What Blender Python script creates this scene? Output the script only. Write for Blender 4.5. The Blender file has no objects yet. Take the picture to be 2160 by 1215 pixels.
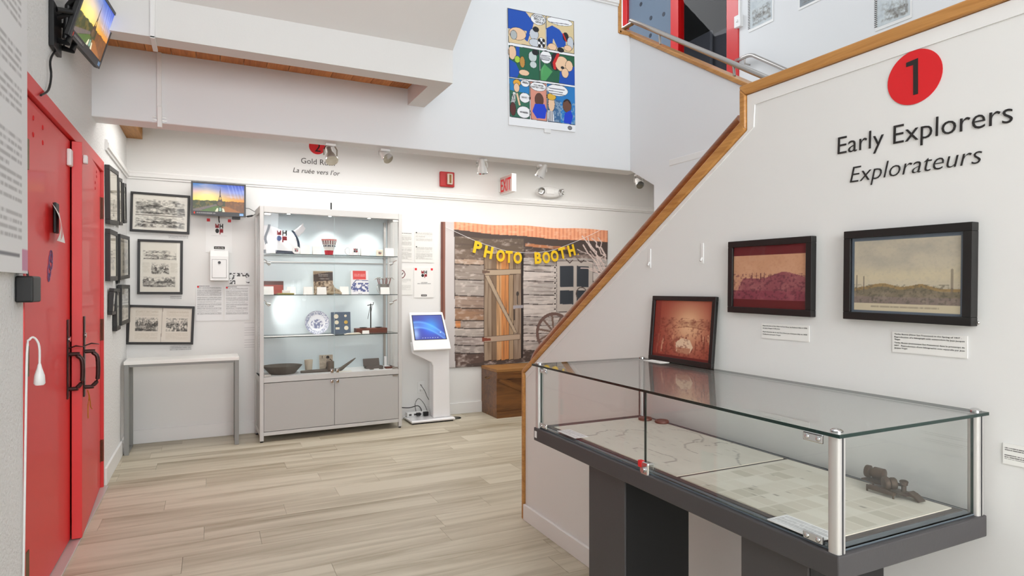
import bpy, math, random
import numpy as np
from mathutils import Vector, Matrix

# ---------------------------------------------------------------- camera, world, lights, exposure
F, CX, CY, EYE = 1308.0, 1080.0, 610.0, 1.30          # focal length in pixels of the 2160 x 1215 frame
TH = math.radians(25.9)
ST, CT = math.sin(TH), math.cos(TH)
scene = bpy.context.scene
COL = scene.collection
cam_data = bpy.data.cameras.new('camera')
cam = bpy.data.objects.new('camera', cam_data)
COL.objects.link(cam)
cam.location = (0, 0, EYE)
cam.rotation_euler = (math.pi / 2, 0, -TH)
cam_data.sensor_width = 36.0
cam_data.lens = F / 2160.0 * 36.0
cam_data.shift_y = 2.5 / 2160.0
cam_data.clip_start = 0.02
scene.camera = cam

world = bpy.data.worlds.new('daylight')
scene.world = world
world.use_nodes = True
world.node_tree.nodes['Background'].inputs[0].default_value = (0.90, 0.95, 1.0, 1)
world.node_tree.nodes['Background'].inputs[1].default_value = 0.42

vs = scene.view_settings
vs.view_transform = 'Standard'
vs.look = 'None'
vs.gamma = 1.0
vs.use_curve_mapping = False
vs.exposure = 0.72
scene.cycles.use_light_tree = False
scene.cycles.max_bounces = 6
scene.cycles.diffuse_bounces = 4
scene.cycles.glossy_bounces = 3
scene.cycles.transmission_bounces = 3
scene.cycles.transparent_max_bounces = 14
scene.cycles.adaptive_threshold = 0.04


def area_light(name, loc, target, size, size_y, power, color=(1, 1, 1)):
    d = bpy.data.lights.new(name, 'AREA')
    d.shape = 'RECTANGLE'
    d.size, d.size_y, d.energy, d.color = size, size_y, power, color
    o = bpy.data.objects.new(name, d)
    COL.objects.link(o)
    o.location = loc
    o.rotation_euler = (Vector(target) - Vector(loc)).to_track_quat('-Z', 'Y').to_euler()
    return o


def spot_light(name, loc, target, power, angle=60, color=(1, 0.95, 0.88), radius=0.02, blend=0.5):
    d = bpy.data.lights.new(name, 'SPOT')
    d.energy, d.spot_size, d.spot_blend, d.color = power, math.radians(angle), blend, color
    d.shadow_soft_size = radius
    o = bpy.data.objects.new(name, d)
    COL.objects.link(o)
    o.location = loc
    o.rotation_euler = (Vector(target) - Vector(loc)).to_track_quat('-Z', 'Y').to_euler()
    return o


# hall windows behind the camera, upstairs daylight, fill lights added for gallery and upper floor
area_light('hall_window_light', (0.4, -2.6, 2.3), (0.6, 3.0, 1.2), 3.2, 2.2, 120, (0.98, 0.99, 1.0))
area_light('stairwell_daylight', (2.6, 2.2, 5.6), (2.4, 2.6, 0), 2.2, 2.6, 17, (0.90, 0.96, 1.0))  # area light standing in for daylight from upstairs, no skylight seen
area_light('upper_floor_fill', (3.0, 6.4, 5.4), (3.6, 6.2, 2.8), 1.6, 1.2, 26, (0.95, 0.97, 1.0))  # unseen light added to brighten the wall beyond the upper door
area_light('gallery_fill', (1.85, 5.2, 2.62), (1.85, 5.2, 0), 4.8, 0.8, 30, (1.0, 0.98, 0.95))  # area light added to brighten the gallery, no such panel in view

# ---------------------------------------------------------------- pixel rays of the photograph, cut with the planes of the room


def ray(px, py):
    a, b = (px - CX) / F, (CY - py) / F
    return Vector((ST + a * CT, CT - a * ST, b))


def on_y(px, py, Y):
    d = ray(px, py)
    return Vector((0, 0, EYE)) + d * (Y / d.y)


def on_x(px, py, X):
    d = ray(px, py)
    return Vector((0, 0, EYE)) + d * (X / d.x)


def on_z(px, py, Z):
    d = ray(px, py)
    return Vector((0, 0, EYE)) + d * ((Z - EYE) / d.z)


# ---------------------------------------------------------------- materials
def lin(c):
    if isinstance(c, str):
        c = c.lstrip('#')
        c = tuple(int(c[i:i + 2], 16) / 255 for i in (0, 2, 4))
    return tuple(x / 12.92 if x <= 0.04045 else ((x + 0.055) / 1.055) ** 2.4 for x in c[:3])


def new_mat(name):
    m = bpy.data.materials.new(name)
    m.use_nodes = True
    return m, m.node_tree, m.node_tree.nodes['Principled BSDF']


def mat(name, col, rough=0.5, metal=0.0, bump=0.0, bscale=60.0, vary=0.0, vscale=4.0, emit=0.0, coat=0.0, spec=0.5):
    m, nt, b = new_mat(name)
    c = lin(col)
    b.inputs['Base Color'].default_value = (*c, 1)
    b.inputs['Roughness'].default_value = rough
    b.inputs['Metallic'].default_value = metal
    b.inputs['Coat Weight'].default_value = coat
    b.inputs['Specular IOR Level'].default_value = spec
    tc = nt.nodes.new('ShaderNodeTexCoord')
    if vary:
        n = nt.nodes.new('ShaderNodeTexNoise')
        n.inputs['Scale'].default_value = vscale
        n.inputs['Detail'].default_value = 6
        nt.links.new(tc.outputs['Object'], n.inputs['Vector'])
        r = nt.nodes.new('ShaderNodeMix')
        r.data_type = 'RGBA'
        r.inputs[6].default_value = (*[x * (1 - vary) for x in c], 1)
        r.inputs[7].default_value = (*[min(1, x * (1 + vary)) for x in c], 1)
        nt.links.new(n.outputs['Fac'], r.inputs[0])
        nt.links.new(r.outputs[2], b.inputs['Base Color'])
    if bump:
        n = nt.nodes.new('ShaderNodeTexNoise')
        n.inputs['Scale'].default_value = bscale
        n.inputs['Detail'].default_value = 4
        nt.links.new(tc.outputs['Object'], n.inputs['Vector'])
        bp = nt.nodes.new('ShaderNodeBump')
        bp.inputs['Strength'].default_value = bump
        bp.inputs['Distance'].default_value = 0.01
        nt.links.new(n.outputs['Fac'], bp.inputs['Height'])
        nt.links.new(bp.outputs['Normal'], b.inputs['Normal'])
    if emit:
        b.inputs['Emission Color'].default_value = (*c, 1)
        b.inputs['Emission Strength'].default_value = emit
    return m


def wood_mat(name, c_dark, c_light, axis='X', stretch=0.06, scale=18, rough=0.45, rand=0.0, coat=0.0, bump=0.03, dist=2.0, streak=None):
    """streaky grain along one object axis; every object shifts the grain by its own random number"""
    m, nt, b = new_mat(name)
    N, L = nt.nodes, nt.links
    tc = N.new('ShaderNodeTexCoord')
    oi = N.new('ShaderNodeObjectInfo')
    mp = N.new('ShaderNodeMapping')
    sc = [1, 1, 1]
    sc['XYZ'.index(axis)] = stretch
    mp.inputs['Scale'].default_value = sc
    mul = N.new('ShaderNodeVectorMath')
    mul.operation = 'SCALE'
    mul.inputs[0].default_value = (31.0, 17.0, 23.0)
    L.new(oi.outputs['Random'], mul.inputs['Scale'])
    add = N.new('ShaderNodeVectorMath')
    L.new(tc.outputs['Object'], add.inputs[0])
    L.new(mul.outputs[0], add.inputs[1])
    L.new(add.outputs[0], mp.inputs['Vector'])
    n1 = N.new('ShaderNodeTexNoise')
    n1.inputs['Scale'].default_value = scale
    n1.inputs['Detail'].default_value = 8
    n1.inputs['Roughness'].default_value = 0.62
    n1.inputs['Distortion'].default_value = dist
    L.new(mp.outputs[0], n1.inputs['Vector'])
    n2 = N.new('ShaderNodeTexNoise')
    n2.inputs['Scale'].default_value = scale * 0.22
    n2.inputs['Detail'].default_value = 3
    L.new(mp.outputs[0], n2.inputs['Vector'])
    mx = N.new('ShaderNodeMath')
    mx.operation = 'MULTIPLY_ADD'
    mx.inputs[1].default_value = 0.6
    L.new(n1.outputs['Fac'], mx.inputs[0])
    sc2 = N.new('ShaderNodeMath')
    sc2.operation = 'MULTIPLY'
    sc2.inputs[1].default_value = 0.4
    L.new(n2.outputs['Fac'], sc2.inputs[0])
    L.new(sc2.outputs[0], mx.inputs[2])
    cr = N.new('ShaderNodeValToRGB')
    cr.color_ramp.elements[0].position = 0.34
    cr.color_ramp.elements[0].color = (*lin(c_dark), 1)
    cr.color_ramp.elements[1].position = 0.60
    cr.color_ramp.elements[1].color = (*lin(c_light), 1)
    if streak:
        e = cr.color_ramp.elements.new(0.40)
        e.color = (*lin(c_dark), 1)
        cr.color_ramp.elements[0].color = (*lin(streak), 1)
        cr.color_ramp.elements[2].position = 0.56
    L.new(mx.outputs[0], cr.inputs['Fac'])
    out = cr.outputs['Color']
    if rand:
        hv = N.new('ShaderNodeHueSaturation')
        mr = N.new('ShaderNodeMapRange')
        mr.inputs['To Min'].default_value = 1 - rand
        mr.inputs['To Max'].default_value = 1 + rand
        L.new(oi.outputs['Random'], mr.inputs['Value'])
        L.new(mr.outputs['Result'], hv.inputs['Value'])
        L.new(out, hv.inputs['Color'])
        out = hv.outputs['Color']
    L.new(out, b.inputs['Base Color'])
    b.inputs['Roughness'].default_value = rough
    b.inputs['Coat Weight'].default_value = coat
    if bump:
        bp = N.new('ShaderNodeBump')
        bp.inputs['Strength'].default_value = bump
        bp.inputs['Distance'].default_value = 0.004
        L.new(n1.outputs['Fac'], bp.inputs['Height'])
        L.new(bp.outputs['Normal'], b.inputs['Normal'])
    return m


def glass_mat(name, tint=(0.988, 0.994, 0.991), f0=0.04, rough=0.0):
    """clear pane: Schlick mix of a see-through and a mirror lobe, so that light passes straight in"""
    m = bpy.data.materials.new(name)
    m.use_nodes = True
    nt = m.node_tree
    N, L = nt.nodes, nt.links
    N.clear()
    out = N.new('ShaderNodeOutputMaterial')
    t = N.new('ShaderNodeBsdfTransparent')
    t.inputs[0].default_value = (*tint, 1)
    g = N.new('ShaderNodeBsdfGlossy')
    g.inputs['Roughness'].default_value = rough
    lw = N.new('ShaderNodeLayerWeight')
    lw.inputs['Blend'].default_value = 0.5
    p = N.new('ShaderNodeMath')
    p.operation = 'POWER'
    p.inputs[1].default_value = 5.0
    L.new(lw.outputs['Facing'], p.inputs[0])
    ma = N.new('ShaderNodeMath')
    ma.operation = 'MULTIPLY_ADD'
    ma.inputs[1].default_value = 1 - f0
    ma.inputs[2].default_value = f0
    L.new(p.outputs[0], ma.inputs[0])
    mix = N.new('ShaderNodeMixShader')
    L.new(ma.outputs[0], mix.inputs['Fac'])
    L.new(t.outputs[0], mix.inputs[1])
    L.new(g.outputs[0], mix.inputs[2])
    L.new(mix.outputs[0], out.inputs['Surface'])
    return m


def print_mat(name, emit=0.0, rough=0.6, coat=0.0):
    m, nt, b = new_mat(name)
    a = nt.nodes.new('ShaderNodeAttribute')
    a.attribute_name = 'print'
    b.inputs['Roughness'].default_value = rough
    b.inputs['Coat Weight'].default_value = coat
    b.inputs['Coat Roughness'].default_value = 0.03
    if emit:
        nt.links.new(a.outputs['Color'], b.inputs['Emission Color'])
        b.inputs['Emission Strength'].default_value = emit
        b.inputs['Base Color'].default_value = (0.01, 0.01, 0.012, 1)
        b.inputs['Roughness'].default_value = 0.35
    else:
        nt.links.new(a.outputs['Color'], b.inputs['Base Color'])
    return m


M = dict(
    wall=mat('white_wall_paint', (0.90, 0.898, 0.89), 0.6, bump=0.02, bscale=220),
    cool=mat('white_paint_daylight_tint', (0.90, 0.905, 0.91), 0.6, bump=0.02, bscale=220),  # the same white paint with the bluish upstairs daylight put into its colour
    beam=mat('white_beam_paint', (0.885, 0.88, 0.87), 0.65, bump=0.03, bscale=90),
    stucco=mat('rough_white_stucco', (0.90, 0.90, 0.895), 0.8, bump=0.75, bscale=75),
    trim=mat('white_trim_paint', (0.915, 0.912, 0.905), 0.4),
    red=mat('red_door_paint', (0.86, 0.085, 0.085), 0.5, bump=0.03, bscale=14, vary=0.05, vscale=3, coat=0.12, spec=1.0),
    redframe=mat('red_frame_paint', (0.80, 0.05, 0.06), 0.35, coat=0.2),
    black=mat('black_paint', (0.085, 0.075, 0.07), 0.42),
    blackp=mat('black_plastic', (0.06, 0.06, 0.065), 0.45),
    dgrey=mat('dark_grey_plastic', (0.22, 0.22, 0.23), 0.4),
    steel=mat('brushed_steel', (0.72, 0.70, 0.68), 0.32, 1.0),
    chrome=mat('chrome', (0.85, 0.85, 0.85), 0.12, 1.0),
    alu=mat('satin_aluminium', (0.80, 0.79, 0.775), 0.42, 0.55),
    silver=mat('silver_frame_paint', (0.79, 0.785, 0.775), 0.45, 0.15),
    brass=mat('aged_brass', (0.47, 0.36, 0.22), 0.45, 0.8, vary=0.3, vscale=40),
    rust=mat('reddish_hinge', (0.42, 0.20, 0.12), 0.45, 0.3, vary=0.3, vscale=40),
    white=mat('white_plastic', (0.92, 0.92, 0.915), 0.35),
    gloss=mat('glossy_white_metal', (0.935, 0.935, 0.94), 0.16, coat=0.5),
    paper=mat('white_paper', (0.93, 0.925, 0.91), 0.75),
    card=mat('white_card', (0.95, 0.945, 0.925), 0.6),
    cream=mat('cream_paper', (0.90, 0.87, 0.80), 0.8),
    ink=mat('black_ink', (0.13, 0.12, 0.115), 0.6),
    greyink=mat('grey_ink', (0.30, 0.29, 0.28), 0.6),
    vred=mat('red_vinyl', (0.86, 0.10, 0.13), 0.5),
    edge=mat('glass_cut_edge', (0.05, 0.17, 0.15), 0.2),
    panel=mat('grey_cabinet_panel', (0.715, 0.71, 0.70), 0.5),
    anth=mat('anthracite_board', (0.265, 0.255, 0.26), 0.5, bump=0.03, bscale=120),
    oak=wood_mat('oak_cap', (0.64, 0.42, 0.18), (0.79, 0.57, 0.31), 'Y', 0.05, 40, 0.4, coat=0.15),
    oakrail=wood_mat('oak_handrail', (0.42, 0.20, 0.06), (0.62, 0.35, 0.12), 'Y', 0.05, 40, 0.38, coat=0.25),
    ceilwood=wood_mat('ceiling_board_wood', (0.66, 0.38, 0.17), (0.83, 0.55, 0.30), 'Y', 0.08, 30, 0.5, rand=0.10),
    floor=wood_mat('grey_oak_floor_board', (0.635, 0.59, 0.50), (0.78, 0.745, 0.665), 'X', 0.075, 10, 0.42, rand=0.016, bump=0.02, dist=0.9, streak=(0.535, 0.49, 0.405)),
    chest=wood_mat('brown_chest_wood', (0.27, 0.15, 0.06), (0.50, 0.32, 0.15), 'X', 0.12, 14, 0.4, coat=0.2),
    bronze=mat('dark_bronze_handle', (0.26, 0.18, 0.17), 0.35, 0.5),
    glass=glass_mat('clear_glass'),
    pane=glass_mat('picture_glass', (0.99, 0.99, 0.985), 0.015),
    print=print_mat('printed_sheet'),
    printglass=print_mat('print_under_glass', rough=0.5, coat=0.6),
    screen=print_mat('lit_screen', emit=0.72),
)


# ---------------------------------------------------------------- mesh helpers
def soften(P, rr, m=4):
    """Catmull-Rom curve through the points of a path"""
    Q, R = [], []
    for i in range(len(P) - 1):
        a, b, c, d = P[max(i - 1, 0)], P[i], P[i + 1], P[min(i + 2, len(P) - 1)]
        for k in range(m):
            t = k / m
            Q.append(0.5 * ((2 * b) + (c - a) * t + (2 * a - 5 * b + 4 * c - d) * t * t + (3 * b - a - 3 * c + d) * t ** 3))
            R.append(rr[i] * (1 - t) + rr[i + 1] * t)
    return Q + [P[-1]], R + [rr[-1]]


class MB:
    """collects shapes; build() links them as ONE mesh object"""

    def __init__(s):
        s.v, s.f, s.mi = [], [], []

    def add(s, v, f, mi=0, T=None):
        o = len(s.v)
        s.v += [tuple(T @ Vector(p)) if T else tuple(p) for p in v]
        s.f += [tuple(i + o for i in q) for q in f]
        s.mi += [mi] * len(f)
        return s

    def box(s, x0, x1, y0, y1, z0, z1, mi=0, T=None):
        v = [(x0, y0, z0), (x1, y0, z0), (x1, y1, z0), (x0, y1, z0), (x0, y0, z1), (x1, y0, z1), (x1, y1, z1), (x0, y1, z1)]
        f = [(0, 3, 2, 1), (4, 5, 6, 7), (0, 1, 5, 4), (1, 2, 6, 5), (2, 3, 7, 6), (3, 0, 4, 7)]
        return s.add(v, f, mi, T)

    def quad(s, a, b, c, d, mi=0):
        return s.add([a, b, c, d], [(0, 1, 2, 3)], mi)

    def prism(s, pts, axis, a0, a1, mi=0, T=None):
        """polygon pts in the two other axes (order: x,y,z without axis), pushed from a0 to a1"""
        n = len(pts)

        def P(p, a):
            q = list(p)
            q.insert('xyz'.index(axis), a)
            return tuple(q)
        v = [P(p, a0) for p in pts] + [P(p, a1) for p in pts]
        f = [tuple(range(n))[::-1], tuple(range(n, 2 * n))]
        f += [(i, (i + 1) % n, n + (i + 1) % n, n + i) for i in range(n)]
        return s.add(v, f, mi, T)

    def lathe(s, prof, n=24, mi=0, T=None):
        """profile (r, z) turned about local z"""
        v, f = [], []
        for r, z in prof:
            for k in range(n):
                a = 2 * math.pi * k / n
                v.append((r * math.cos(a), r * math.sin(a), z))
        for i in range(len(prof) - 1):
            for k in range(n):
                k2 = (k + 1) % n
                f.append((i * n + k, i * n + k2, (i + 1) * n + k2, (i + 1) * n + k))
        f.append(tuple(range(n))[::-1])
        f.append(tuple(range((len(prof) - 1) * n, len(prof) * n)))
        return s.add(v, f, mi, T)

    def cyl(s, p0, p1, r, n=14, r1=None, mi=0):
        p0, p1 = Vector(p0), Vector(p1)
        d = p1 - p0
        T = Matrix.Translation(p0) @ d.to_track_quat('Z', 'Y').to_matrix().to_4x4()
        return s.lathe([(r, 0), (r if r1 is None else r1, d.length)], n, mi, T)

    def tube(s, path, r, n=8, mi=0, squash=None, soft=True):
        """round (or oval: squash = (w, h)) section swept along a path with mitred joints"""
        P = [Vector(p) for p in path]
        rr = list(r) if isinstance(r, (list, tuple)) else [r] * len(P)
        if len(P) > 3 and soft:
            P, rr = soften(P, rr)
        v, f = [], []
        up = Vector((0, 0, 1))
        for i, p in enumerate(P):
            d = (P[min(i + 1, len(P) - 1)] - P[max(i - 1, 0)]).normalized()
            u = up if abs(d.dot(up)) < 0.97 else Vector((1, 0, 0))
            a = d.cross(u).normalized()
            b = a.cross(d).normalized()
            w, h = squash if squash else (1, 1)
            for k in range(n):
                t = 2 * math.pi * k / n
                v.append(p + a * (rr[i] * w * math.cos(t)) + b * (rr[i] * h * math.sin(t)))
        for i in range(len(P) - 1):
            for k in range(n):
                k2 = (k + 1) % n
                f.append((i * n + k, i * n + k2, (i + 1) * n + k2, (i + 1) * n + k))
        f.append(tuple(range(n))[::-1])
        f.append(tuple(range((len(P) - 1) * n, len(P) * n)))
        return s.add(v, f, mi)

    def disc(s, c, r, axis='y', th=0.002, n=32, mi=0, ry=None):
        pts = [(r * math.cos(2 * math.pi * k / n), (ry or r) * math.sin(2 * math.pi * k / n)) for k in range(n)]
        i = 'xyz'.index(axis)
        o = [c[j] for j in range(3) if j != i]
        return s.prism([(p[0] + o[0], p[1] + o[1]) for p in pts], axis, c[i] - th / 2, c[i] + th / 2, mi)

    def ball(s, c, r, n=14, m=8, sc=(1, 1, 1), mi=0):
        prof = [(r * math.sin(math.pi * (i + 0.02) / (m + 0.04)), -r * math.cos(math.pi * (i + 0.02) / (m + 0.04))) for i in range(m + 1)]
        return s.lathe(prof, n, mi, Matrix.Translation(c) @ Matrix.Diagonal((*sc, 1)))

    def build(s, name, m, parent=None, loc=None, rot=None, bevel=0.0, smooth=None, seg=2):
        me = bpy.data.meshes.new(name)
        me.from_pydata(s.v, [], s.f)
        ms = m if isinstance(m, (list, tuple)) else [m]
        for k in ms:
            me.materials.append(M[k] if isinstance(k, str) else k)
        if len(ms) > 1:
            me.polygons.foreach_set('material_index', s.mi)
        me.validate()
        if smooth:
            me.polygons.foreach_set('use_smooth', [True] * len(me.polygons))
            me.set_sharp_from_angle(angle=math.radians(smooth))
        me.update()
        return link(name, me, parent, loc, rot, bevel, seg)


def link(name, me, parent=None, loc=None, rot=None, bevel=0.0, seg=2):
    o = bpy.data.objects.new(name, me)
    COL.objects.link(o)
    o.parent = parent
    if loc is not None:
        o.location = loc
    if rot is not None:
        o.rotation_euler = rot
    if bevel:
        b = o.modifiers.new('bevel', 'BEVEL')
        b.width, b.segments, b.limit_method = bevel, seg, 'ANGLE'
        b.angle_limit = math.radians(40)
    return o


def tag(o, label=None, cat=None, group=None, kind=None):
    for k, v in (('label', label), ('category', cat), ('group', group), ('kind', kind)):
        if v:
            o[k] = v
    return o


def thing(name, label, cat, loc=(0, 0, 0), rz=0.0, group=None, rot=None):
    o = bpy.data.objects.new(name, None)
    o.empty_display_size = 0.05
    COL.objects.link(o)
    o.location = loc
    o.rotation_euler = rot if rot else (0, 0, rz)
    return tag(o, label, cat, group)


def struct(o, label=None):
    o['kind'] = 'structure'
    if label:
        o['label'] = label
    return o


def copy_obj(src, parent=None, loc=None, rot=None):
    c = src.copy()
    COL.objects.link(c)
    c.parent = parent
    if loc is not None:
        c.location = loc
    if rot is not None:
        c.rotation_euler = rot
    return c


def box(name, x0, x1, y0, y1, z0, z1, m, parent=None, bevel=0.0):
    return MB().box(x0, x1, y0, y1, z0, z1).build(name, m, parent, bevel=bevel)


def text_mesh(body, size=1.0, shear=0.0, bold=0.0, align='CENTER', extrude=0.0008, spacing=1.0):
    """lettering in the x-z plane facing -y, baseline at z = 0"""
    cu = bpy.data.curves.new('lettering', 'FONT')
    cu.body, cu.size, cu.shear, cu.offset = body, size, shear, bold * size
    cu.align_x = align
    cu.space_character = spacing
    cu.extrude = extrude
    cu.resolution_u = 3
    ob = bpy.data.objects.new('lettering', cu)
    COL.objects.link(ob)
    dg = bpy.context.evaluated_depsgraph_get()
    me = bpy.data.meshes.new_from_object(ob.evaluated_get(dg))
    bpy.data.objects.remove(ob)
    bpy.data.curves.remove(cu)
    me.transform(Matrix.Rotation(math.pi / 2, 4, 'X'))
    return me


def _span(me):
    xs = [v.co.x for v in me.vertices]
    zs = [v.co.z for v in me.vertices]
    return min(xs), max(xs), min(zs), max(zs)


def _drop(me):
    bpy.data.meshes.remove(me)


def lettering(name, body, size, m, parent, loc, width=None, height=None, rot=None, joined=False, **kw):
    """a line of lettering centred on loc, baseline at loc.z; every word is an object of its own"""
    words = body.split(' ')
    kw.pop('align', None)
    full = text_mesh(body, size, align='LEFT', **kw)
    a, b, c_, d = _span(full)
    k = width / (b - a) if width else 1.0
    kz = height / (d - c_) if height else k
    if len(words) == 1 or joined:
        full.transform(Matrix.Diagonal((k, 1, kz, 1)) @ Matrix.Translation((-(a + b) / 2, 0, 0)))
        full.materials.append(M[m])
        o = link(name, full, parent, loc, rot)
        if joined:
            o['kind'] = 'stuff'
        return o
    _drop(full)
    ti = text_mesh('I', size, align='LEFT', **kw)
    wi = _span(ti)[1]
    _drop(ti)
    pre, out = '', None
    for w in words:
        off = 0.0
        if pre:
            tm = text_mesh(pre + 'I', size, align='LEFT', **kw)
            off = _span(tm)[1] - wi
            _drop(tm)
        me = text_mesh(w, size, align='LEFT', **kw)
        me.transform(Matrix.Diagonal((k, 1, kz, 1)) @ Matrix.Translation((off - (a + b) / 2, 0, 0)))
        me.materials.append(M[m])
        out = link(name, me, parent, loc, rot)
        pre += w + ' '
    return out


# ---------------------------------------------------------------- printed pictures: a fine grid of coloured points
class Canvas:
    def __init__(s, w, h, bg=(1, 1, 1), seed=1):
        s.w, s.h = w, h
        s.a = np.ones((h, w, 3)) * np.array(bg, float)
        s.Y, s.X = np.mgrid[0:h, 0:w]
        s.U, s.V = (s.X + 0.5) / w, (s.Y + 0.5) / h          # v runs down the sheet
        s.rng = np.random.default_rng(seed)

    def mix(s, mask, col, k=1.0):
        m = (mask.astype(float) * k)[..., None]
        s.a = s.a * (1 - m) + np.array(col, float) * m
        return s

    def rect(s, u0, v0, u1, v1, col, k=1.0):
        return s.mix((s.U >= u0) & (s.U < u1) & (s.V >= v0) & (s.V < v1), col, k)

    def ell(s, u, v, ru, rv, col, k=1.0):
        return s.mix(((s.U - u) / ru) ** 2 + ((s.V - v) / rv) ** 2 <= 1, col, k)

    def inside(s, pts):
        m = np.zeros(s.U.shape, bool)
        n = len(pts)
        for i in range(n):
            (x0, y0), (x1, y1) = pts[i], pts[(i + 1) % n]
            if y0 == y1:
                continue
            c = (y0 > s.V) != (y1 > s.V)
            m ^= c & (s.U < (x1 - x0) * (s.V - y0) / (y1 - y0) + x0)
        return m

    def poly(s, pts, col, k=1.0):
        return s.mix(s.inside(pts), col, k)

    def line(s, pts, w, col, k=1.0):
        """w in units of the sheet width"""
        asp = s.h / s.w
        m = np.zeros(s.U.shape, bool)
        for (x0, y0), (x1, y1) in zip(pts[:-1], pts[1:]):
            dx, dy = x1 - x0, (y1 - y0) * asp
            l2 = dx * dx + dy * dy + 1e-12
            t = np.clip(((s.U - x0) * dx + (s.V - y0) * asp * dy) / l2, 0, 1)
            m |= (s.U - x0 - t * dx) ** 2 + ((s.V - y0) * asp - t * dy) ** 2 < (w / 2) ** 2
        return s.mix(m, col, k)

    def noise(s, fx, fy, octaves=4, seed=None):
        """value noise 0..1, fx and fy cells across the sheet"""
        r = np.random.default_rng(seed) if seed is not None else s.rng
        out, amp, tot = np.zeros(s.U.shape), 1.0, 0.0
        for o in range(octaves):
            nx, ny = max(2, int(fx * 2 ** o) + 2), max(2, int(fy * 2 ** o) + 2)
            g = r.random((ny + 1, nx + 1))
            x, y = s.U * (nx - 1), s.V * (ny - 1)
            xi, yi = x.astype(int), y.astype(int)
            xf, yf = x - xi, y - yi
            xf, yf = xf * xf * (3 - 2 * xf), yf * yf * (3 - 2 * yf)
            q = (g[yi, xi] * (1 - xf) + g[yi, xi + 1] * xf) * (1 - yf) + (g[yi + 1, xi] * (1 - xf) + g[yi + 1, xi + 1] * xf) * yf
            out += q * amp
            tot += amp
            amp *= 0.55
        return out / tot

    def text(s, u0, v0, u1, v1, n, col=(0.35, 0.34, 0.33), k=0.8, fill=0.55, ink=0.62):
        """paragraph of unreadably small print: broken dark rows"""
        for i in range(n):
            a = v0 + (v1 - v0) * i / n
            b = a + (v1 - v0) / n * fill
            words = np.clip(s.noise(70, 2, 1, seed=int(s.rng.integers(1e6)))[0] * 2.2, 0.35, 1)[None, :] * ink
            end = u1 if (i + 1) % 5 else u0 + (u1 - u0) * s.rng.uniform(0.4, 0.9)
            s.mix(((s.U >= u0) & (s.U < end) & (s.V >= a) & (s.V < b)) * words, col, k)
        return s

    def sheet(s, name, x0, x1, z0, z1, m='print', parent=None, loc=None, rot=None, bend=None, y=0.0, th=0.0):
        """grid in the local x-z plane facing -y; bend(u, v) -> (dx, dy, dz) shapes loose cloth or paper"""
        w, h = s.w, s.h
        gx = x0 + (x1 - x0) * np.linspace(0, 1, w)
        gz = z1 + (z0 - z1) * np.linspace(0, 1, h)
        co = np.zeros((h, w, 3))
        co[..., 0] = gx[None, :]
        co[..., 1] = y
        co[..., 2] = gz[:, None]
        if bend:
            dx, dy, dz = bend(s.U, s.V)
            co[..., 0] += dx
            co[..., 1] += dy
            co[..., 2] += dz
        idx = np.arange(w * h).reshape(h, w)
        f = np.stack([idx[1:, :-1], idx[1:, 1:], idx[:-1, 1:], idx[:-1, :-1]], -1).reshape(-1, 4)
        me = bpy.data.meshes.new(name)
        nf = len(f)
        me.vertices.add(w * h)
        me.vertices.foreach_set('co', co.reshape(-1))
        me.loops.add(nf * 4)
        me.loops.foreach_set('vertex_index', f.reshape(-1).astype(np.int32))
        me.polygons.add(nf)
        me.polygons.foreach_set('loop_start', np.arange(0, nf * 4, 4, dtype=np.int32))
        me.polygons.foreach_set('use_smooth', np.ones(nf, bool))
        at = me.attributes.new('print', 'FLOAT_COLOR', 'POINT')
        c = np.clip(s.a, 0, 1)
        c = np.where(c <= 0.04045, c / 12.92, ((c + 0.055) / 1.055) ** 2.4)
        rgba = np.ones((h, w, 4))
        rgba[..., :3] = c
        at.data.foreach_set('color', rgba.reshape(-1).astype(np.float32))
        me.materials.append(M[m])
        me.update()
        me.validate()
        o = link(name, me, parent, loc, rot)
        if th:
            so = o.modifiers.new('thickness', 'SOLIDIFY')
            so.thickness, so.offset = th, 1.0 if False else -1.0
        return o

# ================================================================ the setting
YB, XL, XS, XR, XF, YP = 6.07, -0.635, 1.60, 3.27, 4.87, 4.39
ZUP = 2.70                                            # upper floor level
YNEAR = -3.4

# floor boards, running along x
floor_o = struct(MB().box(-0.9, 5.1, YNEAR, 6.3, -0.06, -0.012).build('floor', 'panel'), 'pale grey oak laminate floor')
bw, gap = 0.192, 0.0006
plank_cache = {}
rng = random.Random(5)
row = 0
yy = YB + 0.02
while yy > YNEAR:
    x = -0.75 - rng.uniform(0, 1.2)
    xmax = 4.9 if yy > 3.0 else 1.75
    while x < xmax:
        L_ = 1.28
        a, b = max(x, -0.74), min(x + L_, xmax)
        if b - a > 0.05:
            key = round(b - a, 3)
            if key not in plank_cache:
                plank_cache[key] = MB().box(-key / 2 + gap, key / 2 - gap, -bw / 2 + gap, bw / 2 - gap, -0.012, 0).build('floor_board', 'floor', floor_o).data
                o = [q for q in floor_o.children if q.data == plank_cache[key]][0]
            else:
                o = link('floor_board', plank_cache[key], floor_o)
            o.location = ((a + b) / 2, yy - bw / 2, 0)
        x += L_
    yy -= bw
    row += 1

# back wall, rail and baseboard
struct(box('wall_back', -0.9, 5.1, YB, YB + 0.15, -0.05, 2.9, 'wall'), 'white back wall of the gallery')


def rail(name, pts_fn, m='trim'):
    return pts_fn.build(name, m)


def rail_profile(y, z):
    """stepped picture rail, (y, z) section on a wall whose face is at y; out is -y"""
    return [(y, z - 0.035), (y - 0.010, z - 0.035), (y - 0.012, z - 0.022), (y - 0.022, z - 0.016), (y - 0.024, z + 0.012),
            (y - 0.016, z + 0.018), (y - 0.014, z + 0.034), (y, z + 0.038)]


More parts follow.
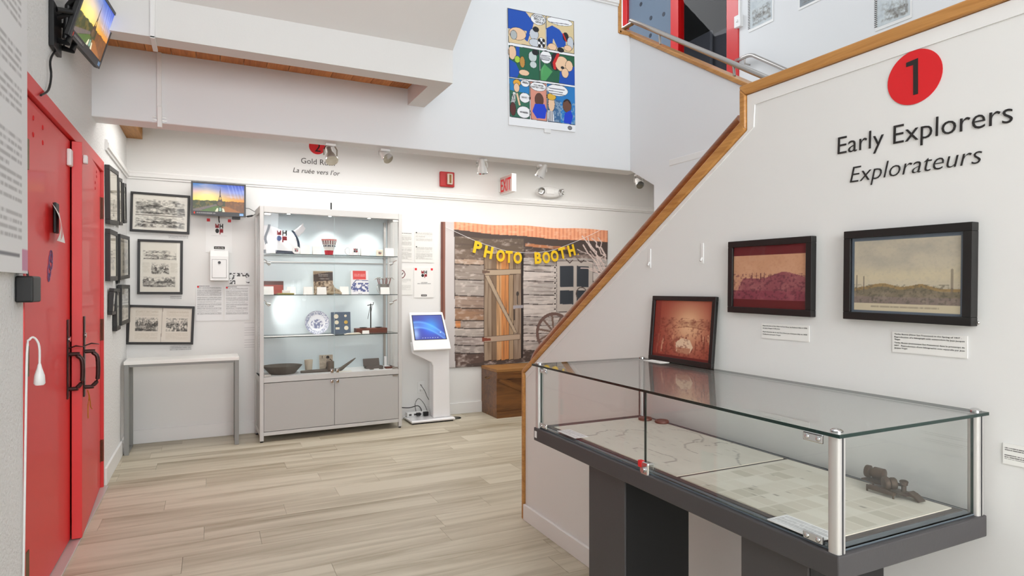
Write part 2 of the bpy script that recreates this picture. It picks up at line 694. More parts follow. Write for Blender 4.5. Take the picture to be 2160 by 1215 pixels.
struct(MB().prism(rail_profile(YB, 2.262), 'x', XL, XF).build('trim_1', 'trim', bevel=0.001), 'white picture rail on the back wall')
struct(box('baseboard_back', XL, XF, YB - 0.016, YB, 0, 0.115, 'trim', bevel=0.003))
# left wall: stucco, with the opening of the red double door
d0, d1, dz = 2.90, 4.835, 2.135
lw = MB()
lw.box(XL - 0.16, XL, YNEAR, d0, -0.05, 3.9).box(XL - 0.16, XL, d1, YB, -0.05, 3.9).box(XL - 0.16, XL, d0, d1, dz, 3.9)
struct(lw.build('wall_left', 'stucco'), 'rough white stucco wall')
bl = struct(box('baseboard_left', XL, XL + 0.016, d1 + 0.03, YB - 0.02, 0, 0.115, 'trim', bevel=0.003))
struct(box('baseboard_near', XL, XL + 0.016, YNEAR, d0 - 0.03, 0, 0.115, 'trim', bevel=0.003))
struct(MB().prism([(-p_[0] + YB + XL, p_[1]) for p_ in rail_profile(YB, 2.262)], 'y', d1 + 0.06, YB - 0.02).build('trim_12', 'trim'), 'white picture rail on the stucco wall')
# upper wall that carries the comic panel, open below, with a haunch where it meets the stair wall
zb = 2.325
XN, ZN = 3.155, 3.50
uw = MB().prism([(-0.9, zb), (XR + 0.1, zb), (XR + 0.1, ZN), (XN, ZN), (XN, 6.0), (-0.9, 6.0)], 'y', YP, YP + 0.17)
struct(uw.build('wall_upper', 'cool', bevel=0.006), 'white upper wall over the gallery opening')
struct(MB().prism(rail_profile(YP, 3.76), 'x', 1.45, XN - 0.013).build('trim_2', 'trim'), 'white picture rail high on the upper wall')
# stair wall further right: a guard wall under the upper flight, its cap climbing to the upper floor
capA, capB = on_x(1568, 182, XR), on_x(1303, 66, XR)
slope = (capB.z - capA.z) / (capB.y - capA.y)
Yg0 = 1.35


def capz(y):
    return capA.z + slope * (y - capA.y)


hz = on_x(1379, 391, XR)
pts = [(Yg0, -0.05), (hz.y, -0.05), (hz.y, hz.z), (YP + 0.18, zb + 0.10), (YP + 0.18, capz(YP + 0.18)), (Yg0, capz(Yg0))]
struct(MB().prism(pts, 'x', XR, XR + 0.12).build('wall_right', 'cool', bevel=0.006), 'white guard wall of the upper stair flight')
t0, t1 = on_x(1412, 338, XR), on_x(1500, 313, XR)
struct(MB().prism([(XR, 2.275), (XR - 0.003, 2.278), (XR - 0.003, 2.322), (XR, 2.325)], 'y', 2.0, t0.y).build('trim_3', 'trim'),
       'short white rail on the stair wall')
tw = 0.035
struct(MB().prism([(Yg0, capz(Yg0)), (YP + 0.18, capz(YP + 0.18)), (YP + 0.18, capz(YP + 0.18) + tw), (Yg0, capz(Yg0) + tw)], 'x', XR - 0.015, XR + 0.135)
       .build('trim_4', 'oak', bevel=0.006), 'oak cap of the upper stair guard')
struct(box('trim_5', XN - 0.012, XN + 0.02, YP - 0.010, YP + 0.18, ZN, 6.0, 'oak', bevel=0.004), 'upright oak edge trim beside the stair opening')
struct(box('trim_11', XN, XR, YP - 0.010, YP + 0.18, ZN - 0.005, ZN + 0.025, 'oak', bevel=0.004), 'short oak cap beside the upright trim')
# outer wall beyond the stairs and upper floor slab
od0, od1, odz = 4.70, on_x(1315, 40, XF).y, 5.5
ow = MB().box(XF, XF + 0.15, -1.5, od0, -0.05, 6.6).box(XF, XF + 0.15, od1, 8.0, -0.05, 6.6).box(XF, XF + 0.15, od0, od1, odz, 6.6).box(XF, XF + 0.15, od0, od1, -0.05, ZUP)
struct(ow.build('wall_outer', 'cool'), 'white wall beyond the upper stair flight')
struct(box('upper_floor', -0.9, XF, YP + 0.17, 8.0, ZUP, ZUP + 0.12, 'beam'), 'underside and floor of the upper storey')
struct(box('wall_far', -0.9, XF + 0.1, 8.0, 8.12, ZUP, 6.6, 'cool'))
# guard wall of the first flight: rises with the stairs, then level along the landing
Ys = 3.135
gA, gB, gC = on_x(1107, 786, XS), on_x(1571, 268, XS), on_x(1571, 186, XS)
zl = 1.965
gy = gB.y
gp = [(YNEAR, -0.05), (Ys - 0.012, -0.05), (Ys - 0.012, gA.z), (gy, gB.z), (gy, zl - 0.02), (YNEAR, zl - 0.02)]
struct(MB().prism(gp, 'x', XS, XS + 0.11).build('wall_stair', 'wall', bevel=0.004), 'white guard wall of the stairs')
ct = 0.022


def cap_piece(name, p, label):
    return struct(MB().prism(p, 'x', XS - 0.014, XS + 0.125).build(name, 'oak', bevel=0.005), label)


sl = (gB.z - gA.z) / (gB.y - gA.y)
cap_piece('trim_6', [(Ys - 0.012, 0.0), (Ys + 0.010, 0.0), (Ys + 0.010, gA.z + 0.012), (Ys - 0.012, gA.z)], 'oak edge at the foot of the stair guard')
cap_piece('trim_7', [(Ys - 0.012, gA.z), (Ys + 0.010, gA.z + 0.012), (gy + 0.004, gB.z + ct), (gy - 0.012, gB.z - 0.012)], 'oak cap climbing with the lower stairs')
cap_piece('trim_8', [(gy - 0.012, gB.z - 0.012), (gy + 0.012, gB.z + 0.01), (gy + 0.012, zl + 0.004), (gy - 0.012, zl - 0.02)], 'short upright oak edge at the landing')
cap_piece('trim_9', [(gy - 0.012, zl - 0.022), (gy + 0.012, zl), (gy + 0.012, zl + 0.012), (YNEAR, zl + 0.012), (YNEAR, zl - 0.022)], 'level oak cap along the landing guard')
# narrow white moulding under the caps
ws = MB()
ws.prism([(gy - 0.014, zl - 0.024), (gy - 0.045, zl - 0.062), (YNEAR, zl - 0.062), (YNEAR, zl - 0.024)], 'x', XS - 0.004, XS + 0.001)
ws.prism([(gy - 0.014, zl - 0.024), (gy - 0.045, zl - 0.062), (gy - 0.040, gB.z - 0.01), (gy - 0.014, gB.z - 0.014)], 'x', XS - 0.004, XS + 0.001)
ws.prism([(gy - 0.014, gB.z - 0.014), (gy - 0.040, gB.z - 0.01), (Ys - 0.03, gA.z - 0.03), (Ys - 0.014, gA.z - 0.003)], 'x', XS - 0.003, XS + 0.001)
struct(ws.build('trim_10', 'trim'), 'white moulding under the oak caps')
struct(box('baseboard_stair', XS - 0.016, XS, YNEAR, Ys - 0.014, 0, 0.088, 'trim', bevel=0.003))
# oak handrail inside the lower flight
n1 = Vector((0, 1, sl)).normalized()
hr = MB()
prof = [(-0.024, -0.045), (0.024, -0.045), (0.026, 0.03), (0.016, 0.045), (-0.016, 0.045), (-0.026, 0.03)]
Xh = XS + 0.14
path = []
ya, yb_ = 3.24, gy + 0.14


def hz_(y):
    return gA.z + sl * (y - gA.y) + 0.16


path = [(Xh, ya + 0.030, hz_(ya) - 0.11), (Xh, ya + 0.036, hz_(ya) - 0.06), (Xh, ya + 0.010, hz_(ya) - 0.018), (Xh, ya - 0.05, hz_(ya - 0.05)), (Xh, ya - 0.25, hz_(ya - 0.25)), (Xh, yb_ + 0.2, hz_(yb_ + 0.2)), (Xh, yb_, hz_(yb_))]
hr.tube(path, 0.029, 12, squash=(0.9, 1.0))
ho = thing('stair_handrail', 'thick oak handrail climbing inside the lower stairs', 'handrail', (0, 0, 0))
hr.build('rail', 'oakrail', ho, smooth=45)
for yk in (2.75, 1.95):
    MB().tube([(XS + 0.10, yk, hz_(yk) - 0.09), (Xh, yk, hz_(yk) - 0.08), (Xh, yk, hz_(yk) - 0.03)], 0.008, 8).build('bracket', 'steel', ho, smooth=40)
# stairs
st = MB()
n = 7
rise, run = 0.163, (Ys - 0.15 - gy) / 6.0
stair_o = struct(MB().box(XS + 0.11, XF, YNEAR, gy - 0.05, n * rise - 0.15, n * rise).build('landing', 'panel'), 'stair landing')
for k in range(6):
    y1 = Ys - 0.15 - k * run
    MB().box(XS + 0.11, XR, y1 - run - 0.02, y1, max(0, k * rise - 0.02), (k + 1) * rise).build('step', 'floor', stair_o)
n2 = 9
for k in range(n2):
    y0 = gy - 0.05 + k * 0.30
    z1 = n * rise + (k + 1) * (ZUP + 0.12 - n * rise) / n2
    MB().box(XR + 0.12, XF, y0, y0 + 0.32, z1 - 0.2, z1).build('step', 'floor', stair_o)
# boxed stair soffit at the upper left: beam, side return, sloping underside
XE, yf, zf, zc = 1.413, 3.79, 2.638, 2.849
struct(box('beam_front', -0.9, XE, yf, yf + 0.13, zf, zc + 0.02, 'beam'), 'white boxed beam below the sloping ceiling')
struct(box('beam_side', XE - 0.125, XE, yf + 0.13, YP, zf, zc + 0.02, 'beam'), 'white boxed return beam')
sz = 0.594
Yn = 1.2
struct(MB().prism([(yf, zc), (yf, zc + 0.25), (Yn, zc + 0.25 + (yf - Yn) * sz), (Yn, zc + (yf - Yn) * sz)], 'x', -0.9, XE).build('ceiling', 'beam'), 'sloping white ceiling')
cw = struct(box('ceiling_recess', -0.9, XE - 0.12, yf + 0.12, YP, 2.775, 2.83, 'black'), 'recess with wooden boards')
x = -0.70
w_ = 0.137
brd = MB().box(-w_ / 2 + 0.0015, w_ / 2 - 0.0015, yf + 0.125, YP - 0.002, 2.757, 2.775).build('ceiling_board', 'ceilwood', cw)
k = 0
while x < XE - 0.14:
    o = brd if k == 0 else copy_obj(brd, cw)
    o.location = (x, 0, 0)
    x += w_
    k += 1
# wooden joist in the back corner
struct(MB().box(XL, XL + 0.115, YP + 0.17, YB, 2.565, 2.7).build('beam_wood', wood_mat('joist_wood', (0.58, 0.37, 0.14), (0.74, 0.52, 0.25), 'Y', 0.08, 30, 0.5)), 'end of a wooden joist in the back corner')
# white surface conduit down the beams
cd = thing('cable_conduit', 'white surface cable conduit running down the beams', 'conduit')
c0 = on_y(322, 40, yf)
MB().box(c0.x - 0.012, c0.x + 0.012, yf - 0.02, yf, zf - 0.012, zc + 0.0).build('upper_channel', 'trim', cd, bevel=0.003)
MB().box(c0.x - 0.012, c0.x + 0.012, yf - 0.02, yf + 0.19, zf - 0.014, zf).build('soffit_channel', 'trim', cd, bevel=0.003)
c1 = on_y(336, 150, YP)
MB().box(c1.x - 0.013, c1.x + 0.013, YP - 0.018, YP, zb + 0.02, 2.757).build('lower_channel', 'trim', cd, bevel=0.003)
MB().box(c1.x - 0.010, c1.x + 0.016, YP - 0.024, YP + 0.01, zb - 0.03, zb + 0.10).build('end_box', 'trim', cd, bevel=0.004)
for dzz in (0.012, 0.03):
    MB().box(c1.x - 0.035, c1.x + 0.040, YP - 0.004, YP, zb + dzz, zb + dzz + 0.006).build('clip', 'steel', cd)

# ================================================================ red double door
dr = struct(thing('door_1', None, None, (0, 0, 0)))
dr['label'] = 'red painted double door in the stucco wall'
ztop = 2.062
fr = MB().box(XL - 0.12, XL + 0.004, d0, d1, ztop + 0.006, dz).box(XL - 0.12, XL + 0.004, d1 - 0.03, d1, 0, ztop + 0.006).box(XL - 0.12, XL + 0.004, d0, d0 + 0.02, 0, ztop + 0.006)
fr.build('door_frame', 'red', dr, bevel=0.003)
MB().box(XL - 0.12, XL - 0.10, d0, d1, 0, ztop).build('door_backing', 'black', dr)
MB().box(XL - 0.10, XL + 0.03, d0, d1, 0, 0.008).build('threshold', 'alu', dr, bevel=0.003)
XD = -0.652
near = MB().box(-0.045, 0, d0 + 0.022, 3.872, 0.012, ztop).build('door_leaf', 'red', dr, loc=(XD, 0, 0), bevel=0.002)
far = MB().box(-0.045, 0.0, -0.945, -0.004, 0.012, ztop).build('door_leaf', 'red', dr, loc=(XD + 0.004, d1 - 0.03, 0), rot=(0, 0, math.radians(2.9)), bevel=0.002)


def hinge(parent, x, y, z, m, h=0.115):
    MB().cyl((x, y, z), (x, y, z + h), 0.009, 12).cyl((x, y, z + h), (x, y, z + h + 0.008), 0.006, 10).box(x - 0.006, x - 0.002, y, y + 0.105, z, z + h).build('hinge', m, parent, smooth=40)


for py_, z in ((330, None), (768, None), (1200, None)):
    z = on_x(57, py_, XD).z - 0.05
    hinge(near, 0.006, d0 + 0.045, z, 'brass', 0.12)
for py_ in (442, 694, 945):
    z = on_x(214, py_, XD).z - 0.07
    MB().cyl((0.008, 0.004, z), (0.008, 0.004, z + 0.14), 0.010, 12).box(-0.002, 0.004, -0.03, 0.03, z, z + 0.14).build('hinge', 'rust', far, smooth=40)


def pull(parent, y, ztop_, zbot, xw):
    """plate, thumb latch and D-shaped pull on a leaf face at local x = 0"""
    p = MB().box(0, 0.007, y - 0.022, y + 0.022, zbot, ztop_).build('handle', 'bronze', parent, bevel=0.003)
    zt = zbot + (ztop_ - zbot) * 0.56
    zl_ = zbot + 0.05
    MB().tube([(0.005, y, zt), (0.05, y, zt), (xw - 0.02, y, zt - 0.008), (xw, y, zt - 0.035), (xw, y, zl_ + 0.04), (xw - 0.02, y, zl_ + 0.006), (0.04, y, zl_), (0.005, y, zl_)],
              0.0105, 10).build('pull_bar', 'bronze', p, smooth=60)
    MB().tube([(0.004, y, zt + 0.03), (0.035, y, zt + 0.042), (0.07, y, zt + 0.036)], [0.006, 0.008, 0.004], 8, squash=(1.6, 0.5)).build('thumb_latch', 'bronze', p, smooth=60)
    MB().cyl((0.005, y, ztop_ - 0.10), (0.013, y, ztop_ - 0.10), 0.013, 16).build('lock_cylinder', 'chrome', p, smooth=40)
    return p


pull(near, 3.80, 1.147, 0.745, 0.062)
pull(far, -0.885, 1.158, 0.735, 0.062)
# alarm contacts, screw plugs and scuffs on the doors
for leaf, y, z, w_, h_ in ((near, 3.80, 1.965, 0.055, 0.085), (far, -0.90, 1.98, 0.035, 0.045)):
    MB().box(0, 0.02, y - w_ / 2, y + w_ / 2, z - h_ / 2, z + h_ / 2).build('door_sensor', 'white', leaf, bevel=0.006)
for px, py_ in ((70, 249), (90, 269), (70, 284), (90, 301)):
    q = on_x(px, py_, XD)
    MB().ball((0.001, q.y, q.z), 0.008, 10, 6, (0.5, 1, 1.4)).build('screw_plug', 'redframe', near, smooth=60)
for py_ in (365, 375, 388, 400):
    q = on_x(196 + (py_ % 2) * 4, py_, XD)
    MB().ball((0.001, -0.32 + 0.08 * (py_ % 2), q.z), 0.007, 10, 6, (0.5, 1, 1.4)).build('screw_plug', 'redframe', far, smooth=60)
# blue scribble sticker
stk = MB()
for cx, cy, r in ((107, 541, 0.022), (106, 553, 0.030), (103, 572, 0.024), (102, 585, 0.015)):
    q = on_x(cx, cy, XD)
    for a in range(5):
        t = a * 1.3
        stk.tube([(0.0012, q.y + r * math.cos(t + k * 0.5), q.z + r * 1.2 * math.sin(t + k * 0.5)) for k in range(5)], 0.003, 5)
stk.build('sticker', mat('blue_grey_ink', (0.45, 0.33, 0.48), 0.6), near)
# curled paper notice and black clip, hanging on the near leaf
q0, q1 = on_x(100, 425, XD), on_x(122, 513, XD)
no = thing('paper_notice', 'white paper notice curling off the red door', 'notice', (XD, q0.y, q1.z))
c = Canvas(24, 60, (0.95, 0.94, 0.93), 3)
c.poly([(0.1, 0.55), (0.7, 0.3), (0.95, 0.62), (0.4, 0.95)], (0.80, 0.25, 0.25), 0.55)
c.text(0.15, 0.1, 0.9, 0.5, 9, (0.6, 0.55, 0.55), 0.5)
hN = q0.z - q1.z
c.sheet('sheet', 0, 0.17, 0, hN, 'print', no, rot=(0, 0, math.pi / 2), y=0.0,
        bend=lambda u, v: (0.02 * v, -0.012 - 0.035 * (1 - u) * np.sin(v * 2.6) - 0.02 * u * v, 0.05 * (1 - u) * v * 0 - 0.03 * u * (1 - v)))
MB().box(0.002, 0.014, 0.10, 0.16, hN - 0.13, hN + 0.01).build('clip', 'blackp', no, bevel=0.003)
tw_ = thing('string_tie', 'yellow string tied to the far red door handle', 'string', (XD + 0.05, 4.0, 0.66))
MB().tube([(0.01, -0.03, 0.10), (0.012, 0.0, 0.06), (0.006, 0.01, 0.02), (0.01, -0.02, -0.03), (0.012, -0.03, -0.05)], 0.0028, 6).tube(
    [(0.012, 0.0, 0.07), (0.012, 0.03, 0.03), (0.012, 0.045, 0.0), (0.012, 0.09, -0.02)], 0.0028, 6).build('string', mat('ochre_string', (0.72, 0.45, 0.10), 0.8), tw_)

# ================================================================ on the near stucco wall: text banner, adapter, extension lead
bz0, by1 = 1.357, 2.845
c = Canvas(150, 240, (0.90, 0.90, 0.90), 11)
for k, (v0, v1, n_) in enumerate(((0.0, 0.18, 11), (0.21, 0.46, 15), (0.49, 0.66, 10), (0.69, 0.93, 14))):
    c.text(0.05, v0, 0.93, v1, n_, (0.50, 0.49, 0.49), 0.75, 0.5)
c.rect(0.0, 0.955, 0.9, 0.962, (0.5, 0.5, 0.52))
c.rect(0.93, 0.94, 1.0, 0.99, (0.80, 0.55, 0.66))
bn = thing('text_banner', 'tall white banner of printed grey text on the near stucco wall', 'banner', (XL, 1.75, bz0), math.pi / 2)
c.sheet('banner_sheet', 0, by1 - 1.75, 0, 1.55, 'print', bn, y=-0.022, bend=lambda u, v: (0 * u, -0.004 * v, 0 * u))
MB().box(0, by1 - 1.75, -0.020, -0.001, 0, 1.55).build('backing_board', 'white', bn)
q = on_x(64, 610, -0.60)
ad = thing('power_adapter', 'black power adapter box hanging by the red door', 'adapter', (XL, 2.83, q.z))
MB().box(0.002, 0.055, -0.05, 0.07, -0.048, 0.048).build('body', 'blackp', ad, bevel=0.006)
MB().tube([(0.025, 0.02, 0.048), (0.022, 0.02, 0.07), (0.012, 0.01, 0.11)], 0.004, 8).build('cord', 'blackp', ad, smooth=60)
ex = thing('extension_lead', 'white extension lead with hanging plug beside the red door', 'cable', (XL, 2.86, 0.7))
zq = on_x(65, 712, -0.60).z - 0.7
zp = on_x(72, 800, -0.60).z - 0.7
ex_path = [(0.006, 0.012, -0.55), (0.012, 0.015, 0.0), (0.016, 0.02, zq - 0.06), (0.022, 0.03, zq - 0.01), (0.034, 0.045, zq - 0.006), (0.045, 0.06, zq - 0.04), (0.045, 0.064, zp + 0.05)]
MB().tube(ex_path, 0.004, 8).build('cord', 'white', ex, smooth=60)
MB().lathe([(0.005, 0.06), (0.008, 0.045), (0.017, 0.015), (0.019, -0.015), (0.014, -0.022)], 14, 0, Matrix.Translation((0.045, 0.064, zp - 0.005))).build('plug', 'white', ex, smooth=40)

# ================================================================ monitors with a sunset picture


def sunset(w=150, h=88):
    c = Canvas(w, h, (0.3, 0.5, 0.9), 7)
    sky = np.zeros((h, w, 3))
    U, V = c.U, c.V
    top = np.array((0.15, 0.45, 0.72))[None, None] * (1 - U[..., None]) + np.array((0.16, 0.25, 0.72))[None, None] * U[..., None]
    mid = np.array((0.80, 0.62, 0.72))[None, None] * (1 - U[..., None]) + np.array((0.45, 0.55, 0.85))[None, None] * U[..., None]
    low = np.array((1.0, 0.86, 0.25))[None, None] * (1 - U[..., None]) + np.array((1.0, 0.58, 0.12))[None, None] * U[..., None]
    t = np.clip(V / 0.62, 0, 1)[..., None]
    sky = np.where(t < 0.45, top * (1 - t / 0.45) + mid * (t / 0.45), mid * (1 - (t - 0.45) / 0.55) + low * ((t - 0.45) / 0.55))
    c.a = sky
    glow = np.exp(-(((U - 0.27) / 0.26) ** 2 + ((V - 0.48) / 0.26) ** 2))
    c.mix(glow, (1.0, 0.93, 0.55), 0.95)
    st_ = c.noise(3, 8, 4)
    c.mix(np.clip((st_ - 0.55) * 3, 0, 1) * (V < 0.45), (0.95, 0.80, 0.80), 0.5)
    for a in (0.66, 0.74, 0.80, 0.87, 0.93):
        c.poly([(a, 0), (a + 0.02, 0), (a + 0.11, 0.5), (a + 0.07, 0.5)], (0.75, 0.82, 0.98), 0.28)
    hz_n = 0.60 + 0.05 * (c.noise(16, 2, 3)[:1] - 0.5)
    ground = V > hz_n
    n_ = c.noise(26, 14, 3)
    c.mix(ground, (0.22, 0.25, 0.10))
    c.mix(ground & (n_ > 0.55), (0.45, 0.38, 0.12), 0.7)
    c.mix(ground & (U > 0.62), (0.62, 0.28, 0.10), 0.55)
    c.poly([(0, 0.93), (0.45, 0.72), (0.47, 0.76), (0.1, 1.0), (0, 1.0)], (0.46, 0.40, 0.42), 0.8)
    c.poly([(0.12, 1.0), (0.42, 0.80), (0.50, 0.80), (0.46, 1.0)], (0.30, 0.42, 0.16), 0.9)
    c.poly([(0.58, 1.0), (0.56, 0.80), (0.66, 0.80), (0.95, 1.0)], (0.66, 0.40, 0.14), 0.8)
    tower = (0.24, 0.17, 0.15)
    c.poly([(0.520, 0.10), (0.528, 0.10), (0.535, 0.38), (0.55, 0.52), (0.60, 0.74), (0.565, 0.74), (0.548, 0.62), (0.50, 0.62), (0.482, 0.74), (0.445, 0.74), (0.498, 0.52), (0.513, 0.38)], tower, 0.92)
    c.poly([(0.515, 0.56), (0.533, 0.56), (0.537, 0.49), (0.524, 0.45), (0.511, 0.49)], (0.98, 0.78, 0.35))
    c.ell(0.524, 0.70, 0.055, 0.07, (0.40, 0.30, 0.20), 0.8)
    c.poly([(0.42, 1.0), (0.46, 0.86), (0.49, 0.86), (0.48, 1.0)], (0.92, 0.90, 0.78), 0.9)
    c.poly([(0.57, 1.0), (0.56, 0.86), (0.59, 0.86), (0.62, 1.0)], (0.92, 0.90, 0.78), 0.9)
    c.poly([(0.50, 0.97), (0.51, 0.84), (0.54, 0.84), (0.55, 0.97)], (0.55, 0.72, 0.66), 0.9)
    return c


def monitor(name, label, W, Hm, mount):
    """screen in the local x-z plane facing -y, origin at the middle of the bottom edge"""
    t = thing(name, label, 'monitor')
    MB().box(-W / 2, W / 2, 0, 0.022, 0, Hm).box(-W * 0.36, W * 0.36, 0.022, 0.042, Hm * 0.12, Hm * 0.85).build('housing', 'blackp', t, bevel=0.004)
    bz, bb = 0.014, 0.036
    MB().box(-W / 2, W / 2, -0.005, 0.0, 0, bb).box(-W / 2, W / 2, -0.005, 0, Hm - bz, Hm).box(-W / 2, -W / 2 + bz, -0.005, 0, bb, Hm - bz).box(
        W / 2 - bz, W / 2, -0.005, 0, bb, Hm - bz).build('bezel', 'dgrey', t)
    sunset().sheet('screen', -W / 2 + bz, W / 2 - bz, bb, Hm - bz, 'screen', t, y=-0.002)
    MB().box(W / 2 - 0.052, W / 2 - 0.020, -0.0058, -0.005, 0.008, 0.028).build('sticker', mat('pale_blue_label', (0.55, 0.72, 0.90), 0.5), t)
    c = Canvas(60, 8, (0.22, 0.22, 0.23), 5)
    c.text(0.12, 0.25, 0.98, 0.8, 1, (0.85, 0.85, 0.85), 0.9, 0.9)
    c.ell(0.04, 0.5, 0.035, 0.45, (0.85, 0.25, 0.2))
    c.sheet('bezel_print', -W / 2 + 0.02, -W / 2 + 0.19, 0.010, 0.030, 'print', t, y=-0.0056)
    return t


BL, BR, TR = Vector((-0.569, 3.343, 2.430)), Vector((-0.527, 3.841, 2.446)), Vector((-0.444, 3.820, 2.735))
ex_ = (BR - BL).normalized()
ez_ = (TR - BR)
ez_ = (ez_ - ez_.dot(ex_) * ex_).normalized()
ey_ = ez_.cross(ex_)
tv = monitor('wall_monitor', 'monitor with a sunset tower picture tilted down above the red door', 0.50, 0.30, None)
tv.matrix_world = Matrix.Translation((BL + BR) / 2) @ Matrix((ex_, ey_, ez_)).transposed().to_4x4()
arm = MB()
arm.box(-0.08, 0.08, 0.042, 0.052, 0.06, 0.22)
arm.build('mount_plate', 'blackp', tv)
# arm and plate on the wall (local coordinates of the monitor via world points)
Ti = tv.matrix_world.inverted()


def tvp(p):
    return Ti @ Vector(p)


wpz0, wpz1 = 2.36, 2.56
am = MB()
mid = (BL + BR) / 2 + ez_ * 0.14 + ey_ * 0.05
for yo in (-0.05, 0.05):
    for zo in (0.05, -0.05):
        am.tube([tvp((XL + 0.02, 3.42 + yo, 2.46 + zo)), tvp((XL + 0.06, 3.40 + yo, 2.46 + zo * 1.3)), tvp((mid.x, mid.y - 0.10 + yo, mid.z + zo))], 0.013, 8)
am.tube([tvp((XL + 0.05, 3.37, 2.42)), tvp((XL + 0.06, 3.37, 2.57)), tvp((XL + 0.09, 3.34, 2.60))], 0.014, 8)
am.tube([tvp((XL + 0.03, 3.30, 2.52)), tvp((XL + 0.08, 3.33, 2.53))], 0.012, 8)
am.build('mount_arm', 'blackp', tv, smooth=50)
pl = MB().add([tvp(p) for p in [(XL + 0.001, 3.30, wpz0), (XL + 0.001, 3.46, wpz0), (XL + 0.001, 3.46, wpz1), (XL + 0.001, 3.30, wpz1),
                               (XL + 0.02, 3.30, wpz0), (XL + 0.02, 3.46, wpz0), (XL + 0.02, 3.46, wpz1), (XL + 0.02, 3.30, wpz1)]],
              [(0, 3, 2, 1), (4, 5, 6, 7), (0, 1, 5, 4), (1, 2, 6, 5), (2, 3, 7, 6), (3, 0, 4, 7)])
pl.build('wall_plate', 'blackp', tv, bevel=0.003)
pw = [BL + ez_ * 0.03 + ey_ * 0.03 + ex_ * 0.02]
for px, py_ in ((135, 95), (115, 110), (106, 130), (108, 160), (102, 190), (86, 201)):
    pw.append(on_x(px, py_, XL + 0.012))
MB().tube([tvp(p) for p in pw], 0.0045, 8).build('power_cord', 'blackp', tv, smooth=60)

mc = [on_y(*p, 5.94) for p in ((403, 382), (518.5, 390), (517, 458), (403, 453))]
mw, mh = mc[1].x - mc[0].x, (mc[0].z - mc[3].z + mc[1].z - mc[2].z) / 2
mo = monitor('wall_monitor', 'monitor with a sunset tower picture on the back wall beside the glass cabinet', mw, mh, None)
mo.location = ((mc[0].x + mc[1].x) / 2, 5.94, (mc[3].z + mc[2].z) / 2)
MB().box(-0.06, 0.06, 0.042, YB - 5.94 - 0.001, 0.06, 0.2).build('mount_arm', 'blackp', mo)
MB().tube([(0.0, 0.03, 0), (0.0, 0.03, -0.03), (0.004, 0.035, -0.055)], 0.005, 6).build('cable_stub', 'blackp', mo)
MB().box(0.105, 0.17, 0.01, 0.05, -0.02, 0.0).build('control_box', 'blackp', mo, bevel=0.002)
MB().tube([(mw / 2 - 0.01, 0.03, 0.08), (mw / 2 + 0.03, 0.05, 0.083), (mw / 2 + 0.08, 0.06, 0.06), (mw / 2 + 0.13, 0.08, 0.07)], 0.0025, 6).build('cable', 'blackp', mo, smooth=60)
MB().tube([(mw / 2 - 0.01, 0.03, 0.015), (mw / 2 + 0.01, 0.05, 0.012), (mw / 2 + 0.018, 0.05, 0.013), (mw / 2 + 0.055, 0.05, 0.022), (mw / 2 + 0.062, 0.05, 0.024), (mw / 2 + 0.11, 0.07, 0.06)],
          [0.0025, 0.003, 0.008, 0.008, 0.003, 0.0025], 8).build('cable', 'blackp', mo, smooth=60)

# ================================================================ framed pictures


def engraving(c, u0, v0, u1, v1, seed, kind='hills', dark=0.25, vig=True):
    """grey wood-engraving: layered ridges, trees or crowds, fine hatching, edges fading out"""
    r = random.Random(seed)
    U, V = (c.U - u0) / (u1 - u0), (c.V - v0) / (v1 - v0)
    box_ = (U >= 0) & (U <= 1) & (V >= 0) & (V <= 1)
    asp = (u1 - u0) * c.w / ((v1 - v0) * c.h)
    k1 = 1.0 / (u1 - u0)
    k2 = 1.0 / (v1 - v0)
    n1_ = c.noise(4 * k1, 3 * k2, 4, seed)
    n2_ = c.noise(20 * k1, 13 * k2, 2, seed + 1)
    tone = 0.16 + 0.5 * (n1_ - 0.5)
    for b, d, amp in ((0.22, 0.30, 0.20), (0.45, 0.55, 0.16), (0.66, 0.34, 0.14), (0.84, 0.62, 0.08)):
        ridge = b + amp * (c.noise(2.5 * k1, 1, 4, seed + int(b * 100))[:1] - 0.5) * 2
        tone = np.where(V > ridge, d + 1.1 * (n1_ - 0.5) - 0.35 * np.clip(V - ridge, 0, 0.3), tone)
    if kind == 'forest':
        for k in range(12):
            x0 = r.uniform(0, 1)
            h0 = r.uniform(0.15, 0.42)
            tone = np.where((abs(U - x0) < 0.05 * (V - (0.5 - h0)) / h0 + 0.004) & (V > 0.5 - h0) & (V < 0.58), 0.62 + 0.5 * (n1_ - 0.5), tone)
    if kind == 'crowd':
        for k in range(26):
            x0, y0 = r.uniform(0.03, 0.97), r.uniform(0.45, 0.92)
            rx, ry = r.uniform(0.02, 0.06), r.uniform(0.04, 0.10)
            tone = np.where(((U - x0) / rx) ** 2 + ((V - y0) / ry) ** 2 < 1, r.choice((0.15, 0.7, 0.85)), tone)
    tone = np.clip((tone - 0.4) * 1.25 + 0.42 + 1.1 * (n2_ - 0.5), 0, 1)
    if vig:
        e = np.minimum(np.minimum(U, 1 - U) * asp, np.minimum(V, 1 - V)) / 0.10 + (n1_ - 0.5) * 1.5
        tone = tone * np.clip(e, 0, 1)
    c.mix(box_ * np.clip(tone, 0, 1), (dark, dark * 0.96, dark * 0.9), 0.9)
    return c


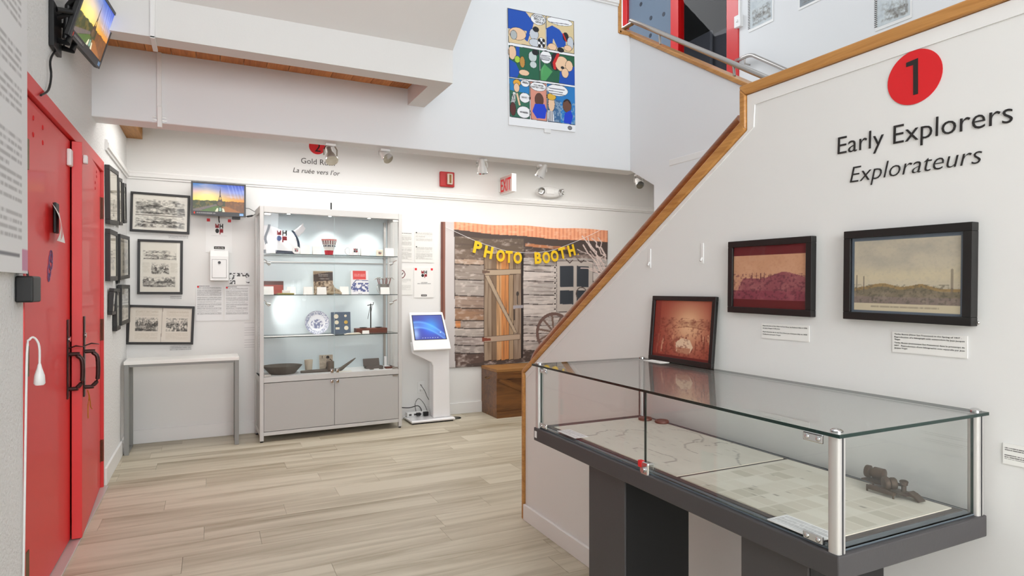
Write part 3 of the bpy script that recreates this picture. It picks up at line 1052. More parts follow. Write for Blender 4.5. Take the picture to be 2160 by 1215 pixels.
def framed(name, label, corners, axis, plane, c, fw=0.022, th=0.025, m='black', group='framed engravings', mat_in=0.0, matcol=None, pane=True, lean=0.0, wall=None, cat='picture'):
    f_ = on_x if axis == 'x' else on_y
    P = [f_(*p, plane) for p in corners]                    # TL TR BR BL as seen
    if axis == 'x':
        sgn = 1 if plane < 0 else -1
        u = [p.y * sgn for p in P]
        rz = math.pi / 2 if plane < 0 else -math.pi / 2
    else:
        u = [p.x for p in P]
        rz = 0
    w = ((u[1] - u[0]) + (u[2] - u[3])) / 2
    h = ((P[0].z - P[3].z) + (P[1].z - P[2].z)) / 2
    uc, zc_ = sum(u) / 4, sum(p.z for p in P) / 4
    tilt = math.atan2((P[1].z - P[0].z + P[2].z - P[3].z) / 2, w)
    loc = (plane, uc * sgn, zc_ - h / 2) if axis == 'x' else (uc, plane, zc_ - h / 2)
    t = thing(name, label, cat, loc, group=group)
    t.rotation_euler = (Matrix.Rotation(rz, 4, 'Z') @ Matrix.Rotation(-tilt, 4, 'Y') @ Matrix.Rotation(lean, 4, 'X')).to_euler()
    fm = MB()
    fm.box(-w / 2, w / 2, 0, th, 0, fw).box(-w / 2, w / 2, 0, th, h - fw, h).box(-w / 2, -w / 2 + fw, 0, th, fw, h - fw).box(w / 2 - fw, w / 2, 0, th, fw, h - fw)
    fm.build('frame', m, t, bevel=0.0015)
    MB().box(-w / 2 + 0.003, w / 2 - 0.003, th - 0.006, th - 0.001, 0.003, h - 0.003).build('backing', 'cream', t)
    c.sheet('print', -w / 2 + fw - 0.002, w / 2 - fw + 0.002, fw - 0.002, h - fw + 0.002, 'print', t, y=0.008)
    if pane:
        MB().quad((-w / 2 + fw, 0.005, fw), (w / 2 - fw, 0.005, fw), (w / 2 - fw, 0.005, h - fw), (-w / 2 + fw, 0.005, h - fw)).build('glazing', 'pane', t)
    return t


XI = -0.606
cr_ = (0.86, 0.83, 0.76)
c = Canvas(40, 70, cr_, 21)
c.rect(0.05, 0.42, 0.95, 0.46, (0.60, 0.57, 0.50))
c.line([(0.62, 0.55), (0.50, 0.68), (0.55, 0.85)], 0.05, (0.45, 0.40, 0.30))
c.ell(0.52, 0.88, 0.10, 0.03, (0.30, 0.28, 0.22))
framed('framed_picture', 'tall black frame with a faded plant sketch, nearest the red door, top row', [(232.8, 350), (252, 363), (251.5, 476), (231.7, 471)], 'x', XI, c, 0.03, 0.028)
c = Canvas(30, 60, cr_, 22)
engraving(c, 0.1, 0.1, 0.9, 0.9, 22)
framed('framed_picture', 'black frame behind the faded plant sketch, top row of the stucco wall', [(252.8, 373), (259.5, 381), (259.5, 473), (252.8, 478)], 'x', XI, c, 0.025)
c = Canvas(30, 60, (0.75, 0.74, 0.70), 23)
framed('framed_picture', 'black frame seen edge on in the corner, top row of the stucco wall', [(262.3, 386), (268.0, 389), (268.0, 470), (262.3, 472)], 'x', XI, c, 0.03, 0.026)
c = Canvas(50, 80, cr_, 24)
engraving(c, 0.18, 0.3, 0.85, 0.86, 24)
c.rect(0.1, 0.2, 0.9, 0.215, (0.6, 0.58, 0.5))
framed('framed_picture', 'tall black frame with a cream engraving, middle row nearest the red door', [(232.7, 483), (249, 489.5), (248.7, 592), (232, 592.5)], 'x', XI, c, 0.032, 0.028)
c = Canvas(30, 60, cr_, 25)
framed('framed_picture', 'thin black frame squeezed between two cream engravings, middle row', [(249.6, 499), (253.0, 502), (253.0, 597), (249.6, 599.5)], 'x', XI - 0.012, c, 0.012, 0.015)
c = Canvas(60, 80, cr_, 26)
engraving(c, 0.32, 0.26, 0.95, 0.93, 26, vig=False)
c.text(0.1, 0.06, 0.9, 0.12, 1, (0.3, 0.28, 0.25), 0.9, 0.8)
c.text(0.1, 0.15, 0.9, 0.22, 3, (0.5, 0.48, 0.4), 0.7)
framed('framed_picture', 'black frame with a titled cream page, middle row by the corner', [(253.8, 495), (274.2, 498), (274.2, 588), (254.8, 589)], 'x', -0.598, c, 0.028, 0.028)
c = Canvas(30, 50, (0.40, 0.39, 0.38), 27)
c.rect(0.2, 0.12, 0.75, 0.5, (0.86, 0.85, 0.82))
c.rect(0.15, 0.6, 0.6, 0.95, (0.86, 0.85, 0.82))
framed('framed_picture', 'small black frame leaning forward, lowest row nearest the red door', [(238, 608), (245.5, 608.5), (243.5, 663), (235.5, 665)], 'x', XI, c, 0.022, 0.028, lean=0.06)
c = Canvas(30, 80, (0.88, 0.87, 0.83), 28)
c.rect(0, 0.4, 1, 0.45, (0.6, 0.6, 0.6))
c.rect(0.2, 0.0, 0.8, 0.1, (0.3, 0.3, 0.3))
framed('framed_picture', 'narrow black frame hanging lowest of all on the stucco wall', [(247.0, 608.5), (255.0, 608), (254.6, 694), (246.2, 699)], 'x', XI, c, 0.03, 0.026)
c = Canvas(60, 80, (0.87, 0.86, 0.82), 29)
engraving(c, 0.05, 0.02, 0.95, 0.4, 29, vig=False)
c.rect(0, 0.42, 1, 0.47, (0.45, 0.45, 0.44))
engraving(c, 0.04, 0.5, 0.46, 0.95, 30)
engraving(c, 0.54, 0.5, 0.96, 0.95, 31)
framed('framed_picture', 'black frame with three small pictures, lowest row by the corner', [(257.5, 601.7), (275.5, 600), (273.5, 681), (256.3, 686)], 'x', -0.598, c, 0.03, 0.028)

c = Canvas(130, 80, (0.87, 0.855, 0.82), 41)
engraving(c, 0.05, 0.12, 0.95, 0.56, 41, dark=0.22)
engraving(c, 0.04, 0.58, 0.95, 0.93, 42, kind='crowd', dark=0.22)
c.line([(0.06, 0.575), (0.9, 0.575)], 0.012, (0.35, 0.33, 0.30), 0.8)
framed('framed_picture', 'black frame with a wide crowded engraving, highest on the back wall', [(273.8, 402.8), (399.7, 412.9), (399, 493.7), (273, 487.8)], 'y', YB - 0.026, c, 0.019)
c = Canvas(100, 120, (0.875, 0.86, 0.82), 43)
engraving(c, 0.08, 0.17, 0.90, 0.36, 43, dark=0.2)
engraving(c, 0.27, 0.41, 0.72, 0.64, 44, kind='crowd', dark=0.2)
engraving(c, 0.07, 0.68, 0.88, 0.90, 45, kind='forest', dark=0.2)
c.text(0.06, 0.42, 0.24, 0.62, 9, (0.72, 0.70, 0.64), 0.7)
c.text(0.75, 0.42, 0.93, 0.62, 9, (0.72, 0.70, 0.64), 0.7)
framed('framed_picture', 'upright black frame with three engraved landscapes on the back wall', [(290.2, 503.8), (386, 507.9), (383.8, 620.6), (288, 620.9)], 'y', YB - 0.026, c, 0.020)
c = Canvas(140, 84, (0.865, 0.83, 0.785), 46)
engraving(c, 0.09, 0.30, 0.45, 0.68, 46, kind='forest', dark=0.2, vig=False)
engraving(c, 0.58, 0.30, 0.93, 0.68, 47, kind='crowd', dark=0.2, vig=False)
for u0 in (0.09, 0.58):
    c.text(u0, 0.08, u0 + 0.36, 0.26, 8, (0.74, 0.69, 0.62), 0.8)
    c.text(u0, 0.73, u0 + 0.36, 0.92, 8, (0.74, 0.69, 0.62), 0.8)
c.line([(0.515, 0), (0.505, 1)], 0.008, (0.55, 0.50, 0.45), 0.8)
framed('framed_picture', 'black frame with an open two page engraving above the white table', [(266, 642.5), (409, 646.5), (405.5, 726.8), (264.5, 727)], 'y', YB - 0.03, c, 0.020, 0.028)


# ================================================================ sheets and cards on the back wall
def wall_sheet(name, label, x0, y0, x1, y1, c, cat='sheet', th=0.003, plane=YB, group=None, m='print'):
    a, b = on_y(x0, (y0), plane), on_y(x1, y1, plane)
    a2 = on_y(x0, y1, plane)
    w, h = b.x - a.x, ((a.z - a2.z) + (on_y(x1, y0, plane).z - b.z)) / 2
    zb_ = (a2.z + b.z) / 2
    t = thing(name, label, cat, (a.x, plane, zb_), group=group)
    MB().box(0, w, -th, -0.0003, 0, h).build('card', 'paper', t)
    c.sheet('print', 0, w, 0, h, m, t, y=-th - 0.0004)
    t['w'], t['h'] = w, h
    return t


def logo(parent, x0, x1, z0, z1, y, disc='ink'):
    """block logo: M H over O F in dark red and black"""
    w, h = x1 - x0, z1 - z0
    DR, BK = 'logo_red', 'ink'
    if 'logo_red' not in M:
        M['logo_red'] = mat('logo_red', (0.55, 0.06, 0.11), 0.6)
    ps = [('logo_block', DR, [(0, 0.56), (0.46, 0.56), (0.46, 1), (0.36, 1), (0.23, 0.78), (0.1, 1), (0, 1)]),
          ('logo_block', BK, [(0.54, 0.5), (0.66, 0.5), (0.66, 0.7), (0.86, 0.7), (0.86, 0.5), (1, 0.5), (1, 1), (0.86, 1), (0.86, 0.82), (0.66, 0.82), (0.66, 1), (0.54, 1)]),
          ('logo_block', disc, [(0.24 + 0.24 * math.cos(k * math.pi / 10), 0.26 + 0.24 * math.sin(k * math.pi / 10)) for k in range(20)]),
          ('logo_block', DR, [(0.54, -0.1), (0.66, -0.1), (0.66, 0.08), (1, 0.08), (1, 0.46), (0.54, 0.46)])]
    for nm, mm, pp in ps:
        MB().prism([(x0 + p[0] * w, z0 + p[1] * h) for p in pp], 'y', y - 0.0006, y).build(nm, mm, parent)


def corner_squares(t, w, h, y, s=0.026):
    for x in (0.008, w - 0.008 - s):
        MB().box(x, x + s, y - 0.0006, y, h - 0.006 - s, h - 0.006).build('red_square', 'vred', t)


c = Canvas(50, 64, (0.92, 0.92, 0.915), 51)
c.text(0.2, 0.50, 0.8, 0.53, 1, (0.7, 0.7, 0.7), 0.6)
t = wall_sheet('logo_poster', 'white poster with block logo, below the back wall monitor', 434, 460.5, 489.4, 533, c, 'poster')
logo(t, 0.36 * t['w'], 0.66 * t['w'], 0.56 * t['h'], 0.84 * t['h'], -0.0036)
corner_squares(t, t['w'], t['h'], -0.0036)
MB().box(0.31 * t['w'], 0.72 * t['w'], -0.0042, -0.0036, 0.10 * t['h'], 0.18 * t['h']).build('caption_bar', 'ink', t)
lettering('caption', 'SCAN ME', 0.02, 'paper', t, (0.515 * t['w'], -0.0052, 0.118 * t['h']), width=0.33 * t['w'])
# suggestion box
b0, b1 = on_y(443, 533, 5.98), on_y(482.2, 592, 5.98)
t = thing('letter_box', 'white metal letter box with keyhole on the back wall', 'box', (b0.x, 5.98, b1.z))
w, h = b1.x - b0.x, on_y(443, 533, 5.98).z - on_y(443, 592, 5.98).z
MB().prism([(0.0, 0), (YB - 5.98, 0), (YB - 5.98, h + 0.02), (0.02, h + 0.02), (0.0, h - 0.03)], 'x', 0, w).build('body', 'white', t, bevel=0.003)
MB().box(0.018, w - 0.018, -0.003, 0.0, 0.025, h - 0.06).build('box_door', 'white', t, bevel=0.001)
gr = MB()
for (x0, x1, z0, z1) in ((0.016, 0.018, 0.023, h - 0.058), (w - 0.018, w - 0.016, 0.023, h - 0.058), (0.016, w - 0.016, 0.022, 0.024), (0.016, w - 0.016, h - 0.06, h - 0.058)):
    gr.box(x0, x1, -0.0012, 0, z0, z1)
gr.build('door_gap', 'greyink', t)
MB().cyl((w * 0.5, 0, h - 0.085), (w * 0.5, -0.008, h - 0.085), 0.012, 16).build('lock', 'dgrey', t, smooth=40)
MB().box(w * 0.22, w * 0.8, 0.03, 0.036, h + 0.019, h + 0.022).build('slot', 'ink', t)
# flyer holder
c = Canvas(64, 40, (0.90, 0.90, 0.90), 52)
nz = c.noise(14, 9, 2)
c.mix((nz > 0.52) & (c.V < 0.92) & (c.V > 0.1), (0.2, 0.2, 0.2), 0.85)
c.rect(0.30, 0.34, 0.82, 0.98, (0.94, 0.94, 0.93))
wall_sheet('flyer_card', 'small patterned flyer in a clear holder beside the letter box', 484, 573.5, 526, 601, c, 'flyer', 0.012)
for (x0, y0, x1, y1, lab, sd) in ((413, 601.5, 469.9, 676.4, 'white page of dense text under the letter box', 53), (474, 603.3, 525.5, 675.4, 'white page of dense text under the patterned flyer', 54)):
    c = Canvas(70, 92, (0.91, 0.91, 0.91), sd)
    c.text(0.06, 0.02, 0.5, 0.05, 1, (0.2, 0.2, 0.2), 0.9, 0.9)
    c.text(0.06, 0.07, 0.94, 0.32, 9, (0.42, 0.42, 0.42), 0.75)
    c.text(0.06, 0.34, 0.94, 0.84, 18, (0.42, 0.42, 0.42), 0.75)
    t = wall_sheet('text_page', lab, x0, y0, x1, y1, c, 'page', 0.005)
    MB().box(0.01, 0.025, -0.0062, -0.0054, t['h'] - 0.022, t['h'] - 0.008).build('red_square', 'vred', t)
c = Canvas(30, 60, (0.91, 0.905, 0.90), 55)
for k in range(11):
    c.rect(0.05, 0.02 + k * 0.09, 0.95, 0.032 + k * 0.09, (0.70, 0.70, 0.70), 0.8)
wall_sheet('ruled_list', 'faint ruled list on the wall beside the glass cabinet', 515, 680, 538, 736, c, 'sheet', 0.002)
for (x0, y0, x1, y1, lab, sd) in ((355, 498, 398, 504, 'tiny caption strip under the wide crowded engraving', 56), (359, 625, 384, 632.5, 'tiny caption strip under the three landscapes', 57), (358, 729, 405, 740, 'tiny caption strip under the two page engraving', 58)):
    c = Canvas(50, 10, (0.90, 0.90, 0.895), sd)
    c.text(0.03, 0.05, 0.97, 0.95, 2 if y1 - y0 < 9 else 3, (0.45, 0.45, 0.45), 0.8)
    wall_sheet('caption_strip', lab, x0, y0, x1, y1, c, 'caption', 0.001)
# right of the cabinet
c = Canvas(40, 70, (0.90, 0.895, 0.88), 61)
c.text(0.0, 0.02, 0.9, 0.05, 1, (0.3, 0.3, 0.3), 0.8)
c.text(0.0, 0.1, 0.9, 0.45, 9, (0.5, 0.5, 0.48), 0.7)
c.text(0.0, 0.5, 0.9, 0.92, 11, (0.5, 0.5, 0.48), 0.7)
wall_sheet('text_page', 'text page half hidden behind the glass cabinet, upper one', 842, 491, 870.2, 553, c, 'page', 0.006)
c = Canvas(56, 80, (0.90, 0.895, 0.88), 62)
c.text(0.05, 0.02, 0.9, 0.32, 9, (0.5, 0.5, 0.48), 0.7)
c.text(0.05, 0.50, 0.9, 0.90, 11, (0.5, 0.5, 0.48), 0.7)
t = wall_sheet('text_page', 'two paragraph text page right of the cabinet, above the logo card', 874.8, 489.5, 915.5, 554, c, 'page', 0.006)
for zf_ in (0.95, 0.49):
    MB().box(0.01, 0.022, -0.0072, -0.0064, t['h'] * zf_, t['h'] * zf_ + 0.012).build('black_square', 'ink', t)
c = Canvas(40, 64, (0.90, 0.895, 0.88), 63)
c.ell(0.15, 0.24, 0.30, 0.125 * 1.25, (0.40, 0.06, 0.08))
c.ell(0.15, 0.24, 0.24, 0.098 * 1.25, (0.90, 0.895, 0.88))
c.line([(0.0, 0.28), (0.12, 0.2), (0.12, 0.3), (0.28, 0.2)], 0.07, (0.2, 0.08, 0.1))
c.text(0.0, 0.4, 0.85, 0.55, 5, (0.6, 0.6, 0.58), 0.7)
c.text(0.0, 0.64, 0.85, 0.83, 6, (0.6, 0.6, 0.58), 0.7)
wall_sheet('text_page', 'page with a red ring sign, half hidden behind the glass cabinet', 842, 565, 870.2, 622, c, 'page', 0.006)
c = Canvas(56, 80, (0.915, 0.91, 0.90), 64)
c.text(0.35, 0.49, 0.68, 0.51, 1, (0.25, 0.25, 0.25), 0.8, 0.9)
c.text(0.18, 0.53, 0.85, 0.555, 1, (0.3, 0.3, 0.3), 0.8, 0.9)
t = wall_sheet('logo_card', 'white card with block logo and black caption right of the cabinet', 872.8, 564.5, 914, 627.5, c, 'card', 0.008)
logo(t, 0.37 * t['w'], 0.66 * t['w'], 0.68 * t['h'], 0.90 * t['h'], -0.0086)
corner_squares(t, t['w'], t['h'], -0.0086, 0.022)
MB().box(0.36 * t['w'], 0.65 * t['w'], -0.0092, -0.0086, 0.04 * t['h'], 0.10 * t['h']).build('caption_bar', 'ink', t)
lettering('caption', 'SCAN ME', 0.02, 'paper', t, (0.505 * t['w'], -0.0102, 0.055 * t['h']), width=0.22 * t['w'])

# ================================================================ section sign 2 on the back wall
s0 = on_y(676, 340, YB)
sg = thing('section_sign', 'red circle 2 with Gold Rush lettering on the back wall', 'sign', (s0.x, YB, 2.40))


def bx(px):
    return on_y(px, 350, YB).x - s0.x


def bzz(px, py_):
    return on_y(px, py_, YB).z - 2.40


rc = (on_y(686, 310, YB).x - on_y(651.5, 310, YB).x) / 2
MB().disc((bx(669), -0.0015, bzz(669, 309)), rc, 'y', 0.002).build('red_disc', 'vred', sg)
lettering('numeral', '2', 0.2, 'ink', sg, (bx(670), -0.0035, bzz(669, 320)), height=rc * 1.15, width=rc * 0.72, align='CENTER')
lettering('title', 'Gold Rush', 0.1, 'greyink', sg, ((bx(635) + bx(706)) / 2, -0.002, (bzz(636, 347) + bzz(706, 347.5)) / 2), width=bx(706) - bx(635))
lettering('subtitle', "La ru\u00e9e vers l'or", 0.1, 'greyink', sg, ((bx(618) + bx(717)) / 2, -0.002, (bzz(618, 364) + bzz(717, 370)) / 2), width=bx(717) - bx(618), shear=0.22)

# ================================================================ glass display cabinet
CA = Vector((0.371, 5.636, 0.0))
CR = math.atan2(0.054, 1.243)
CW, CD, CH = 1.244, 0.375, 2.008
CI = Matrix.Rotation(-CR, 4, 'Z') @ Matrix.Translation(-CA)
CM = Matrix.Translation(CA) @ Matrix.Rotation(CR, 4, 'Z')


def cl(px, py_, d):
    """where the line of sight through a pixel meets the plane d metres behind the cabinet's front: local x, z"""
    o = CI @ Vector((0, 0, EYE))
    r = CI.to_3x3() @ ray(px, py_)
    t = (d - o.y) / r.y
    p = o + r * t
    return p.x, p.z


cab = thing('display_cabinet', 'tall silver framed glass display cabinet with grey doors', 'cabinet', CA, CR)
P = 0.032
fm = MB()
for x in (0, CW - P):
    for y in (0, CD - P):
        MB().box(x, x + P, y, y + P, 0.012, CH).build('post', 'silver', cab, bevel=0.003)
        MB().cyl((x + P / 2, y + P / 2, 0), (x + P / 2, y + P / 2, 0.014), 0.012, 12).build('foot', 'blackp', cab)
for z0, z1 in ((CH - 0.055, CH), (0.505, 0.552), (0.055, 0.085)):
    MB().box(P, CW - P, 0.002, P - 0.002, z0, z1).build('rail', 'silver', cab, bevel=0.002)
    MB().box(0.002, P - 0.002, P, CD - P, z0, z1).build('rail', 'silver', cab, bevel=0.002)
    MB().box(CW - P + 0.002, CW - 0.002, P, CD - P, z0, z1).build('rail', 'silver', cab, bevel=0.002)
MB().box(0.004, CW - 0.004, 0.004, CD - 0.004, CH - 0.02, CH + 0.001).build('top_panel', mat('pale_blue_white_panel', (0.86, 0.88, 0.90), 0.4), cab)
MB().box(0.006, CW - 0.006, CD - 0.022, CD - 0.008, 0.06, CH - 0.02).build('back_panel', mat('blue_grey_panel', (0.80, 0.845, 0.86), 0.35), cab)
MB().box(0.006, CW - 0.006, P, CD - 0.022, 0.535, 0.552).build('deck', 'white', cab)
MB().box(0.006, CW - 0.006, P, CD - 0.022, 0.06, 0.075).build('bottom_panel', 'panel', cab)
for x in (0.008, CW - 0.020):
    MB().box(x, x + 0.012, P, CD - P, 0.085, 0.505).build('side_panel', 'panel', cab)
for x in (0.012, CW - 0.018):
    MB().quad((x, P, 0.552), (x, CD - P, 0.552), (x, CD - P, CH - 0.055), (x, P, CH - 0.055)).build('side_glass', 'glass', cab)
mid_ = CW / 2
for x0, x1 in ((P + 0.002, mid_ - 0.0015), (mid_ + 0.0015, CW - P - 0.002)):
    g = MB()
    g.quad((x0, 0.010, 0.556), (x1, 0.010, 0.556), (x1, 0.010, CH - 0.058), (x0, 0.010, CH - 0.058))
    d_ = g.build('glass_door', 'glass', cab)
    MB().box(x0 if x0 > 0.1 else x1 - 0.0012, (x0 + 0.0012) if x0 > 0.1 else x1, 0.009, 0.011, 0.556, CH - 0.058).build('door_edge', mat('pale_glass_edge', (0.72, 0.80, 0.80), 0.3), d_)
    xs = x0 if x0 < 0.1 else x1 - 0.055
    for z in (CH - 0.080, 0.557):
        MB().box(xs, xs + 0.055, 0.003, 0.018, z, z + 0.018).build('hinge', 'steel', d_, bevel=0.002)
    xk = x1 - 0.035 if x0 < 0.1 else x0 + 0.010
    lk = MB().box(xk, xk + 0.026, -0.010, 0.012, 0.556, 0.592).build('lock', 'chrome', d_, bevel=0.004)
    MB().cyl((xk + 0.013, -0.010, 0.574), (xk + 0.013, -0.016, 0.574), 0.008, 14).build('lock_cylinder', 'chrome', lk, smooth=40)
    dd = MB().box(x0, x1, 0.004, 0.020, 0.090, 0.500).build('cabinet_door', 'panel', cab, bevel=0.001)
    lk = MB().box(xk, xk + 0.026, -0.012, 0.006, 0.466, 0.498).build('lock', 'chrome', dd, bevel=0.004)
    MB().cyl((xk + 0.013, -0.012, 0.482), (xk + 0.013, -0.018, 0.482), 0.008, 14).build('lock_cylinder', 'chrome', lk, smooth=40)
    MB().box(xs, xs + 0.05, 0.0, 0.006, 0.488, 0.500).build('hinge', 'steel', dd)
SH = (1.608, 1.252, 0.889)
for z in SH:
    MB().box(0.03, CW - 0.03, 0.03, CD - 0.026, z - 0.006, z).build('glass_shelf', ['glass', 'edge'], cab)
    o = cab.children[-1] if False else [q for q in cab.children if q.name.startswith('glass_shelf')][-1]
    for pl_ in o.data.polygons:
        pl_.material_index = 0 if abs(pl_.normal.z) > 0.5 else 1
MB().box(P, CW - P, CD - 0.028, CD - 0.0225, 1.545, 1.552).build('shelf_rail', 'steel', cab)
for x in (CW - 0.075,):
    MB().box(x, x + 0.022, CD - 0.034, CD - 0.0225, 0.552, CH - 0.055).build('wall_strip', 'steel', cab)
for px, py_ in ((609, 451), (696, 455.5), (778.5, 461)):
    x, z = cl(px, py_, 0.19)
    d_ = MB().lathe([(0.006, 0.016), (0.034, 0.012), (0.036, 0.0), (0.026, -0.004)], 18, 0, Matrix.Translation((x, 0.19, CH - 0.034))).build('downlight', 'chrome', cab, smooth=40)
    MB().lathe([(0.014, 0.0), (0.014, -0.002)], 16, 0, Matrix.Translation((x, 0.19, CH - 0.0385))).build('lens', mat('lit_lamp_lens', (1.0, 0.98, 0.94), 0.4, emit=5), d_)
    wp = CM @ Vector((x, 0.19, CH - 0.05))
    wt = CM @ Vector((x + 0.02, 0.24, 1.0))
    spot_light('cabinet_downlight', wp, wt, 4.2, 115, (1.0, 0.98, 0.95), 0.02, 0.7)
for px, py_, side in ((557, 554, 0), (841, 556, 1), (559, 641, 0), (840, 639, 1)):
    x, z = cl(px, py_, 0.05)
    xs = 0.034 if side == 0 else CW - 0.034
    s_ = 1 if side == 0 else -1
    l_ = MB().tube([(xs, 0.045, z + 0.03), (xs + s_ * 0.02, 0.06, z + 0.02), (xs + s_ * 0.035, 0.08, z + 0.005)], [0.004, 0.004, 0.006], 8).build('side_lamp', 'chrome', cab, smooth=50)
    T = Matrix.Translation((xs + s_ * 0.035, 0.08, z)) @ Vector((s_ * 0.8, 0.7, -0.25)).to_track_quat('Z', 'Y').to_matrix().to_4x4()
    MB().lathe([(0.008, -0.012), (0.012, 0.0), (0.019, 0.022), (0.017, 0.022)], 14, 0, T).build('lamp_head', 'chrome', l_, smooth=40)
    if py_ > 600:
        wp = CM @ Vector((xs + s_ * 0.06, 0.11, z - 0.005))
        wt = CM @ Vector((xs + s_ * 0.50, 0.36, z - (0.10 if side == 0 else 0.2)))
        spot_light('cabinet_side_lamp', wp, wt, 3.2 if side == 0 else 1.6, 110, (1, 0.98, 0.95), 0.012, 0.6)

NAVY = mat('navy_cloth', (0.14, 0.19, 0.27), 0.8)
M['navy'] = NAVY
M['cloth'] = mat('white_canvas_cloth', (0.92, 0.92, 0.93), 0.85, bump=0.15, bscale=25)


def at_cab(name, label, cat, x, y, z, rz=0.0, group=None):
    w = CM @ Vector((x, y, z))
    return thing(name, label, cat, w, CR + rz, group)


def card(label, x0, y0, x1, y1, zs, d=0.07, lean=0.25, logo_on=False, rz=0.0):
    xa, _ = cl(x0, y1, d)
    xb, zt = cl(x1, y0, d)
    w = xb - xa
    h = max(0.03, zt - zs)
    t = at_cab('label_card', label, 'card', (xa + xb) / 2, d, zs, rz, 'small label cards in the cabinet')
    k = h * lean
    MB().prism([(0, 0), (0.0015, 0), (k + 0.0015, h), (k, h)], 'x', -w / 2, w / 2).build('front', 'card', t)
    MB().prism([(k * 2 + 0.001, 0), (k * 2 + 0.0025, 0), (k + 0.0025, h), (k + 0.001, h)], 'x', -w / 2, w / 2).build('back', 'card', t)
    return t


# ---- top shelf
z1 = SH[0]
xa, _ = cl(555.6, 530, 0.16)
xb, zt = cl(640, 471, 0.16)
xm, _ = cl(628, 520, 0.16)
bag = at_cab('tote_bag', 'white canvas tote bag with navy straps and base', 'bag', 0, 0, z1)
nx, ny = 22, 14
v, f = [], []
x0b, x1b = xa + 0.003, xm


def bag_top(u):
    return 0.252 - 0.062 * u + 0.008 * math.sin(u * 7)


for s_ in (-1, 1):
    for j in range(ny + 1):
        for i in range(nx + 1):
            u, w_ = i / nx, j / ny
            top = bag_top(u)
            bulge = 0.062 * (1 - w_ ** 2.2) * (math.sin(math.pi * min(1, max(0, 0.06 + u * 0.88))) ** 0.5) + 0.003
            wr = 0.008 * math.sin(u * 15 + w_ * 8) * math.sin(w_ * 5 + u * 4) * w_
            v.append((x0b + (x1b - x0b) * u, 0.20 + s_ * (bulge + wr), w_ * top + 0.001))
o_ = (nx + 1) * (ny + 1)
for s_ in range(2):
    for j in range(ny):
        for i in range(nx):
            a = s_ * o_ + j * (nx + 1) + i
            q = (a, a + 1, a + nx + 2, a + nx + 1)
            f.append(q if s_ == 0 else q[::-1])
for j in range(ny):
    for i in (0, nx):
        a, b = j * (nx + 1) + i, (j + 1) * (nx + 1) + i
        f.append((a, b, b + o_, a + o_) if i == 0 else (b, a, a + o_, b + o_))
for i in range(nx):
    f.append((i, i + o_, i + 1 + o_, i + 1))
bm = MB().add(v, f)
mi = [1 if all(v[k][2] < 0.042 for k in q) else 0 for q in f]
bm.mi = mi
bm.build('bag_body', ['cloth', 'navy'], bag, smooth=70)
yw = 0.20


def bag_y(x, z):
    u = (x - x0b) / (x1b - x0b)
    w_ = min(1, z / bag_top(u))
    return yw - 0.062 * (1 - w_ ** 2.2) * (math.sin(math.pi * min(1, max(0, 0.06 + u * 0.88))) ** 0.5) - 0.007


def strap(pts, wd=0.020):
    s = MB()
    vv, ff = [], []
    for (px, py_) in pts:
        x, z = cl(px, py_, 0.13)
        z -= z1
        y = bag_y(x, z) - 0.004
        vv += [(x - wd / 2, y, z), (x + wd / 2, y, z), (x + wd / 2, y + 0.003, z), (x - wd / 2, y + 0.003, z)]
    for k in range(len(pts) - 1):
        a = 4 * k
        ff += [(a, a + 1, a + 5, a + 4), (a + 1, a + 2, a + 6, a + 5), (a + 2, a + 3, a + 7, a + 6), (a + 3, a, a + 4, a + 7)]
    ff += [(0, 3, 2, 1), (len(vv) - 4, len(vv) - 3, len(vv) - 2, len(vv) - 1)]
    s.add(vv, ff).build('strap', 'navy', bag)


strap([(570, 472), (569, 477), (567, 483), (564, 490), (561, 498), (560.5, 504), (562, 510), (563, 515)])
strap([(619, 485), (622, 489), (625, 495), (628, 501), (630.5, 508), (632, 515), (632.5, 523)])
MB().prism([(cl(p[0], p[1], 0.19)[0], cl(p[0], p[1], 0.19)[1] - z1) for p in ((619, 488), (628, 481), (634, 476), (640, 470), (640, 476), (645, 482), (640, 490), (634, 495), (631, 500))], 'y', 0.19, 0.21).build('bag_corner', 'cloth', bag, bevel=0.006)
xl0, zl0 = cl(584, 508, 0.12)
xl1, zl1 = cl(606, 486, 0.12)
yl = min(bag_y(x_, z_ - z1) for x_ in (xl0, (xl0 + xl1) / 2, xl1) for z_ in (zl0, (zl0 + zl1) / 2, zl1)) - 0.008
M['logo_blue'] = mat('logo_blue', (0.30, 0.38, 0.58), 0.6)
logo(bag, xl0, xl1, zl0 - z1, zl1 - z1, yl, 'logo_blue')
card('white label card in front of the tote bag', 562, 514, 581.4, 532, z1, 0.05)
xq, zq_ = cl(625, 527, 0.06)
t = at_cab('round_badge', 'round white badge with block logo beside the tote bag', 'badge', xq, 0.06, z1)
MB().disc((0, 0, 0.034), 0.034, 'y', 0.006).build('disc', 'white', t, bevel=0.001)
logo(t, -0.014, 0.014, 0.020, 0.050, -0.0032)
card('white label card right of the round badge', 634, 517, 654, 533, z1, 0.07)
card('white label card left of the red and white paper cone', 660, 519, 677.6, 534.5, z1, 0.07)
xq, _ = cl(694, 530, 0.14)
_, zt = cl(694, 505, 0.14)
t = at_cab('paper_cone', 'red and white pleated paper cone on the top shelf', 'cone', xq, 0.14, z1)
hh = zt - z1
NP = 28
M['conered'] = mat('crimson_paper', (0.78, 0.16, 0.22), 0.6)
M['conepink'] = mat('pale_pink_paper', (0.90, 0.62, 0.60), 0.6)
M['conebrown'] = mat('brown_red_stripe', (0.45, 0.18, 0.20), 0.6)
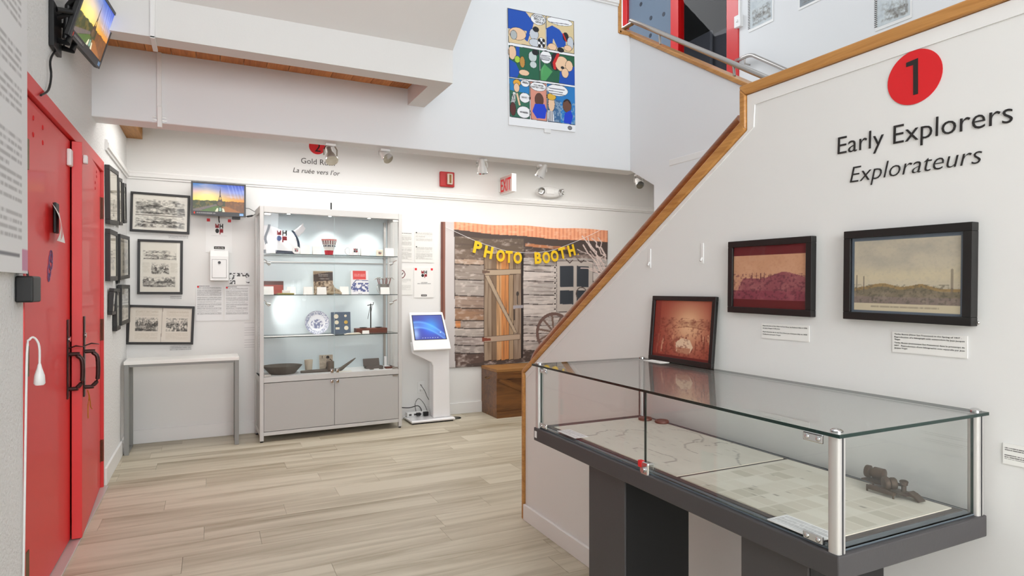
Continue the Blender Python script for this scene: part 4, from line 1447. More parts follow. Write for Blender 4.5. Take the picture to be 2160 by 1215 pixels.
for z0_, z1_, r0, r1, mm in ((0, 0.30, 0.034, 0.040, 'conered'), (0.30, 0.90, 0.040, 0.064, 'card'), (0.90, 1.0, 0.064, 0.069, 'conepink')):
    vv, ff = [], []
    for zz, rr in ((z0_, r0), (z1_, r1)):
        for k in range(NP * 2):
            a = math.pi * k / NP
            r_ = rr * (1.0 if k % 2 else 0.88)
            vv.append((r_ * math.cos(a), r_ * math.sin(a), zz * hh))
    for k in range(NP * 2):
        ff.append((k, (k + 1) % (2 * NP), 2 * NP + (k + 1) % (2 * NP), 2 * NP + k))
    if z0_ == 0:
        ff.append(tuple(range(2 * NP))[::-1])
    MB().add(vv, ff).build('pleated_band', mm, t)
for k in range(7):
    a = -math.pi / 2 + (k - 3) * 0.36
    for (r_, z_, hb) in ((0.056, 0.62, 0.012),):
        MB().box(-0.005, 0.005, -0.001, 0.001, 0, 0.015).build('mark', 'navy', t, loc=(r_ * math.cos(a), r_ * math.sin(a), (z_ - 0.10) * hh), rot=(0, 0.3 * (k % 3 - 1), a + math.pi / 2))
for k in range(9):
    a = math.pi + math.pi * (k + 0.5) / 9
    MB().add([(-0.003, -0.0565, 0.66 * hh), (0.003, -0.0565, 0.66 * hh), (0.004, -0.0645, 0.9 * hh), (-0.004, -0.0645, 0.9 * hh), (-0.003, -0.0545, 0.66 * hh), (0.003, -0.0545, 0.66 * hh), (0.004, -0.0625, 0.9 * hh), (-0.004, -0.0625, 0.9 * hh)], [(0, 1, 2, 3), (7, 6, 5, 4), (0, 4, 5, 1), (1, 5, 6, 2), (2, 6, 7, 3), (3, 7, 4, 0)]).build('stripe', 'conebrown', t, rot=(0, 0, a + math.pi / 2))
xq, _ = cl(747, 530, 0.12)
t = at_cab('mug', 'white mug with block logo on the top shelf', 'mug', xq, 0.12, z1)
t.scale = (1.12, 1.12, 1.0)
MB().lathe([(0.032, 0), (0.040, 0.004), (0.040, 0.088), (0.0385, 0.091), (0.036, 0.088), (0.036, 0.008), (0.002, 0.006)], 28).build('body', 'gloss', t, smooth=40)
MB().tube([(-0.038, 0, 0.072), (-0.058, 0, 0.078), (-0.072, 0, 0.062), (-0.072, 0, 0.035), (-0.058, 0, 0.015), (-0.038, 0, 0.014)], 0.005, 10).build('handle', 'gloss', t, smooth=60)
logo(t, -0.014, 0.018, 0.030, 0.066, -0.0415)
card('white label card right of the logo mug', 762, 522, 779, 537, z1, 0.07)
xq, _ = cl(801, 530, 0.10)
t = at_cab('logo_magnet', 'small cream square with block logo on the top shelf', 'magnet', xq, 0.10, z1)
MB().box(-0.033, 0.033, 0, 0.006, 0, 0.062).build('tile', mat('cream_card', (0.93, 0.91, 0.83), 0.6), t, bevel=0.004)
logo(t, -0.012, 0.014, 0.020, 0.044, -0.0005)
card('white label card at the right end of the top shelf', 813, 523.5, 831.7, 538.5, z1, 0.07)

# ---- second shelf
z2 = SH[1]
xa, _ = cl(556, 600, 0.2)
xb, zt = cl(598, 593, 0.2)
t = at_cab('wooden_plaque', 'red brown wooden plaque standing on the second shelf', 'plaque', (xa + xb) / 2, 0.2, z2)
w, h = xb - xa, zt - z2
MB().box(-w / 2, w / 2, 0, 0.02, 0, h).build('board', mat('dark_red_brown_wood', (0.36, 0.18, 0.13), 0.5), t, bevel=0.002)
MB().box(-w / 2 + 0.004, w / 2 - 0.004, -0.003, 0, 0.006, h * 0.72).build('red_face', wood_mat('red_stained_wood', (0.55, 0.16, 0.12), (0.70, 0.27, 0.20), 'X', 0.06, 30, 0.5), t)
card('white label card before the red brown plaque', 556.5, 604, 577.5, 619.5, z2, 0.05)
xa, _ = cl(585, 618, 0.09)
xb, _ = cl(620, 618, 0.09)
t = at_cab('folded_cloth', 'olive green folded cloth with a white card on the second shelf', 'cloth', (xa + xb) / 2, 0.09, z2)
w = xb - xa
MB().box(-w / 2, w / 2, -0.03, 0.05, 0, 0.014).build('cloth', mat('olive_cloth', (0.55, 0.52, 0.28), 0.85, vary=0.4, vscale=30), t, bevel=0.006)
MB().box(-0.03, 0.035, -0.02, 0.01, 0.014, 0.040).build('white_card', 'card', t, bevel=0.002)
card('white label card behind the olive cloth', 606, 605, 624, 619, z2, 0.17)
card('white label card left of the sepia book', 641, 605, 660, 619, z2, 0.08)


def book(name, label, x0, y0, x1, y1, zs, d, c, lean=0.12):
    xa, _ = cl(x0, y1, d)
    xb, zt = cl(x1, y0, d)
    w, h = xb - xa, zt - zs
    t = at_cab(name, label, 'book', (xa + xb) / 2, d, zs)
    t.rotation_euler = (-lean, 0, CR)
    MB().box(-w / 2, w / 2, 0.0, 0.012, 0, h).build('pages', 'cream', t)
    c.sheet('cover', -w / 2, w / 2, 0, h, 'print', t, y=-0.001)
    return t, w, h


c = Canvas(56, 64, (0.62, 0.54, 0.45), 71)
nz = c.noise(9, 9, 4)
c.mix(np.clip((nz - 0.4) * 3, 0, 1) * (c.V > 0.42), (0.85, 0.78, 0.68), 0.8)
c.mix(np.clip((0.45 - nz) * 5, 0, 1) * (c.V > 0.42), (0.22, 0.17, 0.14), 0.8)
c.poly([(0, 0.16), (1, 0.02), (1, 0.40), (0, 0.46)], (0.25, 0.21, 0.20), 0.9)
c.rect(0, 0, 1, 0.05, (0.72, 0.66, 0.56))
c.text(0.25, 0.14, 0.75, 0.27, 2, (0.85, 0.82, 0.78), 0.9)
c.text(0.3, 0.31, 0.8, 0.36, 1, (0.85, 0.82, 0.78), 0.7, 0.9)
book('picture_book', 'brown sepia covered book standing on the second shelf', 662, 571.5, 703, 619, z2, 0.15, c)
card('white label card leaning on the sepia book', 669.5, 605.5, 689, 620.5, z2, 0.06)
xq, _ = cl(706, 615, 0.10)
t = at_cab('stone_pile', 'beige gnarled stones leaning beside the sepia book', 'stone', xq, 0.10, z2)
M['bone'] = mat('beige_stone', (0.66, 0.60, 0.50), 0.8, vary=0.35, vscale=35, bump=0.4, bscale=60)
for a, b, r0, r1 in (((-0.055, 0, 0.012), (-0.02, 0.01, 0.075), 0.014, 0.006), ((-0.01, -0.005, 0.012), (-0.015, 0.01, 0.085), 0.014, 0.008), ((0.02, 0, 0.012), (-0.012, 0.008, 0.07), 0.013, 0.007),
                     ((0.055, 0.0, 0.010), (0.005, 0.008, 0.05), 0.011, 0.008), ((-0.05, -0.01, 0.012), (0.06, -0.01, 0.010), 0.011, 0.009)):
    MB().tube([a, tuple((np.array(a) + np.array(b)) / 2 + np.array((0.004, 0, 0.006))), b], [r0, (r0 + r1) * 0.55, r1], 8).build('stone_piece', 'bone', t, smooth=60)
card('white label card left of the red and blue booklet', 717.5, 604.5, 736, 619.5, z2, 0.13)
c = Canvas(56, 70, (0.92, 0.92, 0.93), 72)
c.rect(0.12, 0.0, 0.86, 0.37, (0.88, 0.30, 0.28))
c.text(0.2, 0.14, 0.8, 0.27, 2, (0.97, 0.9, 0.9), 0.9)
nz = c.noise(10, 12, 3)
c.mix((nz > 0.48) & (c.V > 0.52) & (c.V < 0.88), (0.22, 0.27, 0.52), 0.85)
c.line([(0.12, 0.55), (0.3, 0.40), (1.0, 0.42)], 0.03, (0.25, 0.28, 0.5))
c.text(0.4, 0.95, 0.6, 0.97, 1, (0.3, 0.3, 0.3), 0.9, 0.9)
book('booklet', 'white booklet with red title block and blue picture', 741, 571, 778, 621, z2, 0.12, c)
xq, _ = cl(811, 612, 0.13)
t = at_cab('miniature_bucket', 'small galvanised bucket full of miniature pickaxes', 'bucket', xq, 0.15, z2)
t.scale = (1.22, 1.22, 1.12)
MB().lathe([(0.034, 0), (0.046, 0.085), (0.048, 0.087), (0.044, 0.085), (0.032, 0.004), (0.001, 0.003)], 24).build('pail', 'steel', t, smooth=40)
MB().tube([(-0.047, 0, 0.08), (-0.062, -0.02, 0.06), (-0.06, -0.05, 0.02), (-0.03, -0.05, 0.005)], 0.0018, 6).build('bail', 'steel', t, smooth=60)
for k, (xt, yt) in enumerate(((-0.052, 0.0), (-0.035, 0.02), (-0.012, -0.01), (0.016, -0.01), (0.034, 0.02), (0.055, 0.0))):
    tp = Vector((xt, yt, 0.132 + 0.006 * (k % 2)))
    pk = MB().tube([(xt * 0.4, yt * 0.4, 0.01), tp], 0.003, 6).build('pick_handle', mat('reddish_handle', (0.50, 0.25, 0.20), 0.5), t)
    MB().tube([tp + Vector((-0.028, 0, -0.014)), tp + Vector((-0.012, 0, 0.001)), tp, tp + Vector((0.012, 0, 0.001)), tp + Vector((0.028, 0, -0.014))], [0.001, 0.0035, 0.004, 0.0035, 0.001], 6).build('pick_head', 'steel', pk, smooth=60)
card('white label card before the miniature bucket', 803.5, 606, 822, 621.5, z2, 0.05)

# ---- third shelf
z3 = SH[2]
xa, _ = cl(642.4, 680, 0.2)
xb, zt = cl(694, 658, 0.2)
r_ = (xb - xa) / 2
t = at_cab('decorative_plate', 'white plate with blue printed scene standing on the third shelf', 'plate', (xa + xb) / 2, 0.17, z3 + 0.001)
t.rotation_euler = (-0.14, 0, CR)
MB().lathe([(0.3 * r_, 0.016), (0.6 * r_, 0.014), (0.95 * r_, 0.002), (r_, 0.0), (r_, 0.003), (0.62 * r_, 0.018), (0.3 * r_, 0.02)], 40, 0,
           Matrix.Translation((0, 0, r_)) @ Matrix.Rotation(math.pi / 2, 4, 'X') @ Matrix.Scale(-1, 4, (0, 0, 1))).build('rim', 'gloss', t, smooth=50)
c = Canvas(90, 90, (0.90, 0.91, 0.93), 73)
R2 = np.sqrt((c.U - 0.5) ** 2 + (c.V - 0.5) ** 2)
A2 = np.arctan2(c.V - 0.5, c.U - 0.5)
nz = c.noise(34, 34, 2)
c.mix((R2 > 0.34) * np.clip((nz - 0.38) * 4, 0, 1), (0.45, 0.49, 0.62), 0.75)
c.mix((R2 > 0.47), (0.50, 0.54, 0.66), 0.5)
for k in range(7):
    a = -math.pi / 2 + k * 2 * math.pi / 7
    u_, v_ = 0.5 + 0.405 * math.cos(a), 0.5 + 0.405 * math.sin(a)
    c.ell(u_, v_, 0.055, 0.04, (0.40, 0.45, 0.60))
    c.ell(u_, v_, 0.045, 0.03, (0.88, 0.90, 0.93))
n3 = c.noise(16, 16, 3)
c.mix((((c.U - 0.5) / 0.25) ** 2 + ((c.V - 0.55) / 0.2) ** 2 < 1) * np.clip((n3 - 0.38) * 5, 0, 1), (0.36, 0.39, 0.54), 0.8)
vv = []
o = c.sheet('plate_print', -r_, r_, 0, 2 * r_, 'print', t, y=-0.0)
me = o.data
co = np.zeros(len(me.vertices) * 3)
me.vertices.foreach_get('co', co)
co = co.reshape(-1, 3)
rr = np.sqrt(co[:, 0] ** 2 + (co[:, 2] - r_) ** 2)
k_ = np.where(rr > r_ * 0.985, r_ * 0.985 / np.maximum(rr, 1e-6), 1.0)
co[:, 0] *= k_
co[:, 2] = r_ + (co[:, 2] - r_) * k_
rr = np.minimum(rr, r_ * 0.985) / r_
co[:, 1] = np.interp(rr, [0, 0.3, 0.6, 0.95, 1.0], [0.0152, 0.0152, 0.0128, 0.0008, -0.0015]) - 0.001
me.vertices.foreach_set('co', co.reshape(-1))
me.update()
xa, _ = cl(699, 690, 0.19)
xb, zt = cl(740, 658, 0.19)
t = at_cab('coin_board', 'slate blue board with six pale coins on the third shelf', 'board', (xa + xb) / 2, 0.19, z3 + 0.001)
t.rotation_euler = (-0.10, 0, CR)
w, h = xb - xa, zt - z3
MB().box(-w / 2, w / 2, 0, 0.006, 0, h).build('board', mat('slate_blue_card', (0.34, 0.40, 0.47), 0.7), t)
M['coin'] = mat('ivory_coin', (0.90, 0.87, 0.78), 0.4)
M['gold'] = mat('gold_coin', (0.80, 0.66, 0.35), 0.35, 0.6)
for fx, fz, rr, mm in ((-0.24, 0.80, 0.021, 'coin'), (0.24, 0.82, 0.012, 'coin'), (-0.22, 0.52, 0.019, 'coin'), (0.26, 0.52, 0.017, 'gold'), (0.27, 0.25, 0.020, 'coin')):
    MB().lathe([(rr, 0), (rr, 0.003), (rr * 0.86, 0.0034), (rr * 0.84, 0.0024)], 20, 0, Matrix.Translation((fx * w, 0, fz * h)) @ Matrix.Rotation(math.pi / 2, 4, 'X')).build('coin', mm, t, smooth=40)
MB().box(-0.28 * w, -0.28 * w + 0.036, -0.003, 0, 0.19 * h, 0.19 * h + 0.020).build('ingot', 'coin', t, bevel=0.001)
xa, _ = cl(752, 700, 0.15)
xb, zt = cl(817, 690.5, 0.15)
t = at_cab('balance_scale', 'small balance scale on a reddish wooden box', 'scale', (xa + xb) / 2, 0.15, z3)
w = xb - xa
M['redwood'] = wood_mat('reddish_box_wood', (0.27, 0.12, 0.08), (0.42, 0.22, 0.16), 'X', 0.06, 40, 0.4)
bo = MB().box(-w / 2, w / 2, 0, 0.10, 0, 0.044).build('box', 'redwood', t, bevel=0.003)
MB().ball((0.0, -0.001, 0.026), 0.004, 10, 6).build('knob', 'brass', bo, smooth=60)
_, zt = cl(782, 640.5, 0.2)
hS = zt - z3
xc_ = -0.005
xs_ = cl(782, 680, 0.2)[0] - (xa + xb) / 2
MB().tube([(xs_, 0.05, 0.044), (xs_, 0.05, hS)], 0.0055, 10).build('pillar', 'blackp', t, smooth=60)
MB().tube([(xs_ - 0.032, 0.05, hS - 0.016), (xs_, 0.05, hS - 0.010), (xs_ + 0.022, 0.05, hS - 0.010), (xs_ + 0.026, 0.05, hS + 0.012)], 0.004, 8).build('beam', 'blackp', t, smooth=60)
MB().tube([(xs_ - 0.005, 0.045, hS - 0.02), (xs_ - 0.020, 0.043, hS - 0.09), (xs_ - 0.030, 0.043, hS - 0.145)], 0.0022, 6).tube([(xs_ + 0.012, 0.045, hS - 0.02), (xs_ + 0.002, 0.043, hS - 0.075)], 0.0022, 6).build('hanger', 'blackp', t, smooth=60)
for x in (-w * 0.24, w * 0.26):
    MB().lathe([(0.006, 0.0), (0.034, 0.004), (0.036, 0.007), (0.030, 0.005), (0.004, 0.003)], 20, 0, Matrix.Translation((x, 0.05, 0.044))).build('pan', 'blackp', t, smooth=60)
xa, _ = cl(555.5, 708, 0.08)
xb, _ = cl(704, 706, 0.08)
t = at_cab('paper_sheet', 'large white paper lying on the left of the third shelf', 'paper', xa, 0.04, z3)
MB().box(0.005, xb - xa, 0, 0.115, 0, 0.0015).box(0.06, 0.42, 0.01, 0.09, 0.0015, 0.003).build('sheet', 'paper', t)
card('white label card before the balance scale', 765, 699.5, 779, 706, z3, 0.05)
xq, _ = cl(744, 705, 0.07)
t = at_cab('folded_note', 'cream folded note lying before the coin board', 'note', xq, 0.07, z3)
MB().prism([(-0.075, 0), (0.075, 0), (0.06, 0.012), (-0.04, 0.008)], 'y', -0.025, 0.03).build('note', 'cream', t)

# ---- bottom deck
z4 = 0.552
xa, _ = cl(554, 785, 0.16)
xb, _ = cl(639, 785, 0.16)
t = at_cab('gold_pan', 'wide dark metal gold pan on the cabinet floor', 'pan', (xa + xb) / 2, 0.195, z4)
rr = min(0.148, (xb - xa) / 2)
sx = (xb - xa) / 2 / rr
M['iron'] = mat('dark_worn_iron', (0.38, 0.35, 0.315), 0.6, 0.1, vary=0.3, vscale=18)
MB().lathe([(rr * 0.62, 0), (rr * 0.98, 0.068), (rr, 0.072), (rr * 0.97, 0.070), (rr * 0.60, 0.005), (0.002, 0.004)], 36, 0, Matrix.Diagonal((sx, 1, 1, 1))).build('pan', 'iron', t, smooth=40)
xq, _ = cl(651, 780, 0.22)
t = at_cab('clay_cup', 'beige clay cup behind the pickaxe head', 'cup', xq, 0.22, z4)
MB().lathe([(0.027, 0), (0.029, 0.003), (0.037, 0.105), (0.036, 0.107), (0.033, 0.104), (0.026, 0.008), (0.002, 0.006)], 24).build('cup', mat('beige_clay', (0.80, 0.76, 0.68), 0.8, bump=0.2), t, smooth=40)
c = Canvas(44, 60, (0.66, 0.62, 0.55), 74)
nz = c.noise(6, 8, 4)
c.mix(np.clip((nz - 0.45) * 3, 0, 1), (0.80, 0.76, 0.68), 0.7)
dk = (0.14, 0.12, 0.11)
c.ell(0.62, 0.16, 0.12, 0.10, dk)
c.poly([(0.50, 0.24), (0.76, 0.24), (0.86, 0.50), (0.66, 0.58), (0.50, 0.52)], (0.60, 0.56, 0.50))
c.line([(0.52, 0.28), (0.38, 0.42), (0.55, 0.5)], 0.07, (0.72, 0.66, 0.58))
c.line([(0.78, 0.28), (0.93, 0.40)], 0.06, dk)
c.poly([(0.50, 0.50), (0.72, 0.52), (0.66, 0.78), (0.52, 0.95), (0.40, 0.93), (0.50, 0.70)], dk)
c.line([(0.22, 0.08), (0.2, 0.2)], 0.05, dk)
book('photograph', 'standing sepia photograph of a working figure on the cabinet floor', 674.5, 748, 702.5, 784, z4, 0.20, c, 0.1)[0]['category'] = 'photo'
pk = at_cab('pickaxe_head', 'dark pickaxe head with one arm curving up', 'tool', 0, 0.13, z4)


def pp(px, py_):
    x, z = cl(px, py_, 0.13)
    return (x, 0.0, z - z4)


pts_ = [(634, 786.5), (645, 788.5), (660, 790), (680, 789.5), (700, 787), (716, 780), (730, 770), (742, 761), (750, 755)]
pa = [pp(*p) for p in pts_]
pa = [(p[0], 0, max(p[2], 0.012)) for p in pa]
MB().tube(pa, [0.010, 0.013, 0.015, 0.016, 0.018, 0.018, 0.013, 0.009, 0.003], 10, squash=(1.0, 1.0)).build('blade', 'iron', pk, smooth=60)
ee = pp(697, 784)
MB().lathe([(0.030, 0.0), (0.034, 0.02), (0.034, 0.085), (0.030, 0.09), (0.024, 0.085), (0.024, 0.07), (0.002, 0.068)], 18, 0, Matrix.Translation((ee[0], 0.0, 0.003))).build('eye', 'iron', pk, smooth=40)
xa, _ = cl(769, 780, 0.2)
xb, _ = cl(805, 780, 0.2)
t = at_cab('pocket_case', 'small dark case standing open on the cabinet floor', 'case', (xa + xb) / 2, 0.20, z4)
w = xb - xa
M['darkcase'] = mat('dark_brown_case', (0.36, 0.33, 0.31), 0.6)
MB().box(-w / 2, w / 2, -0.06, 0.02, 0, 0.022).build('tray', 'darkcase', t, bevel=0.003)
MB().box(-w / 2 - 0.004, w / 2 - 0.012, 0, 0.008, 0, 0.075).build('lid', 'darkcase', t, loc=(0, 0.022, 0.016), rot=(-0.35, 0, 0), bevel=0.003)
for k, (px, py_, lab) in enumerate(((784, 784, 'small dark ring left before the open case'), (804, 783, 'small dark ring right before the open case'))):
    x, z = cl(px, py_, 0.09)
    t = at_cab('metal_ring', lab, 'ring', x, 0.09, z4, 0, 'rings before the open case')
    MB().lathe([(0.017, 0), (0.021, 0.002), (0.021, 0.006), (0.017, 0.007), (0.013, 0.005), (0.013, 0.001)], 20).build('ring', 'darkcase', t, smooth=60)
x, _ = cl(818, 778, 0.16)
t = at_cab('folding_knife', 'small dark folding knife lying right of the open case', 'knife', x, 0.16, z4, -0.4)
MB().box(-0.035, 0.02, -0.006, 0.006, 0, 0.010).build('grip', 'darkcase', t, bevel=0.003)
MB().prism([(0.02, -0.005), (0.045, 0.001), (0.02, 0.005)], 'z', 0.003, 0.006).build('blade', 'steel', t)
x, _ = cl(835, 783, 0.10)
t = at_cab('dark_slab', 'dark red slab in the right corner of the cabinet floor', 'slab', min(x, CW - 0.085), 0.10, z4)
MB().box(-0.045, 0.045, -0.02, 0.03, 0, 0.016).build('slab', 'redwood', t, bevel=0.002)
x, _ = cl(813, 770, 0.30)
t = at_cab('white_tube', 'short white tube standing at the back of the cabinet floor', 'tube', x, 0.30, z4)
MB().lathe([(0.014, 0), (0.014, 0.09), (0.012, 0.093)], 16).build('tube', 'white', t, smooth=40)
xq, _ = cl(718, 786, 0.07)
t = at_cab('flat_caption', 'cream caption slip lying before the pickaxe head', 'caption', xq + 0.03, 0.06, z4)
MB().box(-0.07, 0.07, -0.015, 0.03, 0, 0.0012).build('slip', 'cream', t)
# ---- on top of the cabinet
xq, _ = cl(620, 436, 0.2)
t = at_cab('black_puck', 'black rounded puck lying on top of the cabinet', 'puck', xq, 0.2, CH)
MB().lathe([(0.03, 0), (0.032, 0.008), (0.02, 0.02), (0.004, 0.024)], 20).build('puck', 'blackp', t, smooth=50)
xq, _ = cl(698.5, 440, 0.30)
t = at_cab('antenna', 'black upright antenna standing on top of the cabinet', 'antenna', xq, 0.30, CH)
MB().lathe([(0.02, 0), (0.02, 0.006), (0.004, 0.012), (0.004, 0.03), (0.0065, 0.035), (0.0065, 0.10), (0.004, 0.102)], 14).build('rod', 'blackp', t, smooth=40)

# ================================================================ white console table
tz = 0.733
tb = thing('console_table', 'narrow white console table with grey legs under the engravings', 'table', (-0.612, 5.665, 0))
TW, TD = 0.825, 0.315
MB().box(0, TW, 0, TD, tz - 0.026, tz).build('table_top', mat('white_table_top', (0.93, 0.925, 0.91), 0.4), tb, bevel=0.002)
M['legp'] = mat('grey_table_leg', (0.56, 0.56, 0.55), 0.5, 0.2)
for x in (0.0, TW - 0.036):
    for y in (0.004, TD - 0.040):
        MB().box(x + 0.002, x + 0.034, y, y + 0.036, 0, tz - 0.026).build('leg', 'legp', tb, bevel=0.002)
    MB().box(x + 0.004, x + 0.032, 0.04, TD - 0.04, 0.0, 0.02).build('foot_rail', 'legp', tb, bevel=0.002)
    MB().box(x + 0.004, x + 0.032, 0.04, TD - 0.04, tz - 0.05, tz - 0.026).build('side_rail', 'legp', tb)
MB().box(0.036, TW - 0.036, 0.006, 0.030, tz - 0.045, tz - 0.026).build('apron', 'legp', tb)

# ================================================================ touch screen kiosk
kx0, kx1, ky = 1.725, 2.172, 5.75
kw = kx1 - kx0
ki = thing('information_kiosk', 'glossy white touch screen kiosk on a flat base', 'kiosk', (kx0, ky, 0))
MB().box(0.0, kw, 0.0, 0.295, 0.012, 0.036).build('base_plate', 'gloss', ki, bevel=0.010, seg=3)
MB().box(0.02, kw - 0.02, 0.015, 0.28, 0.0, 0.012).build('base_foot', 'blackp', ki)


def kz(px, py_, Y):
    return on_y(px, py_, Y).z


xh0, xh1 = 0.02, 0.40


def kl(px, py_, d):
    p = on_y(px, py_, ky + d)
    return p.x - kx0, p.z


# front shell: full width under the screen, cut away diagonally to a narrow column on the right
sh = [kl(869, 712, 0.03), kl(945, 712, 0.03), kl(948, 735, 0.05), kl(949, 885, 0.07), kl(913, 885, 0.07), kl(913, 772, 0.07), kl(909, 764, 0.07), kl(871, 746, 0.05)]
sh[0], sh[1] = (sh[0][0], 0.785), (sh[1][0], 0.785)
sh[3] = (sh[3][0], 0.036)
sh[4] = (sh[4][0], 0.036)
MB().prism(sh, 'y', 0.055, 0.10).build('shell', 'gloss', ki, bevel=0.010, seg=3)
xc0, xc1 = sh[4][0] + 0.012, sh[3][0] - 0.012
MB().box(xc0, xc1, 0.10, 0.22, 0.036, 0.80).build('column', 'gloss', ki, bevel=0.006)
# head: slab leaning back, its face towards the camera
hb, ht = (0.03, 0.775), (0.200, 1.070)
L_ = math.hypot(ht[0] - hb[0], ht[1] - hb[1])
lean = math.atan2(ht[0] - hb[0], ht[1] - hb[1])
hw = xh1 - xh0
head = MB().prism([(-hw / 2 + 0.018, L_), (hw / 2 - 0.018, L_), (hw / 2, 0.0), (hw / 2, -0.07), (-hw / 2, -0.07), (-hw / 2, 0.0)], 'y', 0.0, 0.03).build(
    'head', 'gloss', ki, loc=((xh0 + xh1) / 2, hb[0], hb[1]), rot=(-lean, 0, 0), bevel=0.006, seg=3)
sw0, sw1, sb0, sb1 = hw * 0.84, hw * 0.80, 0.035, L_ - 0.03
MB().prism([(-sw1 / 2 - 0.004, sb1), (sw1 / 2 + 0.004, sb1), (sw0 / 2 + 0.006, sb0), (-sw0 / 2 - 0.006, sb0)], 'y', -0.0015, 0.0).build('screen_border', 'blackp', head)
c = Canvas(80, 50, (0.05, 0.3, 0.75), 81)
U, V = c.U, c.V
c.a = np.stack([0.02 + 0.10 * V, 0.16 + 0.35 * np.exp(-((U - 0.6) ** 2 / 0.08 + (V - 0.45) ** 2 / 0.12)), 0.55 + 0.35 * np.exp(-((U - 0.55) ** 2 / 0.12 + (V - 0.5) ** 2 / 0.15))], -1)
for k, (o_, w_) in enumerate(((0.30, 0.05), (0.42, 0.10), (0.52, 0.04))):
    cv = o_ + 0.55 * U ** 1.6 - 0.1 * np.sin(U * 3)
    c.mix(np.exp(-((V - cv) / w_) ** 2), (0.45, 0.75, 1.0), 0.6 if k != 1 else 0.4)
c.mix(np.exp(-(((U - 0.05) / 0.12) ** 2 + ((V - 0.75) / 0.25) ** 2)), (0.75, 0.9, 1.0), 0.7)
for k in range(7):
    c.ell(0.25 + 0.08 * k, 0.93, 0.015, 0.02, (0.9, 0.95, 1.0), 0.8)
c.ell(0.86, 0.72, 0.02, 0.03, (0.9, 0.95, 1.0), 0.8)
o = c.sheet('screen', -0.5, 0.5, sb0 + 0.006, sb1 - 0.006, 'screen', head, y=-0.0022)
me = o.data
co = np.zeros(len(me.vertices) * 3)
me.vertices.foreach_get('co', co)
co = co.reshape(-1, 3)
tt = (co[:, 2] - sb0) / (sb1 - sb0)
co[:, 0] *= sw0 * (1 - tt) + sw1 * tt - 0.006
me.vertices.foreach_set('co', co.reshape(-1))
me.update()
# kiosk wiring, wall outlet and power strip
o0 = on_y(888, 817, YB)
t = thing('wall_outlet', 'white wall outlet with a plug behind the kiosk', 'outlet', (o0.x, YB, o0.z - 0.057))
MB().box(-0.035, 0.035, -0.006, -0.0005, 0, 0.115).build('cover_plate', 'white', t, bevel=0.002)
for z in (0.078, 0.036):
    so = MB().box(-0.016, 0.016, -0.008, -0.006, z - 0.013, z + 0.013).build('socket', 'white', t, bevel=0.003)
    for x in (-0.007, 0.005):
        MB().box(x, x + 0.003, -0.0085, -0.0078, z - 0.003, z + 0.007).build('slot', 'ink', so)
MB().box(-0.014, 0.014, -0.035, -0.008, 0.024, 0.046).build('plug', 'white', t, bevel=0.004)
p0 = on_y(866, 873, 6.0)
t = thing('power_strip', 'white power strip with plugs on the floor beside the kiosk', 'power strip', (1.80, 5.97, 0.0362))
MB().box(-0.06, 0.16, -0.02, 0.04, 0, 0.042).build('strip', 'white', t, bevel=0.004)
for k in range(4):
    MB().box(-0.04 + 0.05 * k, -0.015 + 0.05 * k, -0.0215, -0.02, 0.012, 0.030).build('socket', 'greyink', t)
MB().box(0.10, 0.15, -0.055, -0.022, 0.005, 0.045).build('plug', 'blackp', t, bevel=0.004)
MB().box(0.03, 0.07, -0.05, -0.022, 0.010, 0.04).build('plug', 'blackp', t, bevel=0.004)
t = thing('kiosk_cables', 'loose grey and black cables behind the kiosk', 'cable', (1.9, 5.98, 0))
MB().tube([(0.0, 0.05, 0.34), (0.03, 0.0, 0.28), (0.06, 0.02, 0.22), (0.09, 0.05, 0.18)], 0.003, 6).build('grey_cable', 'greyink', t, smooth=60)
MB().tube([(-0.22, 0.03, 0.13), (-0.12, 0.04, 0.115), (-0.03, 0.03, 0.13), (0.0, 0.01, 0.08), (-0.05, -0.05, 0.05)], 0.0045, 6).build('black_cable', 'blackp', t, smooth=60)
MB().tube([(-0.05, 0.02, 0.05), (-0.06, 0.03, 0.15), (-0.02, 0.04, 0.20), (0.03, 0.03, 0.15), (0.07, 0.03, 0.06)], 0.003, 6).build('grey_cable', 'greyink', t, smooth=60)
t = thing('floor_cable', 'black cable lying on the floor right of the kiosk', 'cable', (2.2, 5.85, 0))
MB().tube([(-0.09, 0.10, 0.006), (0.0, 0.06, 0.006), (0.06, 0.02, 0.006), (0.055, -0.02, 0.006), (0.0, -0.03, 0.006), (-0.03, -0.02, 0.008)], 0.005, 8).build('cable', 'blackp', t, smooth=60)

# ================================================================ wooden chest
ch = thing('wooden_chest', 'dark brown wooden chest with a pale lid below the photo backdrop', 'chest', (2.58, 5.67, 0))
cwid, cdep, chh = 1.0, 0.395, 0.492
MB().box(0.004, cwid, 0.004, cdep, 0, chh - 0.03).build('body', 'chest', ch, bevel=0.003)
MB().box(0, cwid + 0.004, 0, cdep, chh - 0.03, chh).build('lid', wood_mat('oak_chest_lid', (0.50, 0.34, 0.17), (0.66, 0.47, 0.26), 'X', 0.1, 14, 0.4), ch, bevel=0.003)
for x0, x1, z0, z1_ in ((0.004, cwid, chh - 0.10, chh - 0.034), (0.004, cwid, 0.0, 0.06)):
    MB().box(x0, x1, -0.006, 0.004, z0, z1_).build('batten', 'chest', ch, bevel=0.002)
br = MB().box(-0.42, 0.42, -0.006, 0.0, -0.028, 0.028).build('brace', 'chest', ch, loc=(0.42, 0.004, 0.22), rot=(0, math.radians(24), 0), bevel=0.002)
MB().tube([(-0.004, 0.16, chh - 0.10), (-0.03, 0.17, chh - 0.11), (-0.03, 0.23, chh - 0.11), (-0.004, 0.24, chh - 0.10)], 0.005, 8).build('side_handle', 'brass', ch, smooth=60)

